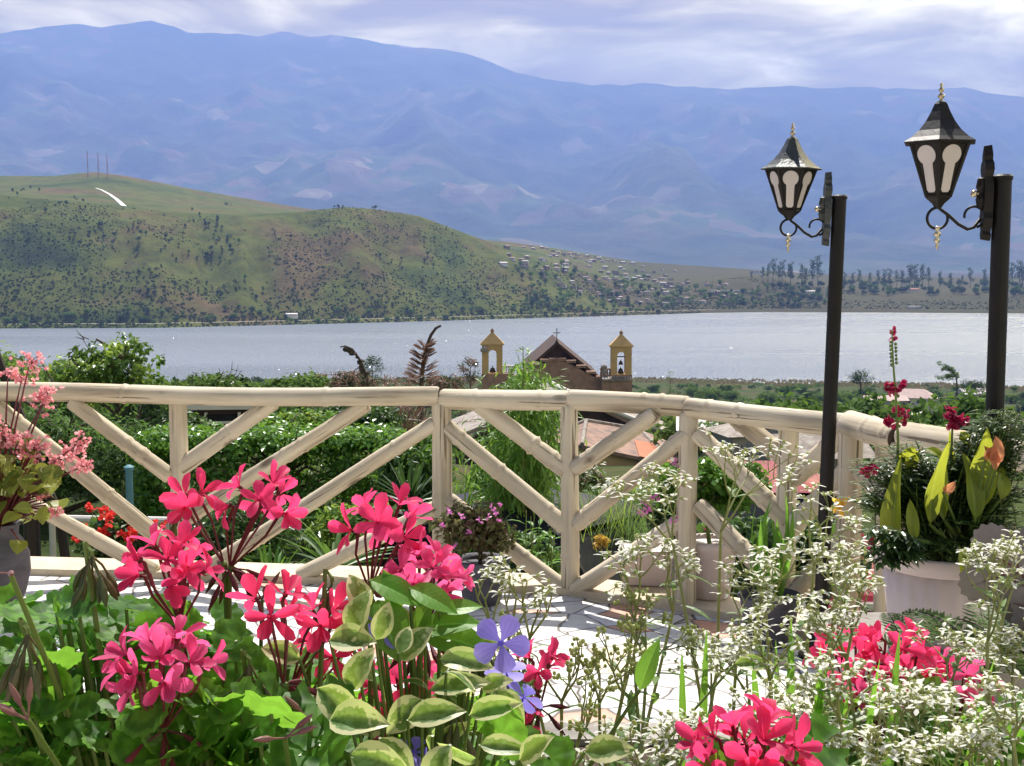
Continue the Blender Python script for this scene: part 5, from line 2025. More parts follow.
shrub('shrub', 'dark undershrub behind the bamboo clump', 'shrub', 462, 560, 430, 560, 12.6, ['mid', 'hedge'], 110, 40, .2, .12, .03, gz=-2.0, depth=.5, droop=.3)

shrub('shrub', 'rounded bush speckled with small pale flowers under the yellow house', 'shrub', 555, 690, 484, 540, 13.0, ['mid', 'lime', 'white'], 60, 50, .20, .08, .05, gz=-2.0, depth=.6)
root = shrub('shrub', 'green bush in front of the yellow house right of the railing centre', 'shrub', 600, 705, 486, 550, 16.0, ['mid', 'hedge'], 90, 50, .2, .09, .05, gz=-2.0, depth=.6)
shrub('shrub', 'reddish tinted shrub below the eaves of the yellow house', 'shrub', 552, 612, 462, 510, 18, ['mid', 'coleus', 'white'], 70, 46, .2, .09, .05, gz=-2.1, depth=.5)
shrub('shrub', 'dark low shrub below the terrace edge in front of the red car', 'shrub', 690, 870, 506, 610, 8.2, ['darkleaf', 'mid'], 150, 36, .15, .08, .045, gz=-2.0, depth=.3)
shrub('shrub', 'dark shrub at the tail of the black car beneath the bamboo', 'shrub', 455, 560, 520, 610, 9.0, ['darkleaf', 'mid'], 90, 36, .15, .09, .035, gz=-2.0, depth=.25)
shrub('tree', 'broad bushy green tree top spread against the lake left of the seed stalk', 'tree', 262, 345, 373, 405, 84, ['wood2', 'wood1'], 70, 44, .75, .40, .28, gz=-11, depth=2.5)
shrub('tree', 'rounded green tree top against the lake just right of the twisted twig tree', 'tree', 172, 262, 374, 402, 92, ['wood1', 'wood3'], 70, 44, .75, .42, .28, gz=-12, depth=2.5)
shrub('tree', 'pale green bushy tree top peeping over the rail before the conifer', 'tree', 320, 372, 384, 404, 66, ['lime', 'wood2'], 40, 44, .5, .28, .2, gz=-9, depth=1.5)
# fine grasses
Y = 9.0
for (px, lab, gm, cnt_) in ((630, 'fine arching silver green grass behind the railing right of centre', 'fern', 420), (596, 'papyrus-like bright fine grass beside the black car', 'lime', 260)):
    p = at(px, 560, Y + 1.6)
    root = thing('ornamental_grass', lab, 'grass', (p.x, Y + 1.6, -2.0))
    b = MB()
    for k in range(cnt_):
        a = ru(0, 6.28)
        q0 = Vector((p.x + ru(-.25, .25), Y + 1.6 + ru(-.2, .2), -2.02))
        top = Vector((q0.x + math.cos(a) * ru(.1, .45), q0.y + math.sin(a) * ru(.1, .4), ru(-.72, -.28)))
        b.blade(q0, top - q0, Vector((math.cos(a), math.sin(a), .4)), (top - q0).length * 1.15, .012, 0, 5, 'strap', .9, .1)
    b.build('foliage', M[gm], root)
p = at(601, 541, 9.9)
root = thing('orange_flower', 'soft orange blurred flower head in the fine grass behind the railing', 'flower', (p.x, 9.9, -2.0))
b = MB()
b.tube([(p.x, 9.9, -2.02), p], .006, 5)
b.build('stem', M['stem_green'], root)
b = MB()
clumps(b, p, (.05, .05, .045), 14, 16, .03, .035, .018, 0)
b.build('flower_head', M['orangef'], root)

# leafy light green plants close behind the railing
random.seed(61)


def leafy_stems(name, label, cat, px, py_top, Y, n, Ln, W, mat, spreadpx, gz=-2.0, per=9, prof='lance'):
    p = at(px, py_top, Y)
    root = thing(name, label, cat, (p.x, Y, gz))
    b = MB()
    f = MB()
    for k in range(n):
        q1 = at(px + ru(-spreadpx, spreadpx), py_top + ru(0, 40), Y + ru(-.1, .1))
        q0 = Vector((p.x + ru(-.08, .08), Y + ru(-.06, .06), gz - .02))
        b.tube([q0, q0.lerp(q1, .5) + rv() * .03, q1], [.008, .007, .003], 5)
        for j in range(per):
            t2 = .62 + .38 * j / per
            pp = q0.lerp(q1, t2)
            a = j * 2.4 + k
            f.blade(pp, Vector((math.cos(a), math.sin(a), .5)), Vector((0, 0, 1)), Ln * ru(.7, 1.1), W, 0, 3, prof, .7, .2)
    b.build('stem', M['stem_green'], root)
    f.build('foliage', M[mat], root)
    return root


leafy_stems('leafy_plant', 'bright lance leaved plant just left of the central post behind the railing', 'plant', 533, 505, 8.0, 9, .13, .03, 'bright', 26)
leafy_stems('leafy_plant', 'pale lance leaved plant behind the base of the central railing post', 'plant', 551, 545, 7.6, 7, .11, .028, 'bright', 18)
leafy_stems('leafy_plant', 'large leaved seedling at the lawn edge under the urn railing bay', 'plant', 82, 560, 8.2, 4, .12, .06, 'mid', 14, prof='ovate')

# red rose bush
Y = 9.6
root = shrub('rose_bush', 'bush with clusters of deep red blooms behind the left railing bay', 'rose bush', 74, 158, 508, 575, Y, ['darkleaf', 'mid'], 60, 34, .12, .07, .045, gz=-2.0, depth=.25)
for k in range(34):
    b = MB()
    p_ = at(random.gauss(118, 20), random.gauss(526, 10), Y - .22 + ru(-.15, .1))
    for j in range(7):
        b.blade(p_, rv() + Vector((0, -.5, .2)), rv(), .042, .04, 0, 3, 'obovate', -.5, .2)
    b.build('bloom', M['red'], root)
for (px, py, Y) in ((432, 447, 13.3), (391, 441, 13.4), (365, 462, 13.5), (357, 445, 13.4)):
    pass
# pale pipe rail and posts on the lawn
Y = 13.4
p0, p1 = at(48, 519, Y), at(168, 521, Y)
root = thing('pipe_rail', 'pale horizontal pipe rail on thin posts across the lawn at left', 'rail', (p0.x, Y, -2.05))
b = MB()
b.tube([p0, p1], .045, 10)
b.build('crossbar', M['pale_pipe'], root)
for px in (52, 166):
    p_ = at(px, 519, Y)
    b = MB()
    b.tube([(p_.x, Y, -2.06), (p_.x, Y, p_.z)], .035, 8)
    b.build('post', M['pale_pipe'], root)
Y = 12.6
p_ = at(129, 470, Y)
b = MB()
b.tube([(p_.x, Y, -2.06), (p_.x, Y, p_.z)], .035, 10)
b.lathe([(.05, 0), (.05, .03), (.02, .05)], (p_.x, Y, p_.z), 10)
b.lathe([(.09, 0), (.09, .02), (.04, .03)], (p_.x, Y, -2.05), 10)
tag(b.build('garden_post', M['blue_post'], None, origin=(p_.x, Y, -2.05)), 'slim blue painted post in front of the feathery tree', 'post')
# leaning dark pole and dark post at the far left
Y = 8.4
b = MB()
b.tube([at(-6, 350, Y), at(30, 440, Y), at(60, 520, Y), (at(95, 600, Y).x, Y, -2.05)], .032, 10)
o = b.build('leaning_pole', M['iron'], None, origin=(at(90, 600, Y).x, Y, -2.05))
tag(o, 'dark pole leaning to the left behind the railing at the far left', 'pole')
b = MB()
p_ = at(31, 505, 8.0)
b.tube([(p_.x, 8.0, -2.06), (p_.x, 8.0, p_.z)], .05, 12)
b.lathe([(.055, 0), (.055, .02), (.01, .06)], (p_.x, 8.0, p_.z), 12)
tag(b.build('dark_post', M['iron'], None, origin=(p_.x, 8.0, -2.05)), 'upright dark post beside the grey urn behind the railing', 'post')


# ================================================================ CARS
def car(label, loc, rz, paint, H=1.55, W=1.7, Ln=4.1):
    root = thing('parked_car', label, 'car', loc)
    root.rotation_euler = (0, 0, rz)
    hw = W / 2

    def put(b, name, mat, par=root, smooth=False):
        o = b.build(name, mat, None, smooth)
        o.parent = par
        return o
    # stations: x, half width, sill z, belt z, roof z (None = no cabin), roof half width
    st = [(-.50, .80, .34, .62), (-.49, .90, .28, .74), (-.44, .96, .24, .88), (-.30, 1.0, .22, .92), (0, 1.0, .22, .93), (.16, 1.0, .22, .92), (.24, .99, .22, .90), (.38, .96, .23, .82), (.46, .90, .26, .70), (.50, .80, .32, .58)]
    b = MB()
    vs, fs = [], []
    for x, k, zs, zb2 in st:
        X, w_ = x * Ln, hw * k
        sec = [(-w_ * .88, zs), (-w_ * .99, zs + .12), (-w_, (zs + zb2) / 2), (-w_ * .98, zb2 - .07), (-w_ * .90, zb2), (-w_ * .4, zb2 + .03), (w_ * .4, zb2 + .03), (w_ * .90, zb2), (w_ * .98, zb2 - .07), (w_, (zs + zb2) / 2), (w_ * .99, zs + .12), (w_ * .88, zs)]
        vs += [(X, y, z) for y, z in sec]
    n_ = 12
    for i in range(len(st) - 1):
        for k in range(n_):
            k2 = (k + 1) % n_
            fs.append((i * n_ + k, (i + 1) * n_ + k, (i + 1) * n_ + k2, i * n_ + k2))
    fs.append(tuple(range(n_)))
    fs.append(tuple((len(st) - 1) * n_ + k for k in range(n_))[::-1])
    b.add(vs, fs)
    put(b, 'body', paint)
    # cabin: glass hull with a painted roof and pillars over it
    cab = [(-.455, .90, .86), (-.40, .80, H - .10), (-.34, .76, H - .02), (-.15, .755, H), (.02, .75, H - .03), (.07, .755, H - .10), (.225, .93, .88)]
    g = MB()
    vs, fs = [], []
    for x, k, z in cab:
        vs += [(x * Ln, -hw * k, z), (x * Ln, hw * k, z), (x * Ln, -hw * .94, .88), (x * Ln, hw * .94, .88)]
    for i in range(len(cab) - 1):
        a, c = 4 * i, 4 * (i + 1)
        fs += [(a, a + 1, c + 1, c), (a, c, c + 2, a + 2), (a + 1, a + 3, c + 3, c + 1)]
    g.add(vs, fs)
    put(g, 'window', M['dark_glass'])
    r = MB()
    up = .012
    vs, fs = [], []
    rf = cab[1:6]
    for x, k, z in rf:
        for q, dz in ((-1.03, -.05), (-.97, 0), (-.5, .03), (.5, .03), (.97, 0), (1.03, -.05)):
            vs.append((x * Ln, hw * k * q, z + up + dz))
    for i in range(len(rf) - 1):
        for k in range(5):
            fs.append((6 * i + k, 6 * i + k + 1, 6 * (i + 1) + k + 1, 6 * (i + 1) + k))
    r.add(vs, fs)
    put(r, 'roof', paint, smooth=True)
    for s_ in (-1, 1):
        pts = [(cab[5][0] * Ln, s_ * hw * .765, cab[5][2]), (cab[6][0] * Ln + .02, s_ * hw * .945, cab[6][2])]
        pil = MB()
        pil.tube(pts, .032, 6)
        pil.tube([(cab[1][0] * Ln, s_ * hw * .81, cab[1][2]), (cab[0][0] * Ln, s_ * hw * .92, cab[0][2])], .045, 6)
        pil.tube([(-.11 * Ln, s_ * hw * .78, H - .03), (-.11 * Ln, s_ * hw * .955, .9)], .03, 6)
        put(pil, 'pillar', paint)
        mi_ = MB()
        mi_.box((.16 * Ln, s_ * (hw + .10), .95), (.10, .18, .12), taper=.8)
        put(mi_, 'wing_mirror', paint)
        hl = MB()
        hl.box((.475 * Ln, s_ * hw * .66, .60), (.16, .30, .14), taper=.85)
        put(hl, 'headlight', M['chrome'])
        tl_ = MB()
        tl_.box((-.485 * Ln, s_ * hw * .74, .72), (.12, .20, .22), taper=.85)
        put(tl_, 'tail_lamp', M['lamp_red'])
        for fx in (-.30, .31):
            wh = MB()
            prof = [(.20, -.09), (.28, -.10), (.31, -.06), (.31, .06), (.28, .10), (.20, .09)]
            for r_, z in prof:
                pass
            nseg = 20
            vv, ff = [], []
            for r_, z in prof:
                for k in range(nseg):
                    a = 2 * PI * k / nseg
                    vv.append((fx * Ln + r_ * math.cos(a), s_ * (hw - .09) + z, .31 + r_ * math.sin(a)))
            for i in range(len(prof)):
                i2 = (i + 1) % len(prof)
                for k in range(nseg):
                    k2 = (k + 1) % nseg
                    ff.append((i * nseg + k, i * nseg + k2, i2 * nseg + k2, i2 * nseg + k))
            wh.add(vv, ff)
            wo_ = put(wh, 'wheel', M['rubber'])
            ri = MB()
            vv = [(fx * Ln, s_ * (hw - .02), .31)] + [(fx * Ln + .2 * math.cos(2 * PI * k / nseg), s_ * (hw - .05), .31 + .2 * math.sin(2 * PI * k / nseg)) for k in range(nseg)]
            ri.add(vv, [(0, 1 + k, 1 + (k + 1) % nseg) for k in range(nseg)])
            o = ri.build('rim', M['chrome'], None)
            o.parent = wo_
    bp = MB()
    bp.box((.50 * Ln, 0, .40), (.12, W * .86, .18), taper=.92)
    bp.box((-.50 * Ln, 0, .42), (.12, W * .86, .18), taper=.92)
    put(bp, 'bumper', M['rubber'])
    return root


car('red car parked below the terrace, its roof showing between the right hand posts', (2.66, 13.3, -2.04), R(-90), M['car_red'], 1.43, 1.72, 4.0)
car('black car parked close under the terrace behind the central railing post', (.62, 10.7, -1.99), R(-40), M['car_black'], 1.58, 1.7, 3.7)

# ================================================================ POTS ON THE TERRACE
random.seed(71)
# grey urn with begonia, left
Y = 6.05
p = atz(4, 604, 0.0)
p = Vector((at(2, 600, Y).x, Y, 0))
b = MB()
b.lathe([(.075, 0), (.085, .02), (.115, .10), (.135, .19), (.132, .27), (.105, .335), (.085, .36), (.088, .40), (.105, .415), (.100, .42), (.08, .40), (.075, .36)], (p.x, p.y, 0.0), 28, cap=False)
b.lathe([(.0, .37), (.078, .37)], (p.x, p.y, 0.0), 28, cap=False)
tag(b.build('clay_urn', M['clay_grey'], None, True, origin=(p.x, p.y, 0)), 'dark grey clay urn on the terrace by the left end of the railing', 'urn')
root = thing('begonia', 'begonia with round green leaves and sprays of small pink flowers growing in the grey urn', 'potted plant', (p.x, p.y, .36))
fl = MB()
sm = MB()
lf = MB()
crown_c = Vector((p.x, p.y, .40))


def sprig(px, py, nfl, rad, Yo=0.0):
    q1 = at(px, py, Y + Yo)
    q0 = crown_c + Vector((ru(-.03, .03), ru(-.03, .03), 0))
    mid_ = q0.lerp(q1, .55) + Vector((0, 0, .05))
    sm.tube([q0, q0.lerp(mid_, .5) + Vector((.0, 0, .02)), mid_, q1.lerp(mid_, .4), q1], [.006, .0055, .005, .004, .002], 5)
    for _ in range(nfl):
        c_ = q1 + Vector((random.gauss(0, rad), random.gauss(0, rad * .8), random.gauss(0, rad * .8)))
        sm.tube([q1 + rv() * .005, c_], .0014, 3, caps=False)
        for j in range(4):
            d = rv() + Vector((0, -.4, -.2))
            fl.blade(c_, d, rv(), ru(.014, .021), .020, 0, 3, 'obovate', -.6, .2)


for px, py, n_, r_ in [(30, 362, 26, .035), (22, 378, 16, .03), (44, 400, 30, .03), (48, 392, 16, .025), (8, 372, 12, .02), (2, 440, 34, .05), (18, 442, 30, .04), (36, 448, 26, .035), (78, 444, 24, .03), (66, 456, 20, .03), (84, 466, 18, .022), (55, 462, 14, .025), (58, 512, 12, .02), (-18, 430, 30, .05), (30, 455, 16, .03), (42, 495, 6, .012)]:
    sprig(px, py, n_, r_, ru(-.12, .05))
for k in range(150):
    px, py = ru(-60, 60), random.triangular(436, 548, 485)
    if px > 30 and py > 520:
        continue
    c_ = at(px, py, Y + ru(-.18, .12))
    d = Vector((ru(-.6, .6), ru(-.9, -.1), ru(-.5, .7)))
    lf.blade(c_, d, Vector((0, -.6, .8)) + rv() * .5, ru(.07, .12), ru(.06, .10), 0, 5, 'ovate', ru(.2, .8), .3, .04)
    sm.tube([crown_c + rv() * .02, c_.lerp(crown_c, .4) + Vector((0, 0, .03)), c_], .004, 4)
sm.build('stem', M['stem_red'], root)
lf.build('foliage', M['begleaf'], root)
fl.build('flower', M['begpink'], root)

# coleus pot in front of the middle post
Y = 6.18
p = Vector((at(482, 590, Y).x, Y, 0))
b = MB()
b.lathe([(.085, 0), (.095, .02), (.115, .15), (.135, .20), (.14, .215), (.13, .22), (.118, .20), (.10, .16)], (p.x, p.y, 0), 24, cap=False)
b.lathe([(0, .19), (.118, .19)], (p.x, p.y, 0), 24, cap=False)
tag(b.build('flower_pot', M['clay_grey'], None, True, origin=(p.x, p.y, 0)), 'small dark grey pot standing before the middle railing post', 'pot')
root = thing('potted_bush', 'bronze bushy plant dotted with pink blooms in the dark pot by the middle post', 'potted plant', (p.x, p.y, .19))
b = MB()
limbs(b, (p.x, p.y, .15), at(475, 515, Y), .012, 14, .17, bendy=.2)
b.build('stem', M['bark'], root)
b = MB()
clumps(b, at(470, 530, Y), (.19, .13, .13), 70, 26, .05, .035, .02, 0, .3)
clumps(b, at(497, 535, Y), (.07, .08, .09), 16, 22, .04, .032, .018, 0, .3)
b.build('foliage', M['coleus'], root)
for (px, py) in [(492, 508), (496, 512), (488, 516), (450, 510), (462, 515), (442, 524), (500, 505), (470, 532), (480, 520), (455, 545), (498, 520)]:
    b = MB()
    c_ = at(px, py, Y - .12)
    for j in range(7):
        b.blade(c_ + rv() * .008, rv() + Vector((0, -.5, 0)), rv(), .018, .015, 0, 2, 'obovate', -.4, .2)
    b.build('bloom', M['coleus2'], root)

# white troughs on the kerb with dark leafed plants
p = at(648, 590, 6.34)
b = MB()
b.box((0, 0, .085), (.235, .14, .16), taper=1.12)
b.box((0, 0, .172), (.275, .175, .02))
o = b.build('flower_trough', M['pot_white'], None, loc=(p.x, 6.42, .036))
o.rotation_euler = (0, 0, -.12)
tag(o, 'small white flower trough on the kerb right of the central railing post', 'planter')
p2 = at(714, 560, 6.05)
b = MB()
b.lathe([(.085, 0), (.095, .01), (.125, .24), (.14, .25), (.14, .28), (.125, .285), (.115, .25)], (0, 0, 0), 24, cap=False)
b.lathe([(0, .26), (.118, .26)], (0, 0, 0), 24, cap=False)
o = b.build('flower_pot', M['pot_white'], None, True, loc=(p2.x, 6.16, .036))
tag(o, 'white round pot behind the white blossoms below the curly dark green plant', 'pot')
root = thing('curly_plant', 'curly dark green leafy plant with a few pink blooms behind the right railing bays', 'potted plant', (p2.x, 6.16, .30))
b = MB()
limbs(b, (p2.x, 6.16, .26), at(700, 480, 6.16), .012, 12, .16)
b.build('stem', M['stem_green'], root)
b = MB()
clumps(b, at(712, 484, 6.2), (.29, .15, .14), 150, 30, .045, .036, .026, 0, .4)
clumps(b, at(665, 520, 6.3), (.09, .07, .12), 30, 26, .04, .034, .022, 1, .4)
b.build('foliage', [M['hedge'], M['darkleaf']], root)
for (px, py) in [(645, 503), (652, 495), (641, 512), (676, 463), (683, 482), (675, 520), (648, 509), (657, 498)]:
    b = MB()
    c_ = at(px, py, 6.02)
    for j in range(8):
        b.blade(c_ + rv() * .012, rv() + Vector((0, -.5, 0)), rv(), .022, .018, 0, 2, 'obovate', -.4, .2)
    b.build('bloom', M['coleus2'], root)
# yellow flowered plant in a dark pot at the right posts
p = at(770, 590, 5.5)
b = MB()
b.lathe([(.09, 0), (.13, .20), (.14, .21), (.13, .22), (.12, .19)], (p.x, 5.5, 0), 22, cap=False)
b.lathe([(0, .19), (.12, .19)], (p.x, 5.5, 0), 22, cap=False)
tag(b.build('flower_pot', M['clay_grey'], None, True, origin=(p.x, 5.5, 0)), 'dark pot half hidden by white blossoms before the right hand posts', 'pot')
root = thing('lily', 'strap leaved plant with one yellow bloom in a dark pot before the right posts', 'potted plant', (p.x, 5.5, .19))
b = MB()
for k in range(26):
    a = ru(0, 6.28)
    b.blade((p.x + ru(-.03, .03), 5.5, .18), Vector((math.cos(a) * .6, math.sin(a) * .6, 1)), Vector((-math.cos(a), -math.sin(a), .5)) * -1, ru(.3, .5), .028, 0, 6, 'strap', ru(.6, 1.5), .3)
b.build('foliage', M['bright'], root)
b = MB()
c_ = at(842, 506, 5.1)
q0 = Vector((p.x + .02, 5.5, .18))
b.tube([q0, q0.lerp(c_, .5) + Vector((0, 0, .08)), c_], [.005, .004, .003], 5)
b.build('stem', M['stem_green'], root)
b = MB()
for j in range(14):
    b.blade(c_ + rv() * .01, rv() + Vector((0, -.4, .3)), rv(), .045, .03, 0, 3, 'obovate', -.5, .2)
b.build('bloom', M['yellow'], root)

# ---------------------------------------------------------------- white planter with snapdragons and cannas, on a stone plinth
Y = 3.9
pc = at(944, 590, Y)
zt_, zb_ = at(944, 548, Y).z, at(944, 637, Y).z
b = MB()
b.box((pc.x + .15, Y + .02, zb_ / 2 - .004), (.95, .5, zb_ - .008))
b.box((pc.x + .15, Y + .02, zb_ - .02), (1.0, .55, .035))
tag(b.build('stone_plinth', M['stone'], None, origin=(pc.x + .15, Y, 0)), 'low stone plinth carrying the white pot at the right edge of the terrace', 'plinth')
b = MB()
h_ = zt_ - zb_
sides = 96
b.lathe([(.145, 0), (.15, .008), (.158, .03), (.186, h_ - .05)], (pc.x, Y, zb_), sides, 0, .035, 24, cap=True)
b.lathe([(.188, h_ - .055), (.205, h_ - .045), (.212, h_ - .006), (.208, h_), (.195, h_), (.185, h_ - .03)], (pc.x, Y, zb_), 48, cap=False)
b.lathe([(0, h_ - .03), (.186, h_ - .03)], (pc.x, Y, zb_), 32, mi=1, cap=False)
tag(b.build('white_pot', [M['pot_white'], M['soil']], None, True, origin=(pc.x, Y, zb_)), 'fluted white pot on the plinth at right holding crimson snapdragons', 'pot')

zr_ = zt_ - .02


def narrow_foliage(lf_, sm_, px, py_, n, sp, Yc):
    """leafy shoot with narrow leaves"""
    for _ in range(n):
        q0 = Vector((pc.x + random.gauss(0, .08), Y + ru(-.1, .1), zr_))
        q1 = at(px + random.gauss(0, sp), py_ + ru(-12, 40), Yc + ru(-.12, .12))
        mid_ = q0.lerp(q1, .5) + Vector((0, 0, .04))
        sm_.tube([q0, mid_, q1], [.003, .0026, .0015], 4)
        for j in range(26):
            t2 = .25 + .75 * j / 26
            pp = (q0.lerp(mid_, t2 * 2) if t2 < .5 else mid_.lerp(q1, t2 * 2 - 1))
            a = j * 2.4
            lf_.blade(pp, Vector((math.cos(a), math.sin(a), .35)), Vector((0, 0, 1)), ru(.035, .065), .0125, 0, 3, 'lance', .7, .3)


root = thing('snapdragon', 'snapdragon with tall spike tipped in crimson and dark narrow leaves in the white pot', 'potted plant', (pc.x - .08, Y, zr_))
sm, lf, fl = MB(), MB(), MB()


def snap_bloom(fl_, c_, s=.022):
    for j in range(6):
        d = Vector((ru(-1, 1), -.5 + ru(-.5, .3), ru(-.8, .8)))
        fl_.blade(c_ + rv() * s * .25, d, rv(), s * ru(.8, 1.15), s * .95, 0, 3, 'obovate', -.6, .25, .06, cols=4)


q0 = Vector((pc.x - .09, Y, zr_))
pts = [q0] + [at(x, y, Y - .02) for x, y in [(897, 500), (898, 440), (896, 400), (893, 360), (892, 330)]]
sm.tube(pts, [.005, .0045, .004, .0035, .003, .002], 6)
fl = MB()
for (x, y) in [(892, 331), (891, 337)]:
    snap_bloom(fl, at(x, y, Y), .016)
fl.build('bloom', M['crimson'], root)
fl = MB()
for (x, y) in [(890, 385), (896, 387), (893, 392), (900, 386), (887, 390)]:
    snap_bloom(fl, at(x, y, Y - .01), .022)
fl.build('bloom', M['crimson'], root)
fl = MB()
for (x, y) in [(890, 418), (891, 424), (903, 419), (905, 414), (898, 412), (888, 421)]:
    snap_bloom(fl, at(x, y, Y - .01), .022)
fl.build('bloom', M['crimson'], root)
fl = MB()
for (x, y) in [(863, 470), (868, 467), (873, 469), (866, 473)]:
    snap_bloom(fl, at(x, y, Y - .1), .018)
for k in range(20):
    t2 = k / 19
    yy = 342 + 36 * t2 if k < 13 else 396 + (k - 13) * 5
    xx = np.interp(yy, [330, 440], [892.5, 897.5])
    c_ = at(xx + (2.5 if k % 2 else -2.5), yy, Y)
    sm.blob(c_, .0055, .006, 0, .2)
narrow_foliage(lf, sm, 876, 470, 44, 12, Y - .02)
narrow_foliage(lf, sm, 905, 455, 50, 14, Y + .08)
for _ in range(16):   # trailing shoots over the rim
    q0 = Vector((pc.x - .16, Y - .12, zr_ + .03))
    q1 = at(ru(862, 915), ru(530, 575), Y - .24)
    sm.tube([q0, q0.lerp(q1, .5) + Vector((0, 0, .03)), q1], [.003, .0026, .0015], 4)
    for j in range(24):
        pp = q0.lerp(q1, .2 + .8 * j / 24) + Vector((0, 0, .02))
        lf.blade(pp, Vector((math.cos(j * 2.4), math.sin(j * 2.4) - .4, -.1)), Vector((0, 0, 1)), ru(.035, .065), .0125, 0, 3, 'lance', .7, .3)
sm.build('stem', M['stem_green'], root)
lf.build('foliage', M['darkleaf'], root)
fl.build('bloom', M['crimson'], root)

root = thing('snapdragon', 'shorter snapdragon with one full crimson head between the yellow canna leaves', 'potted plant', (pc.x + .03, Y + .05, zr_))
sm, lf, fl = MB(), MB(), MB()
q0 = Vector((pc.x + .03, Y + .05, zr_))
sm.tube([q0, at(950, 480, Y + .02), at(953, 415, Y)], [.005, .004, .003], 6)
for _ in range(13):
    snap_bloom(fl, at(953 + random.gauss(0, 5), 417 + random.gauss(0, 6), Y + ru(-.02, .02)), .024)
narrow_foliage(lf, sm, 940, 470, 22, 16, Y)
narrow_foliage(lf, sm, 960, 520, 10, 16, Y - .12)
narrow_foliage(lf, sm, 1000, 420, 110, 17, Y + .05)
narrow_foliage(lf, sm, 965, 450, 50, 16, Y + .12)
narrow_foliage(lf, sm, 1008, 500, 24, 16, Y - .05)
sm.build('stem', M['stem_green'], root)
lf.build('foliage', M['darkleaf'], root)
fl.build('bloom', M['crimson'], root)

root = thing('canna', 'canna with broad yellow green leaves edged red in the white pot', 'potted plant', (pc.x + .05, Y, zr_))
sm, lf, rd = MB(), MB(), MB()
for (bx, by, tx, ty, W_, nrm, bend, fold, yo, redd) in [
    (893, 560, 892, 462, .085, (-.6, -.7, .2), .15, .5, -.16, 0),
    (905, 470, 912, 445, .10, (.1, .8, .6), .3, .2, -.02, 0),
    (930, 525, 929, 437, .085, (.3, -.9, .2), -.25, .30, -.14, 0),
    (944, 520, 942, 455, .05, (-.5, -.8, .2), .1, .5, -.12, 0),
    (952, 540, 952, 430, .05, (.4, .8, .2), .1, .4, .08, 0),
    (966, 440, 962, 432, .06, (0, -.9, .4), .2, .3, .05, 0),
    (980, 510, 984, 424, .11, (-.2, -1, .25), -.2, .28, -.10, 0),
    (975, 520, 974, 455, .08, (.3, -1, .2), .2, .3, -.14, 0),
    (992, 500, 988, 438, .08, (.6, -.8, .2), .3, .4, -.06, 0),
    (962, 585, 972, 540, .06, (.1, -1, .3), .5, .4, -.24, 0), (1000, 500, 1010, 462, .06, (.3, -1, .3), .4, .3, -.1, 0),
    (915, 540, 910, 500, .05, (-.3, -1, .2), .3, .4, -.2, 0), (945, 470, 938, 440, .05, (.5, -.8, .3), .5, .4, .0, 0), (1003, 455, 994, 430, .07, (-.4, -.8, .4), .4, .4, .04, 0)]:
    q0, q1 = at(bx, by, Y + yo), at(tx, ty, Y + yo)
    lf.blade(q0, q1 - q0, Vector(nrm), (q1 - q0).length * 1.04, W_ * .72, 0, 12, 'ovate', bend * 3.0, fold * 1.6, .09, cols=9)
    r0 = Vector((pc.x + .05 + ru(-.04, .04), Y + ru(-.04, .04), zr_))
    sm.tube([r0, r0.lerp(q0, .5) + Vector((0, 0, .01)), q0], [.008, .007, .005], 6)
for (bx, by, tx, ty, W_) in [(992, 465, 1000, 440, .05), (985, 460, 996, 448, .045), (943, 492, 955, 484, .03), (966, 580, 974, 560, .04), (996, 470, 990, 448, .04)]:
    q0, q1 = at(bx, by, Y - .17), at(tx, ty, Y - .19)
    rd = MB()
    rd.blade(q0, q1 - q0, Vector((.3, -1, .3)), (q1 - q0).length * 1.1, W_, 0, 5, 'ovate', .7, .5, .06, cols=4)
    sm.tube([Vector((pc.x + .05, Y - .05, zr_ + .02)), q0], .004, 5)
    rd.build('wilted_leaf', M['canna_red'], root)
sm.build('stem', M['stem_green'], root)
lf.build('foliage', M['canna'], root, True)

# big grey lobed leaf plant at the right edge, and ferns below the pot
root = thing('broadleaf_plant', 'plant with large grey lobed leaves at the right edge before the white pot', 'plant', (at(1030, 640, 3.5).x, 3.55, 0))
sm, lf = MB(), MB()
base = Vector((at(1040, 640, 3.5).x, 3.55, 0.0))


def lobed(c_, d, n, size):
    d = Vector(d).normalized()
    n = Vector(n)
    s_ = d.cross(n).normalized()
    n = s_.cross(d).normalized()
    vs = [c_]
    NN = 64
    ring1 = []
    for rr in (.33, .66, 1.0):
        for i in range(NN + 1):
            a = -PI * .88 + 2 * PI * .88 * i / NN
            out = .70 + .24 * abs(math.cos(a * 2.5)) ** 1.5 + (.035 if i % 2 else -.02) * (rr == 1.0) + .1 * math.cos(a)
            r_ = size * rr * out
            z = -.16 * size * rr ** 2 + .03 * size * math.sin(a * 5) * rr
            vs.append(c_ + d * (r_ * math.cos(a)) + s_ * (r_ * math.sin(a)) + n * z)
    fs = []
    for i in range(NN):
        fs.append((0, 1 + i, 2 + i))
        for k in range(2):
            a0 = 1 + k * (NN + 1) + i
            b0 = a0 + NN + 1
            fs.append((a0, b0, b0 + 1, a0 + 1))
    lf.add(vs, fs)
    for i in range(5):     # veins
        a = -PI * .6 + PI * 1.2 * i / 4
        sm.tube([c_ - n * .0, c_ + d * (size * .4 * math.cos(a)) + s_ * (size * .4 * math.sin(a)) - n * (.026 * size - .001), c_ + d * (size * .85 * math.cos(a)) + s_ * (size * .85 * math.sin(a)) - n * (.115 * size)], [.0028, .002, .001], 4)


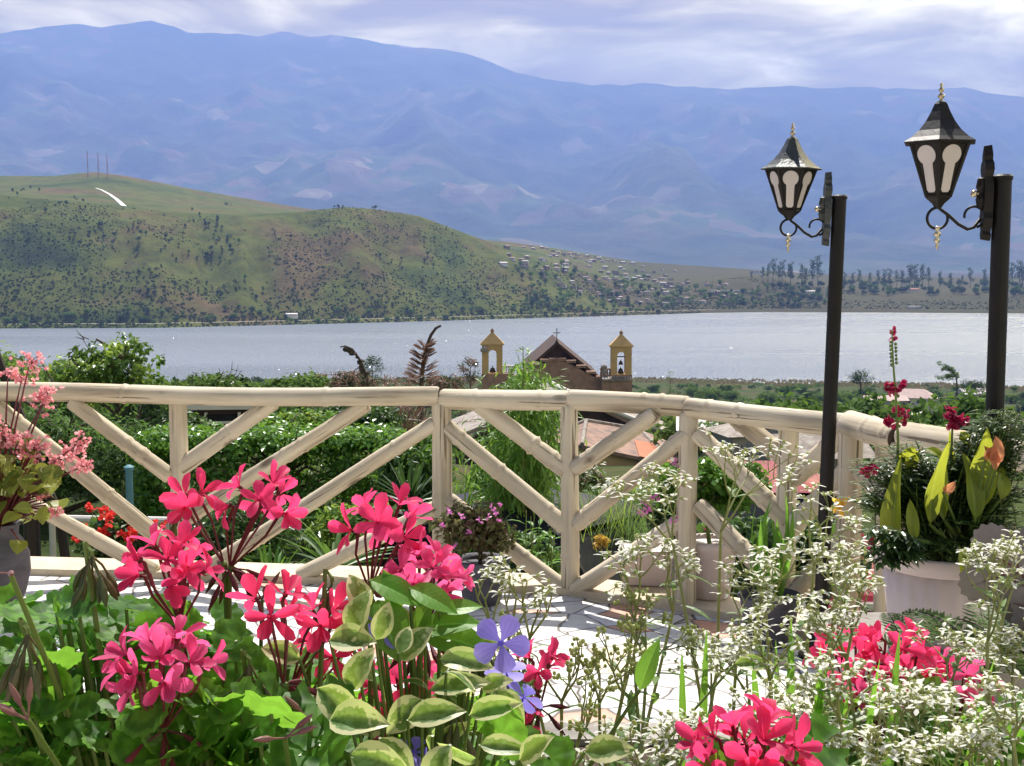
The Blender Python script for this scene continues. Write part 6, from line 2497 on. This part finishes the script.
for (px, py, Yl, d, n, size) in [(1018, 570, 3.42, (-.93, .05, -.36), (-.1, -.96, .12), .150), (1046, 612, 3.36, (-.7, .05, -.6), (.0, -.95, .15), .10)]:
    c_ = at(px, py, Yl)
    lobed(c_, d, n, size)
    sm.tube([base, base.lerp(c_, .6) + Vector((.03, 0, .12)), c_], [.010, .008, .005], 6)
sm.build('stem', M['stem_red'], root)
lf.build('leaf', M['greyleaf'], root, True)


def fern(label, px, py, Yf, n, Ln):
    p_ = at(px, py, Yf)
    root_ = thing('fern', label, 'fern', (p_.x, Yf, 0))
    f_ = MB()
    s2 = MB()
    for k in range(n):
        a = ru(0, 6.28)
        d = Vector((math.cos(a) * .55, math.sin(a) * .45, 1)).normalized()
        c_ = Vector((p_.x, Yf, p_.z))
        pts_ = []
        for j in range(15):
            pts_.append(c_.copy())
            c_ = c_ + d * (Ln / 14)
            d = (d + Vector((math.cos(a) * .07, math.sin(a) * .07, -.075))).normalized()
        s2.tube(pts_, .0016, 4)
        for j in range(2, 15):
            dd = (pts_[j] - pts_[j - 1]).normalized()
            sd_ = dd.cross(Vector((0, 0, 1))).normalized()
            l_ = Ln * .22 * math.sin(PI * (j + 1) / 17)
            for s_ in (-1, 1):
                f_.blade(pts_[j], sd_ * s_ + dd * .35, dd.cross(sd_), l_, .009, 0, 3, 'lance', .3, .1)
    s2.tube([(p_.x, Yf, 0), (p_.x, Yf, p_.z)], .012, 6)
    s2.build('stem', M['bark'], root_)
    f_.build('foliage', M['fern'], root_)


fern('dark green fern at the foot of the white pot', 902, 662, 3.45, 12, .20)
fern('fern with drooping fronds below the grey lobed leaf at right', 985, 668, 3.4, 22, .27)
fern('fern in shadow at the far right edge under the grey leaf', 1030, 690, 3.3, 16, .3)

# ================================================================ RAISED PLANTER IN THE FOREGROUND
SOIL = 0.93
b = MB()
b.box((0.05, 1.27, .46), (3.0, 1.26, .92))
b.box((0.05, 1.27 - .60, .925), (3.04, .09, .07))
b.box((0.05, 1.27 + .61, .915), (3.04, .07, .05))
b.box((0.05, 1.27, .915), (2.9, 1.16, .03), mi=1)
tag(b.build('flower_bed', [M['stone'], M['soil']], None, origin=(0.05, 1.27, 0)), 'raised stone flower bed in the foreground holding geraniums and white blossoms', 'flower bed')


def arc(q0, q1, sag, n=6):
    return [q0.lerp(q1, i / n) + Vector((0, 0, sag * math.sin(PI * i / n))) for i in range(n + 1)]


def floret(b, c_, axis, size, mi=0):
    axis = axis.normalized()
    s_ = axis.orthogonal().normalized()
    t_ = axis.cross(s_)
    a0 = ru(0, 6)
    for k in range(5):
        a = a0 + 2 * PI * k / 5 + ru(-.2, .2)
        d = (s_ * math.cos(a) + t_ * math.sin(a)) + axis * ru(.35, 1.5)
        b.blade(c_, d, axis, size * ru(.85, 1.2), size * ru(.38, .56), mi, 5, 'obovate', ru(-.3, 1.2), ru(.1, .55), .05, cols=5)


def umbel(root, px, py, Yu, rpx, n, petal, fsize, hub=(0, 38), squash=.75):
    """one flower head of a geranium: pedicels from a hub, each ending in a five petalled floret"""
    c_ = at(px, py, Yu)
    rad = rpx / F * Yu
    hb = at(px + hub[0], py + hub[1], Yu)
    f = MB()
    s = MB()
    for k in range(n):
        z = 1 - 1.45 * (k + .5) / n
        a = k * 2.4 + ru(-.3, .3)
        q = math.sqrt(max(0, 1 - z * z))
        o = Vector((q * math.cos(a), q * math.sin(a), z * squash))
        e = c_ + o * rad * ru(.72, 1.0)
        ax_ = (o + Vector((0, -.25, .25)) + rv() * .25)
        floret(f, e, ax_, fsize)
        g = hb.lerp(e, .62) + (e - c_) * .10
        s.tube([hb, g, e - ax_.normalized() * fsize * .25, e], [.0011, .0013, .0019, .0016], 5)
        for j in range(4):
            f2 = rv()
            s.rhomb(e - ax_.normalized() * fsize * .18, (ax_.normalized() + f2 * .8).normalized(), f2, fsize * .34, .003)
    for k in range(6):   # unopened buds hanging at the hub
        d = Vector((ru(-1, 1), ru(-1, 1), ru(-1.0, .2)))
        e = hb + d.normalized() * rad * ru(.3, .6)
        s.tube([hb, e], .001, 4)
        s.tube([e, e + (d.normalized() + Vector((0, 0, -.4))) * .012, e + (d.normalized() + Vector((0, 0, -.4))) * .022], [.0014, .0032, .0006], 6)
    s.build('pedicel', M['stem_red'], root)
    f.build('flower_head', M[petal], root, True)
    return hb


def buds(root, px, py, Yb, n, Lb):
    c_ = at(px, py, Yb)
    s = MB()
    for k in range(n):
        d = Vector((ru(-.5, .5), ru(-.5, .5), -1)).normalized()
        e = c_ + d * Lb * ru(.3, .6) + Vector((ru(-.008, .008), ru(-.008, .008), 0))
        s.tube([c_, c_.lerp(e, .5) + rv() * .002, e], .0011, 4)
        s.tube([e, e + d * Lb * .22, e + d * Lb * .42, e + d * Lb * .6], [.0014, .0036, .0032, .0006], 7)
    s.build('bud_cluster', M['gbud'], root)
    return c_


def gleaf(b, c_, d, n, R_, mi=0):
    """round scalloped geranium leaf, cupped, with a notch at the stalk"""
    d = Vector(d).normalized()
    s_ = d.cross(Vector(n))
    if s_.length < 1e-3:
        s_ = d.orthogonal()
    s_.normalize()
    n = s_.cross(d).normalized()
    NN = 30
    vs = [Vector(c_)]
    ph = ru(0, 6)
    for rr in (.5, 1.0):
        for i in range(NN + 1):
            a = -PI * .90 + 2 * PI * .90 * i / NN
            lob = .86 + .14 * abs(math.cos(a * 3.1)) + (.05 if i % 2 else -.03) * (rr == 1)
            r_ = R_ * rr * lob
            z = R_ * (.07 * rr * math.cos(a * 6.2) * rr + .16 * rr ** 2 * math.sin(a + ph) + .10 * rr * rr - .05)
            b.lv[len(b.v) + len(vs)] = (a, rr, 0)
            vs.append(c_ + d * (r_ * math.cos(a) + R_ * .12) + s_ * (r_ * math.sin(a)) + n * z)
    fs = []
    for i in range(NN):
        fs.append((0, 1 + i, 2 + i))
        a0 = 1 + i
        fs.append((a0, a0 + NN + 1, a0 + NN + 2, a0 + 1))
    b.add(vs, fs, mi)


def geranium(label, base_px, Yg_, heads, leaves, budl=(), pods=()):
    """heads: (px,py,Y,rpx,n,petal,fsize,hub)  leaves: (px0,px1,py0,py1,Y0,Y1,n,R)"""
    bp = at(base_px, 500, Yg_)
    bp.z = SOIL
    root = thing('geranium', label, 'geranium', (bp.x, bp.y, SOIL))
    s = MB()
    for h in heads:
        hb = umbel(root, *h)
        j = Vector((bp.x + ru(-.03, .03) + (hb.x - bp.x) * .55, bp.y + (hb.y - bp.y) * .5, SOIL + (hb.z - SOIL) * .35))
        s.tube(arc(bp, j, .01, 3) + arc(j, hb, 0.0, 5)[1:], [.0055, .0052, .005, .0045, .0032, .003, .0028, .0026, .0024], 7)
        s.blob(hb, .0042, .0042, 0, .2)
    for (px, py, Yb, n, Lb) in budl:
        c_ = buds(root, px, py, Yb, n, Lb)
        j = Vector((bp.x + (c_.x - bp.x) * .6, bp.y, SOIL + (c_.z - SOIL) * .4))
        top = c_ + Vector((-.006, 0, .012))
        s.tube([bp, j, j.lerp(top, .7), top, c_ + Vector((0, 0, .004)), c_], [.004, .0035, .0026, .0022, .002, .002], 6)
    for (px, py, Yb, n) in pods:
        c_ = at(px, py, Yb)
        j = Vector((bp.x + (c_.x - bp.x) * .6, bp.y, SOIL + (c_.z - SOIL) * .4))
        s.tube([bp, j, c_], [.004, .003, .002], 6)
        pd = MB()
        for k in range(n):
            d = Vector((ru(-1, 1), ru(-.8, .3), ru(-.1, .9))).normalized()
            m_ = c_ + d * .012
            pd.tube([c_, m_, m_ + d * .006, m_ + d * .013, m_ + d * .020], [.0007, .0009, .0026, .0022, .0005], 6)
        pd.build('seed_pod', M['pod'], root)
    f = MB()
    for (px0, px1, py0, py1, Y0, Y1, n, Rl) in leaves:
        for _ in range(n):
            c_ = at(ru(px0, px1), ru(py0, py1), ru(Y0, Y1))
            d = Vector((ru(-1, 1), ru(-1, .4), ru(-.35, .5)))
            nn = Vector((ru(-.5, .5), ru(-.9, .2), ru(.35, 1)))
            gleaf(f, c_, d, nn, Rl * ru(.6, 1.2))
            j = Vector((bp.x + (c_.x - bp.x) * .55, bp.y + (c_.y - bp.y) * .4, max(SOIL, SOIL + (c_.z - SOIL) * .35)))
            s.tube([j, j.lerp(c_, .6) + Vector((0, 0, .012)), c_], [.0026, .002, .0016], 5)
            if random.random() < .5:
                s.tube([bp, j], [.0045, .003], 5)
    s.build('stem', M['stem_green'], root)
    f.build('foliage', M['gleaf'], root, True)
    return root


random.seed(81)
geranium('geranium with two lush pink heads stacked above a mass of scalloped leaves', 150, 1.12,
         [(168, 572, 1.12, 45, 12, 'pink', .022, (12, 55)), (164, 668, 1.02, 46, 13, 'magenta', .022, (0, 62))],
         [(0, 130, 595, 680, 1.1, 1.3, 44, .024), (-20, 240, 690, 780, 1.0, 1.25, 170, .021), (60, 240, 610, 700, 1.15, 1.35, 44, .025), (-30, 70, 650, 770, 1.0, 1.2, 50, .021)],
         [(92, 556, 1.1, 9, .040), (28, 634, 1.0, 9, .044)], [(10, 573, .95, 2), (28, 720, .92, 4)])
geranium('tallest geranium, its loose pink head rising in front of the left railing post', 232, 1.26,
         [(192, 502, 1.26, 18, 3, 'coral', .024, (32, 62)), (258, 506, 1.26, 40, 7, 'pink', .023, (-28, 62))],
         [(180, 330, 640, 770, 1.15, 1.4, 80, .024), (200, 280, 700, 780, 1.0, 1.2, 34, .021)],
         [(178, 515, 1.27, 4, .035)], [(262, 600, 1.24, 3)])
geranium('coral red geranium with open starry florets left of the variegated vine', 286, 1.10,
         [(270, 612, 1.08, 30, 4, 'coral', .025, (14, 74)), (322, 622, 1.14, 24, 4, 'coral', .024, (-30, 62)), (330, 655, 1.2, 30, 5, 'coral', .024, (-20, 40))],
         [(220, 340, 700, 790, .98, 1.2, 26, .030)],
         [(250, 664, 1.04, 10, .045), (332, 582, 1.18, 5, .034)], [(285, 738, .95, 3), (310, 720, 1.0, 2)])
geranium('pink geranium with a large head rising before the middle of the railing', 410, 1.24,
         [(384, 530, 1.24, 42, 7, 'pink', .025, (-14, 62)), (428, 578, 1.20, 36, 12, 'magenta', .021, (-4, 56)), (404, 690, 1.27, 34, 8, 'pink', .024, (6, 44)), (540, 668, 1.34, 22, 4, 'pink', .022, (0, 40)), (520, 420 + 300, 1.3, 18, 3, 'pink', .02, (0, 30))],
         [(330, 520, 660, 790, 1.3, 1.5, 46, .034), (380, 560, 720, 800, 1.05, 1.3, 22, .03)],
         [(474, 645, 1.2, 9, .042), (455, 706, 1.1, 6, .05)], [])
geranium('low pink geranium with one dense head at the front edge of the white blossoms', 755, 1.10,
         [(752, 756, 1.08, 54, 16, 'pink', .026, (4, 66))],
         [(690, 830, 740, 820, 1.05, 1.25, 20, .032)], [], [])
geranium('pink geranium showing through white blossoms before the white pot', 870, 1.62,
         [(850, 662, 1.64, 34, 9, 'pink', .028, (4, 50)), (898, 655, 1.62, 30, 9, 'pink', .027, (-6, 50)), (876, 690, 1.58, 26, 6, 'magenta', .024, (0, 40))],
         [(800, 930, 700, 790, 1.55, 1.75, 40, .034)], [], [])
geranium('pale pink geranium behind white blossoms near the ferns and the grey leaf', 965, 1.66,
         [(962, 678, 1.66, 28, 8, 'magenta', .025, (-4, 48)), (928, 676, 1.68, 20, 5, 'pink', .022, (10, 48))],
         [(900, 1040, 700, 790, 1.58, 1.76, 40, .034)], [], [])

# ---------------------------------------------------------------- variegated vine with violet flowers
random.seed(91)
bp = at(420, 500, 1.12)
root = thing('variegated_vine', 'trailing vine with cream edged green leaves and violet five petalled flowers', 'vine', (bp.x, 1.12, SOIL))
bp.z = SOIL
sm, lf = MB(), MB()


def vleaf(px, py, Yl, dx, dz, dy, Ln, W, nrm=None, bend=.5):
    c_ = at(px, py, Yl)
    d = Vector((dx, dy, dz))
    n = Vector(nrm) if nrm else Vector((ru(-.4, .4), -.8, .7))
    lf.blade(c_, d, n, Ln * .84, W * ru(.68, .84), 0, 8, 'ovate', bend * ru(.3, 2.2), ru(.2, .6), .03, cols=7)
    j = bp.lerp(c_, .6) + Vector((0, 0, .01))
    sm.tube([j, c_], [.0018, .0014], 5)
    if random.random() < .6:
        sm.tube([bp, j], [.0028, .0018], 5)


for args in [(352, 636, 1.08, .2, 1, .1, .052, .036), (365, 612, 1.12, -.3, 1, 0, .045, .03), (330, 640, 1.08, .9, .1, -.3, .05, .032), (376, 640, 1.1, .35, .9, .1, .042, .026),
             (318, 688, 1.02, .7, -.5, -.3, .058, .034), (330, 720, 1.0, .8, .15, -.4, .062, .040), (350, 690, 1.05, .25, .8, -.2, .05, .036), (408, 720, 1.05, .9, .3, -.2, .06, .03),
             (430, 690, 1.1, .9, .25, -.1, .066, .026), (440, 660, 1.12, 1, .1, -.3, .06, .028), (450, 670, 1.15, .8, .5, 0, .06, .03), (465, 640, 1.15, .9, .0, -.2, .05, .024),
             (470, 715, 1.06, 1, .35, -.2, .055, .026), (380, 738, 1.0, .6, -.6, -.4, .055, .036), (350, 755, .98, .9, -.1, -.3, .06, .036), (480, 745, 1.0, 1, .05, -.3, .05, .022),
             (585, 752, 1.04, .9, .2, -.2, .05, .03), (410, 640, 1.16, -.2, 1, 0, .04, .026), (400, 660, 1.12, .5, .7, -.1, .05, .032),
             (300, 660, 1.1, -.7, .4, -.2, .045, .03), (496, 690, 1.1, .5, -.6, -.3, .05, .03), (450, 745, 1.0, -.4, -.6, -.4, .055, .034), (422, 700, 1.08, -.5, -.3, -.5, .05, .034), (735, 664, 1.35, 1, .1, -.2, .05, .026), (520, 760, .98, .4, .5, -.4, .05, .03)]:
    vleaf(*args)
for _ in range(34):
    vleaf(ru(320, 500), ru(640, 790), ru(1.02, 1.25), ru(-1, 1), ru(-.6, .9), ru(-.9, .6), ru(.028, .048), ru(.012, .026), (ru(-1, 1), ru(-1, .2), ru(-.1, 1)), ru(-.3, 1.1))
sm.build('stem', M['stem_green'], root)
lf.build('foliage', M['vgreen'], root, True)
for (px, py, Yf, ax_, sz) in [(501, 643, 1.12, (.15, -1, .35), .024), (385, 627, 1.14, (.6, -.4, .7), .021), (524, 697, 1.14, (.5, -.3, .8), .018), (506, 672, 1.16, (-.1, -.3, .9), .018), (414, 752, 1.1, (.2, -.4, .8), .016)]:
    f = MB()
    c_ = at(px, py, Yf)
    axis = Vector(ax_).normalized()
    s_ = axis.orthogonal().normalized()
    t2 = axis.cross(s_)
    a0 = ru(0, 6)
    for k in range(5):
        a = a0 + 2 * PI * k / 5
        f.blade(c_ + (s_ * math.cos(a) + t2 * math.sin(a)) * .002, s_ * math.cos(a) + t2 * math.sin(a) + axis * .1, axis, sz, sz * .8, 0, 5, 'obovate', .25, .06, cols=5)
    f.tube([c_ - axis * .02, c_ - axis * .008, c_], [.0012, .002, .003], 6)
    f.build('violet_flower', M['violet'], root, True)

# bright green serrated leaves above the vine
bp = at(430, 500, 1.18)
root = thing('leafy_plant', 'bright green pointed leaves just below the large pink head', 'plant', (bp.x, 1.18, SOIL))
bp.z = SOIL
sm, lf = MB(), MB()
for (px, py, dx, dz, dy, Ln, W) in [(370, 580, .9, -.3, -.2, .055, .028), (410, 588, .9, -.3, -.3, .05, .026), (412, 640, .35, .9, 0, .05, .02), (420, 628, .9, .25, -.3, .06, .032), (425, 634, 1, -.05, -.4, .065, .036), (440, 612, .9, .2, .1, .04, .02), (400, 610, -.3, .8, 0, .04, .02), (378, 600, .3, -.6, -.5, .06, .04), (640, 690, .3, 1, 0, .05, .02)]:
    c_ = at(px, py, 1.15)
    lf.blade(c_, Vector((dx, dy, dz)), Vector((-.1, -.55, .85)), Ln, W, 0, 9, 'ovate', .4, .25, .02, cols=5)
    sm.tube([bp, bp.lerp(c_, .6), c_], [.003, .0024, .0016], 5)
sm.build('stem', M['stem_green'], root)
lf.build('foliage', M['bright'], root)

# ---------------------------------------------------------------- white blossoms (euphorbia-like, wiry)
random.seed(101)


def bract_head(wb, gb, sb, c_, up, n, size, budhead=False):
    k = 0
    for _ in range(n):
        o = (rv() * .8 + up * .7)
        e = c_ + o * size * ru(.5, 1.5)
        sb.tube([c_, e], .0005, 3, caps=False)
        gb.blob(e, .0022, .0026, 0, .2)
        if budhead:
            continue
        a0 = ru(0, 6)
        for j in range(random.choice((2, 2, 3))):
            a = a0 + j * 1.6 + ru(-.4, .4)
            d = Vector((math.cos(a), math.sin(a), ru(-.35, .45)))
            wb.blade(e, d, Vector((ru(-.3, .3), ru(-.3, .3), 1)), ru(.008, .0150), ru(.0034, .0055), 0, 3, 'obovate', ru(-.2, .9), .2)


def grow(p, d, Ln, depth, sb, lb, heads, r):
    e = p + d * Ln
    mid_ = p.lerp(e, .5) + rv() * Ln * .05
    sb.tube([p, mid_, e], [r, r * .9, r * .78], 5, caps=False)
    if depth == 2:
        for s_ in (-1, 1):
            a = ru(0, 6.28)
            dd = Vector((math.cos(a), math.sin(a), ru(.1, .7)))
            lb.blade(e, dd, Vector((0, 0, 1)), ru(.015, .03), ru(.004, .007), 0, 4, 'lance', ru(.2, .9), .25)
    if depth == 0:
        heads.append((e, d))
        return
    for k in range(2 if random.random() < .75 else 3):
        nd = (d + rv() * .80 + Vector((0, 0, .22))).normalized()
        grow(e, nd, Ln * ru(.5, .85), depth - 1, sb, lb, heads, r * .72)


def euphorbia(label, px, Yb, tops, group, bud=False, nb=6, depth=2, cat='white blossom'):
    """tops: (px, py) pixels of the stem crowns; each main stem forks towards a spray of heads"""
    bp_ = at(px, 500, Yb)
    bp_.z = SOIL if Yb < 1.8 else 0.0
    root_ = thing('white_blossom_plant' if not bud else 'wiry_weed', label, cat, (bp_.x, Yb, bp_.z), group)
    sb, lb = MB(), MB()
    for (tx, ty) in tops:
        wb, gb = MB(), MB()
        t_ = at(tx, ty, Yb + ru(-.08, .08))
        q0 = bp_ + Vector((ru(-.03, .03), ru(-.03, .03), 0))
        # trunk of this stem ends well under the crown
        H = (t_ - q0).length
        br = q0.lerp(t_, .80 if H > .25 else .6)
        mid_ = q0.lerp(br, .5) + Vector((ru(-.015, .015), ru(-.015, .015), 0))
        sb.tube([q0, mid_, br], [.0026, .0022, .0018], 6, caps=False)
        for j in range(6):
            pp = q0.lerp(br, .2 + .12 * j)
            a = ru(0, 6.28)
            lb.blade(pp, Vector((math.cos(a), math.sin(a), ru(.3, 1))), Vector((0, 0, 1)), ru(.035, .07), ru(.007, .012), 0, 5, 'lance', ru(.2, .8), .25)
        heads = []
        rem = (t_ - br).length
        for k in range(3):
            d = ((t_ - br).normalized() + rv() * .55).normalized()
            grow(br, d, rem * ru(.40, .60), depth, sb, lb, heads, .0015)
        for (e, d) in heads:
            if bud:
                bract_head(wb, gb, sb, e, d, random.randint(3, 5), .006, True)
            else:
                bract_head(wb, gb, sb, e, d, random.randint(max(2, nb - 4), nb - 2), .011)
        gb.build('bud_spray' if bud else 'floret_bud', M['bud_green'], root_)
        if not bud:
            wb.build('blossom_spray', M['white'], root_)
    sb.build('stem', M['stem_pale'], root_)
    lb.build('foliage', M['eleaf'], root_)
    return root_


WG = 'white blossom plants of the foreground bed'
WL = 'wiry plant covered in tiny white blossoms in the right half of the flower bed'
euphorbia('tall white blossom spray crossing the right bays of the railing', 715, 1.60, [(728, 460), (662, 474)], None, nb=7)
euphorbia('white blossom spray left of the tall one, before the white trough', 645, 1.56, [(640, 552), (684, 560)], None)
euphorbia('short white blossom sprig before the kerb left of the central post', 505, 1.5, [(492, 572), (540, 580), (512, 575)], None, depth=1)
wl = [(800, 1.55, [(815, 492), (842, 545)]), (768, 1.52, [(765, 548)]),
      (868, 1.50, [(856, 578), (838, 612)]), (930, 1.46, [(915, 668), (962, 645)]), (985, 1.42, [(990, 575), (1016, 552)]),
      (1010, 1.36, [(1012, 620), (985, 645)]), (760, 1.36, [(748, 645), (775, 625)]), (705, 1.40, [(712, 640)]),
      (830, 1.30, [(815, 690), (845, 668)]), (900, 1.26, [(895, 705), (925, 690)]), (970, 1.24, [(970, 700), (1000, 712)]),
      (780, 1.22, [(770, 705), (800, 722)]), (860, 1.16, [(850, 735), (885, 748)]), (960, 1.16, [(950, 742), (990, 738)]), (735, 1.48, [(738, 590)]),
      (1000, 1.2, [(1015, 672)]), (840, 1.4, [(830, 600)]), (690, 1.2, [(680, 722), (650, 742)]), (610, 1.2, [(600, 752)])]
for (px, Yb, tops) in wl:
    euphorbia(WL, px, Yb, tops, WG)
VG2 = 'wiry weeds in bud'
for (px, Yb, tops) in [(575, 1.42, [(525, 628), (560, 655)]), (610, 1.40, [(598, 655), (630, 640), (655, 615)]), (560, 1.3, [(545, 705), (585, 690)]), (645, 1.46, [(636, 600)])]:
    euphorbia('thin wiry weed carrying green buds in the middle of the flower bed before the paving', px, Yb, tops, VG2, bud=True, depth=2, cat='weed')

# long strap leaves among the white blossoms
root = thing('strap_leaf_plant', 'clump of upright green strap leaves among the white blossoms at lower right', 'plant', (at(800, 500, 1.3).x, 1.3, SOIL))
lf = MB()
for (bx, tx, ty, W) in [(795, 790, 630, .014), (803, 812, 660, .014), (788, 775, 650, .012), (815, 826, 640, .013), (780, 752, 660, .013), (872, 905, 690, .013), (868, 850, 650, .012), (700, 706, 640, .012), (690, 682, 660, .012), (880, 900, 640, .012), (960, 968, 650, .011), (830, 845, 690, .012)]:
    Yl = 1.3 + ru(-.06, .1)
    lf = MB()
    q0 = at(bx, 500, Yl)
    q0.z = SOIL - .005
    q1 = at(tx, ty, Yl + ru(-.04, .04))
    lf.blade(q0, q1 - q0, Vector((ru(-.4, .4), -1, .1)), (q1 - q0).length * 1.04, W, 0, 9, 'strap', ru(-.4, .4), .35, cols=3)
    lf.build('leaf', M['bright'], root)
for o_ in root.children:
    pass
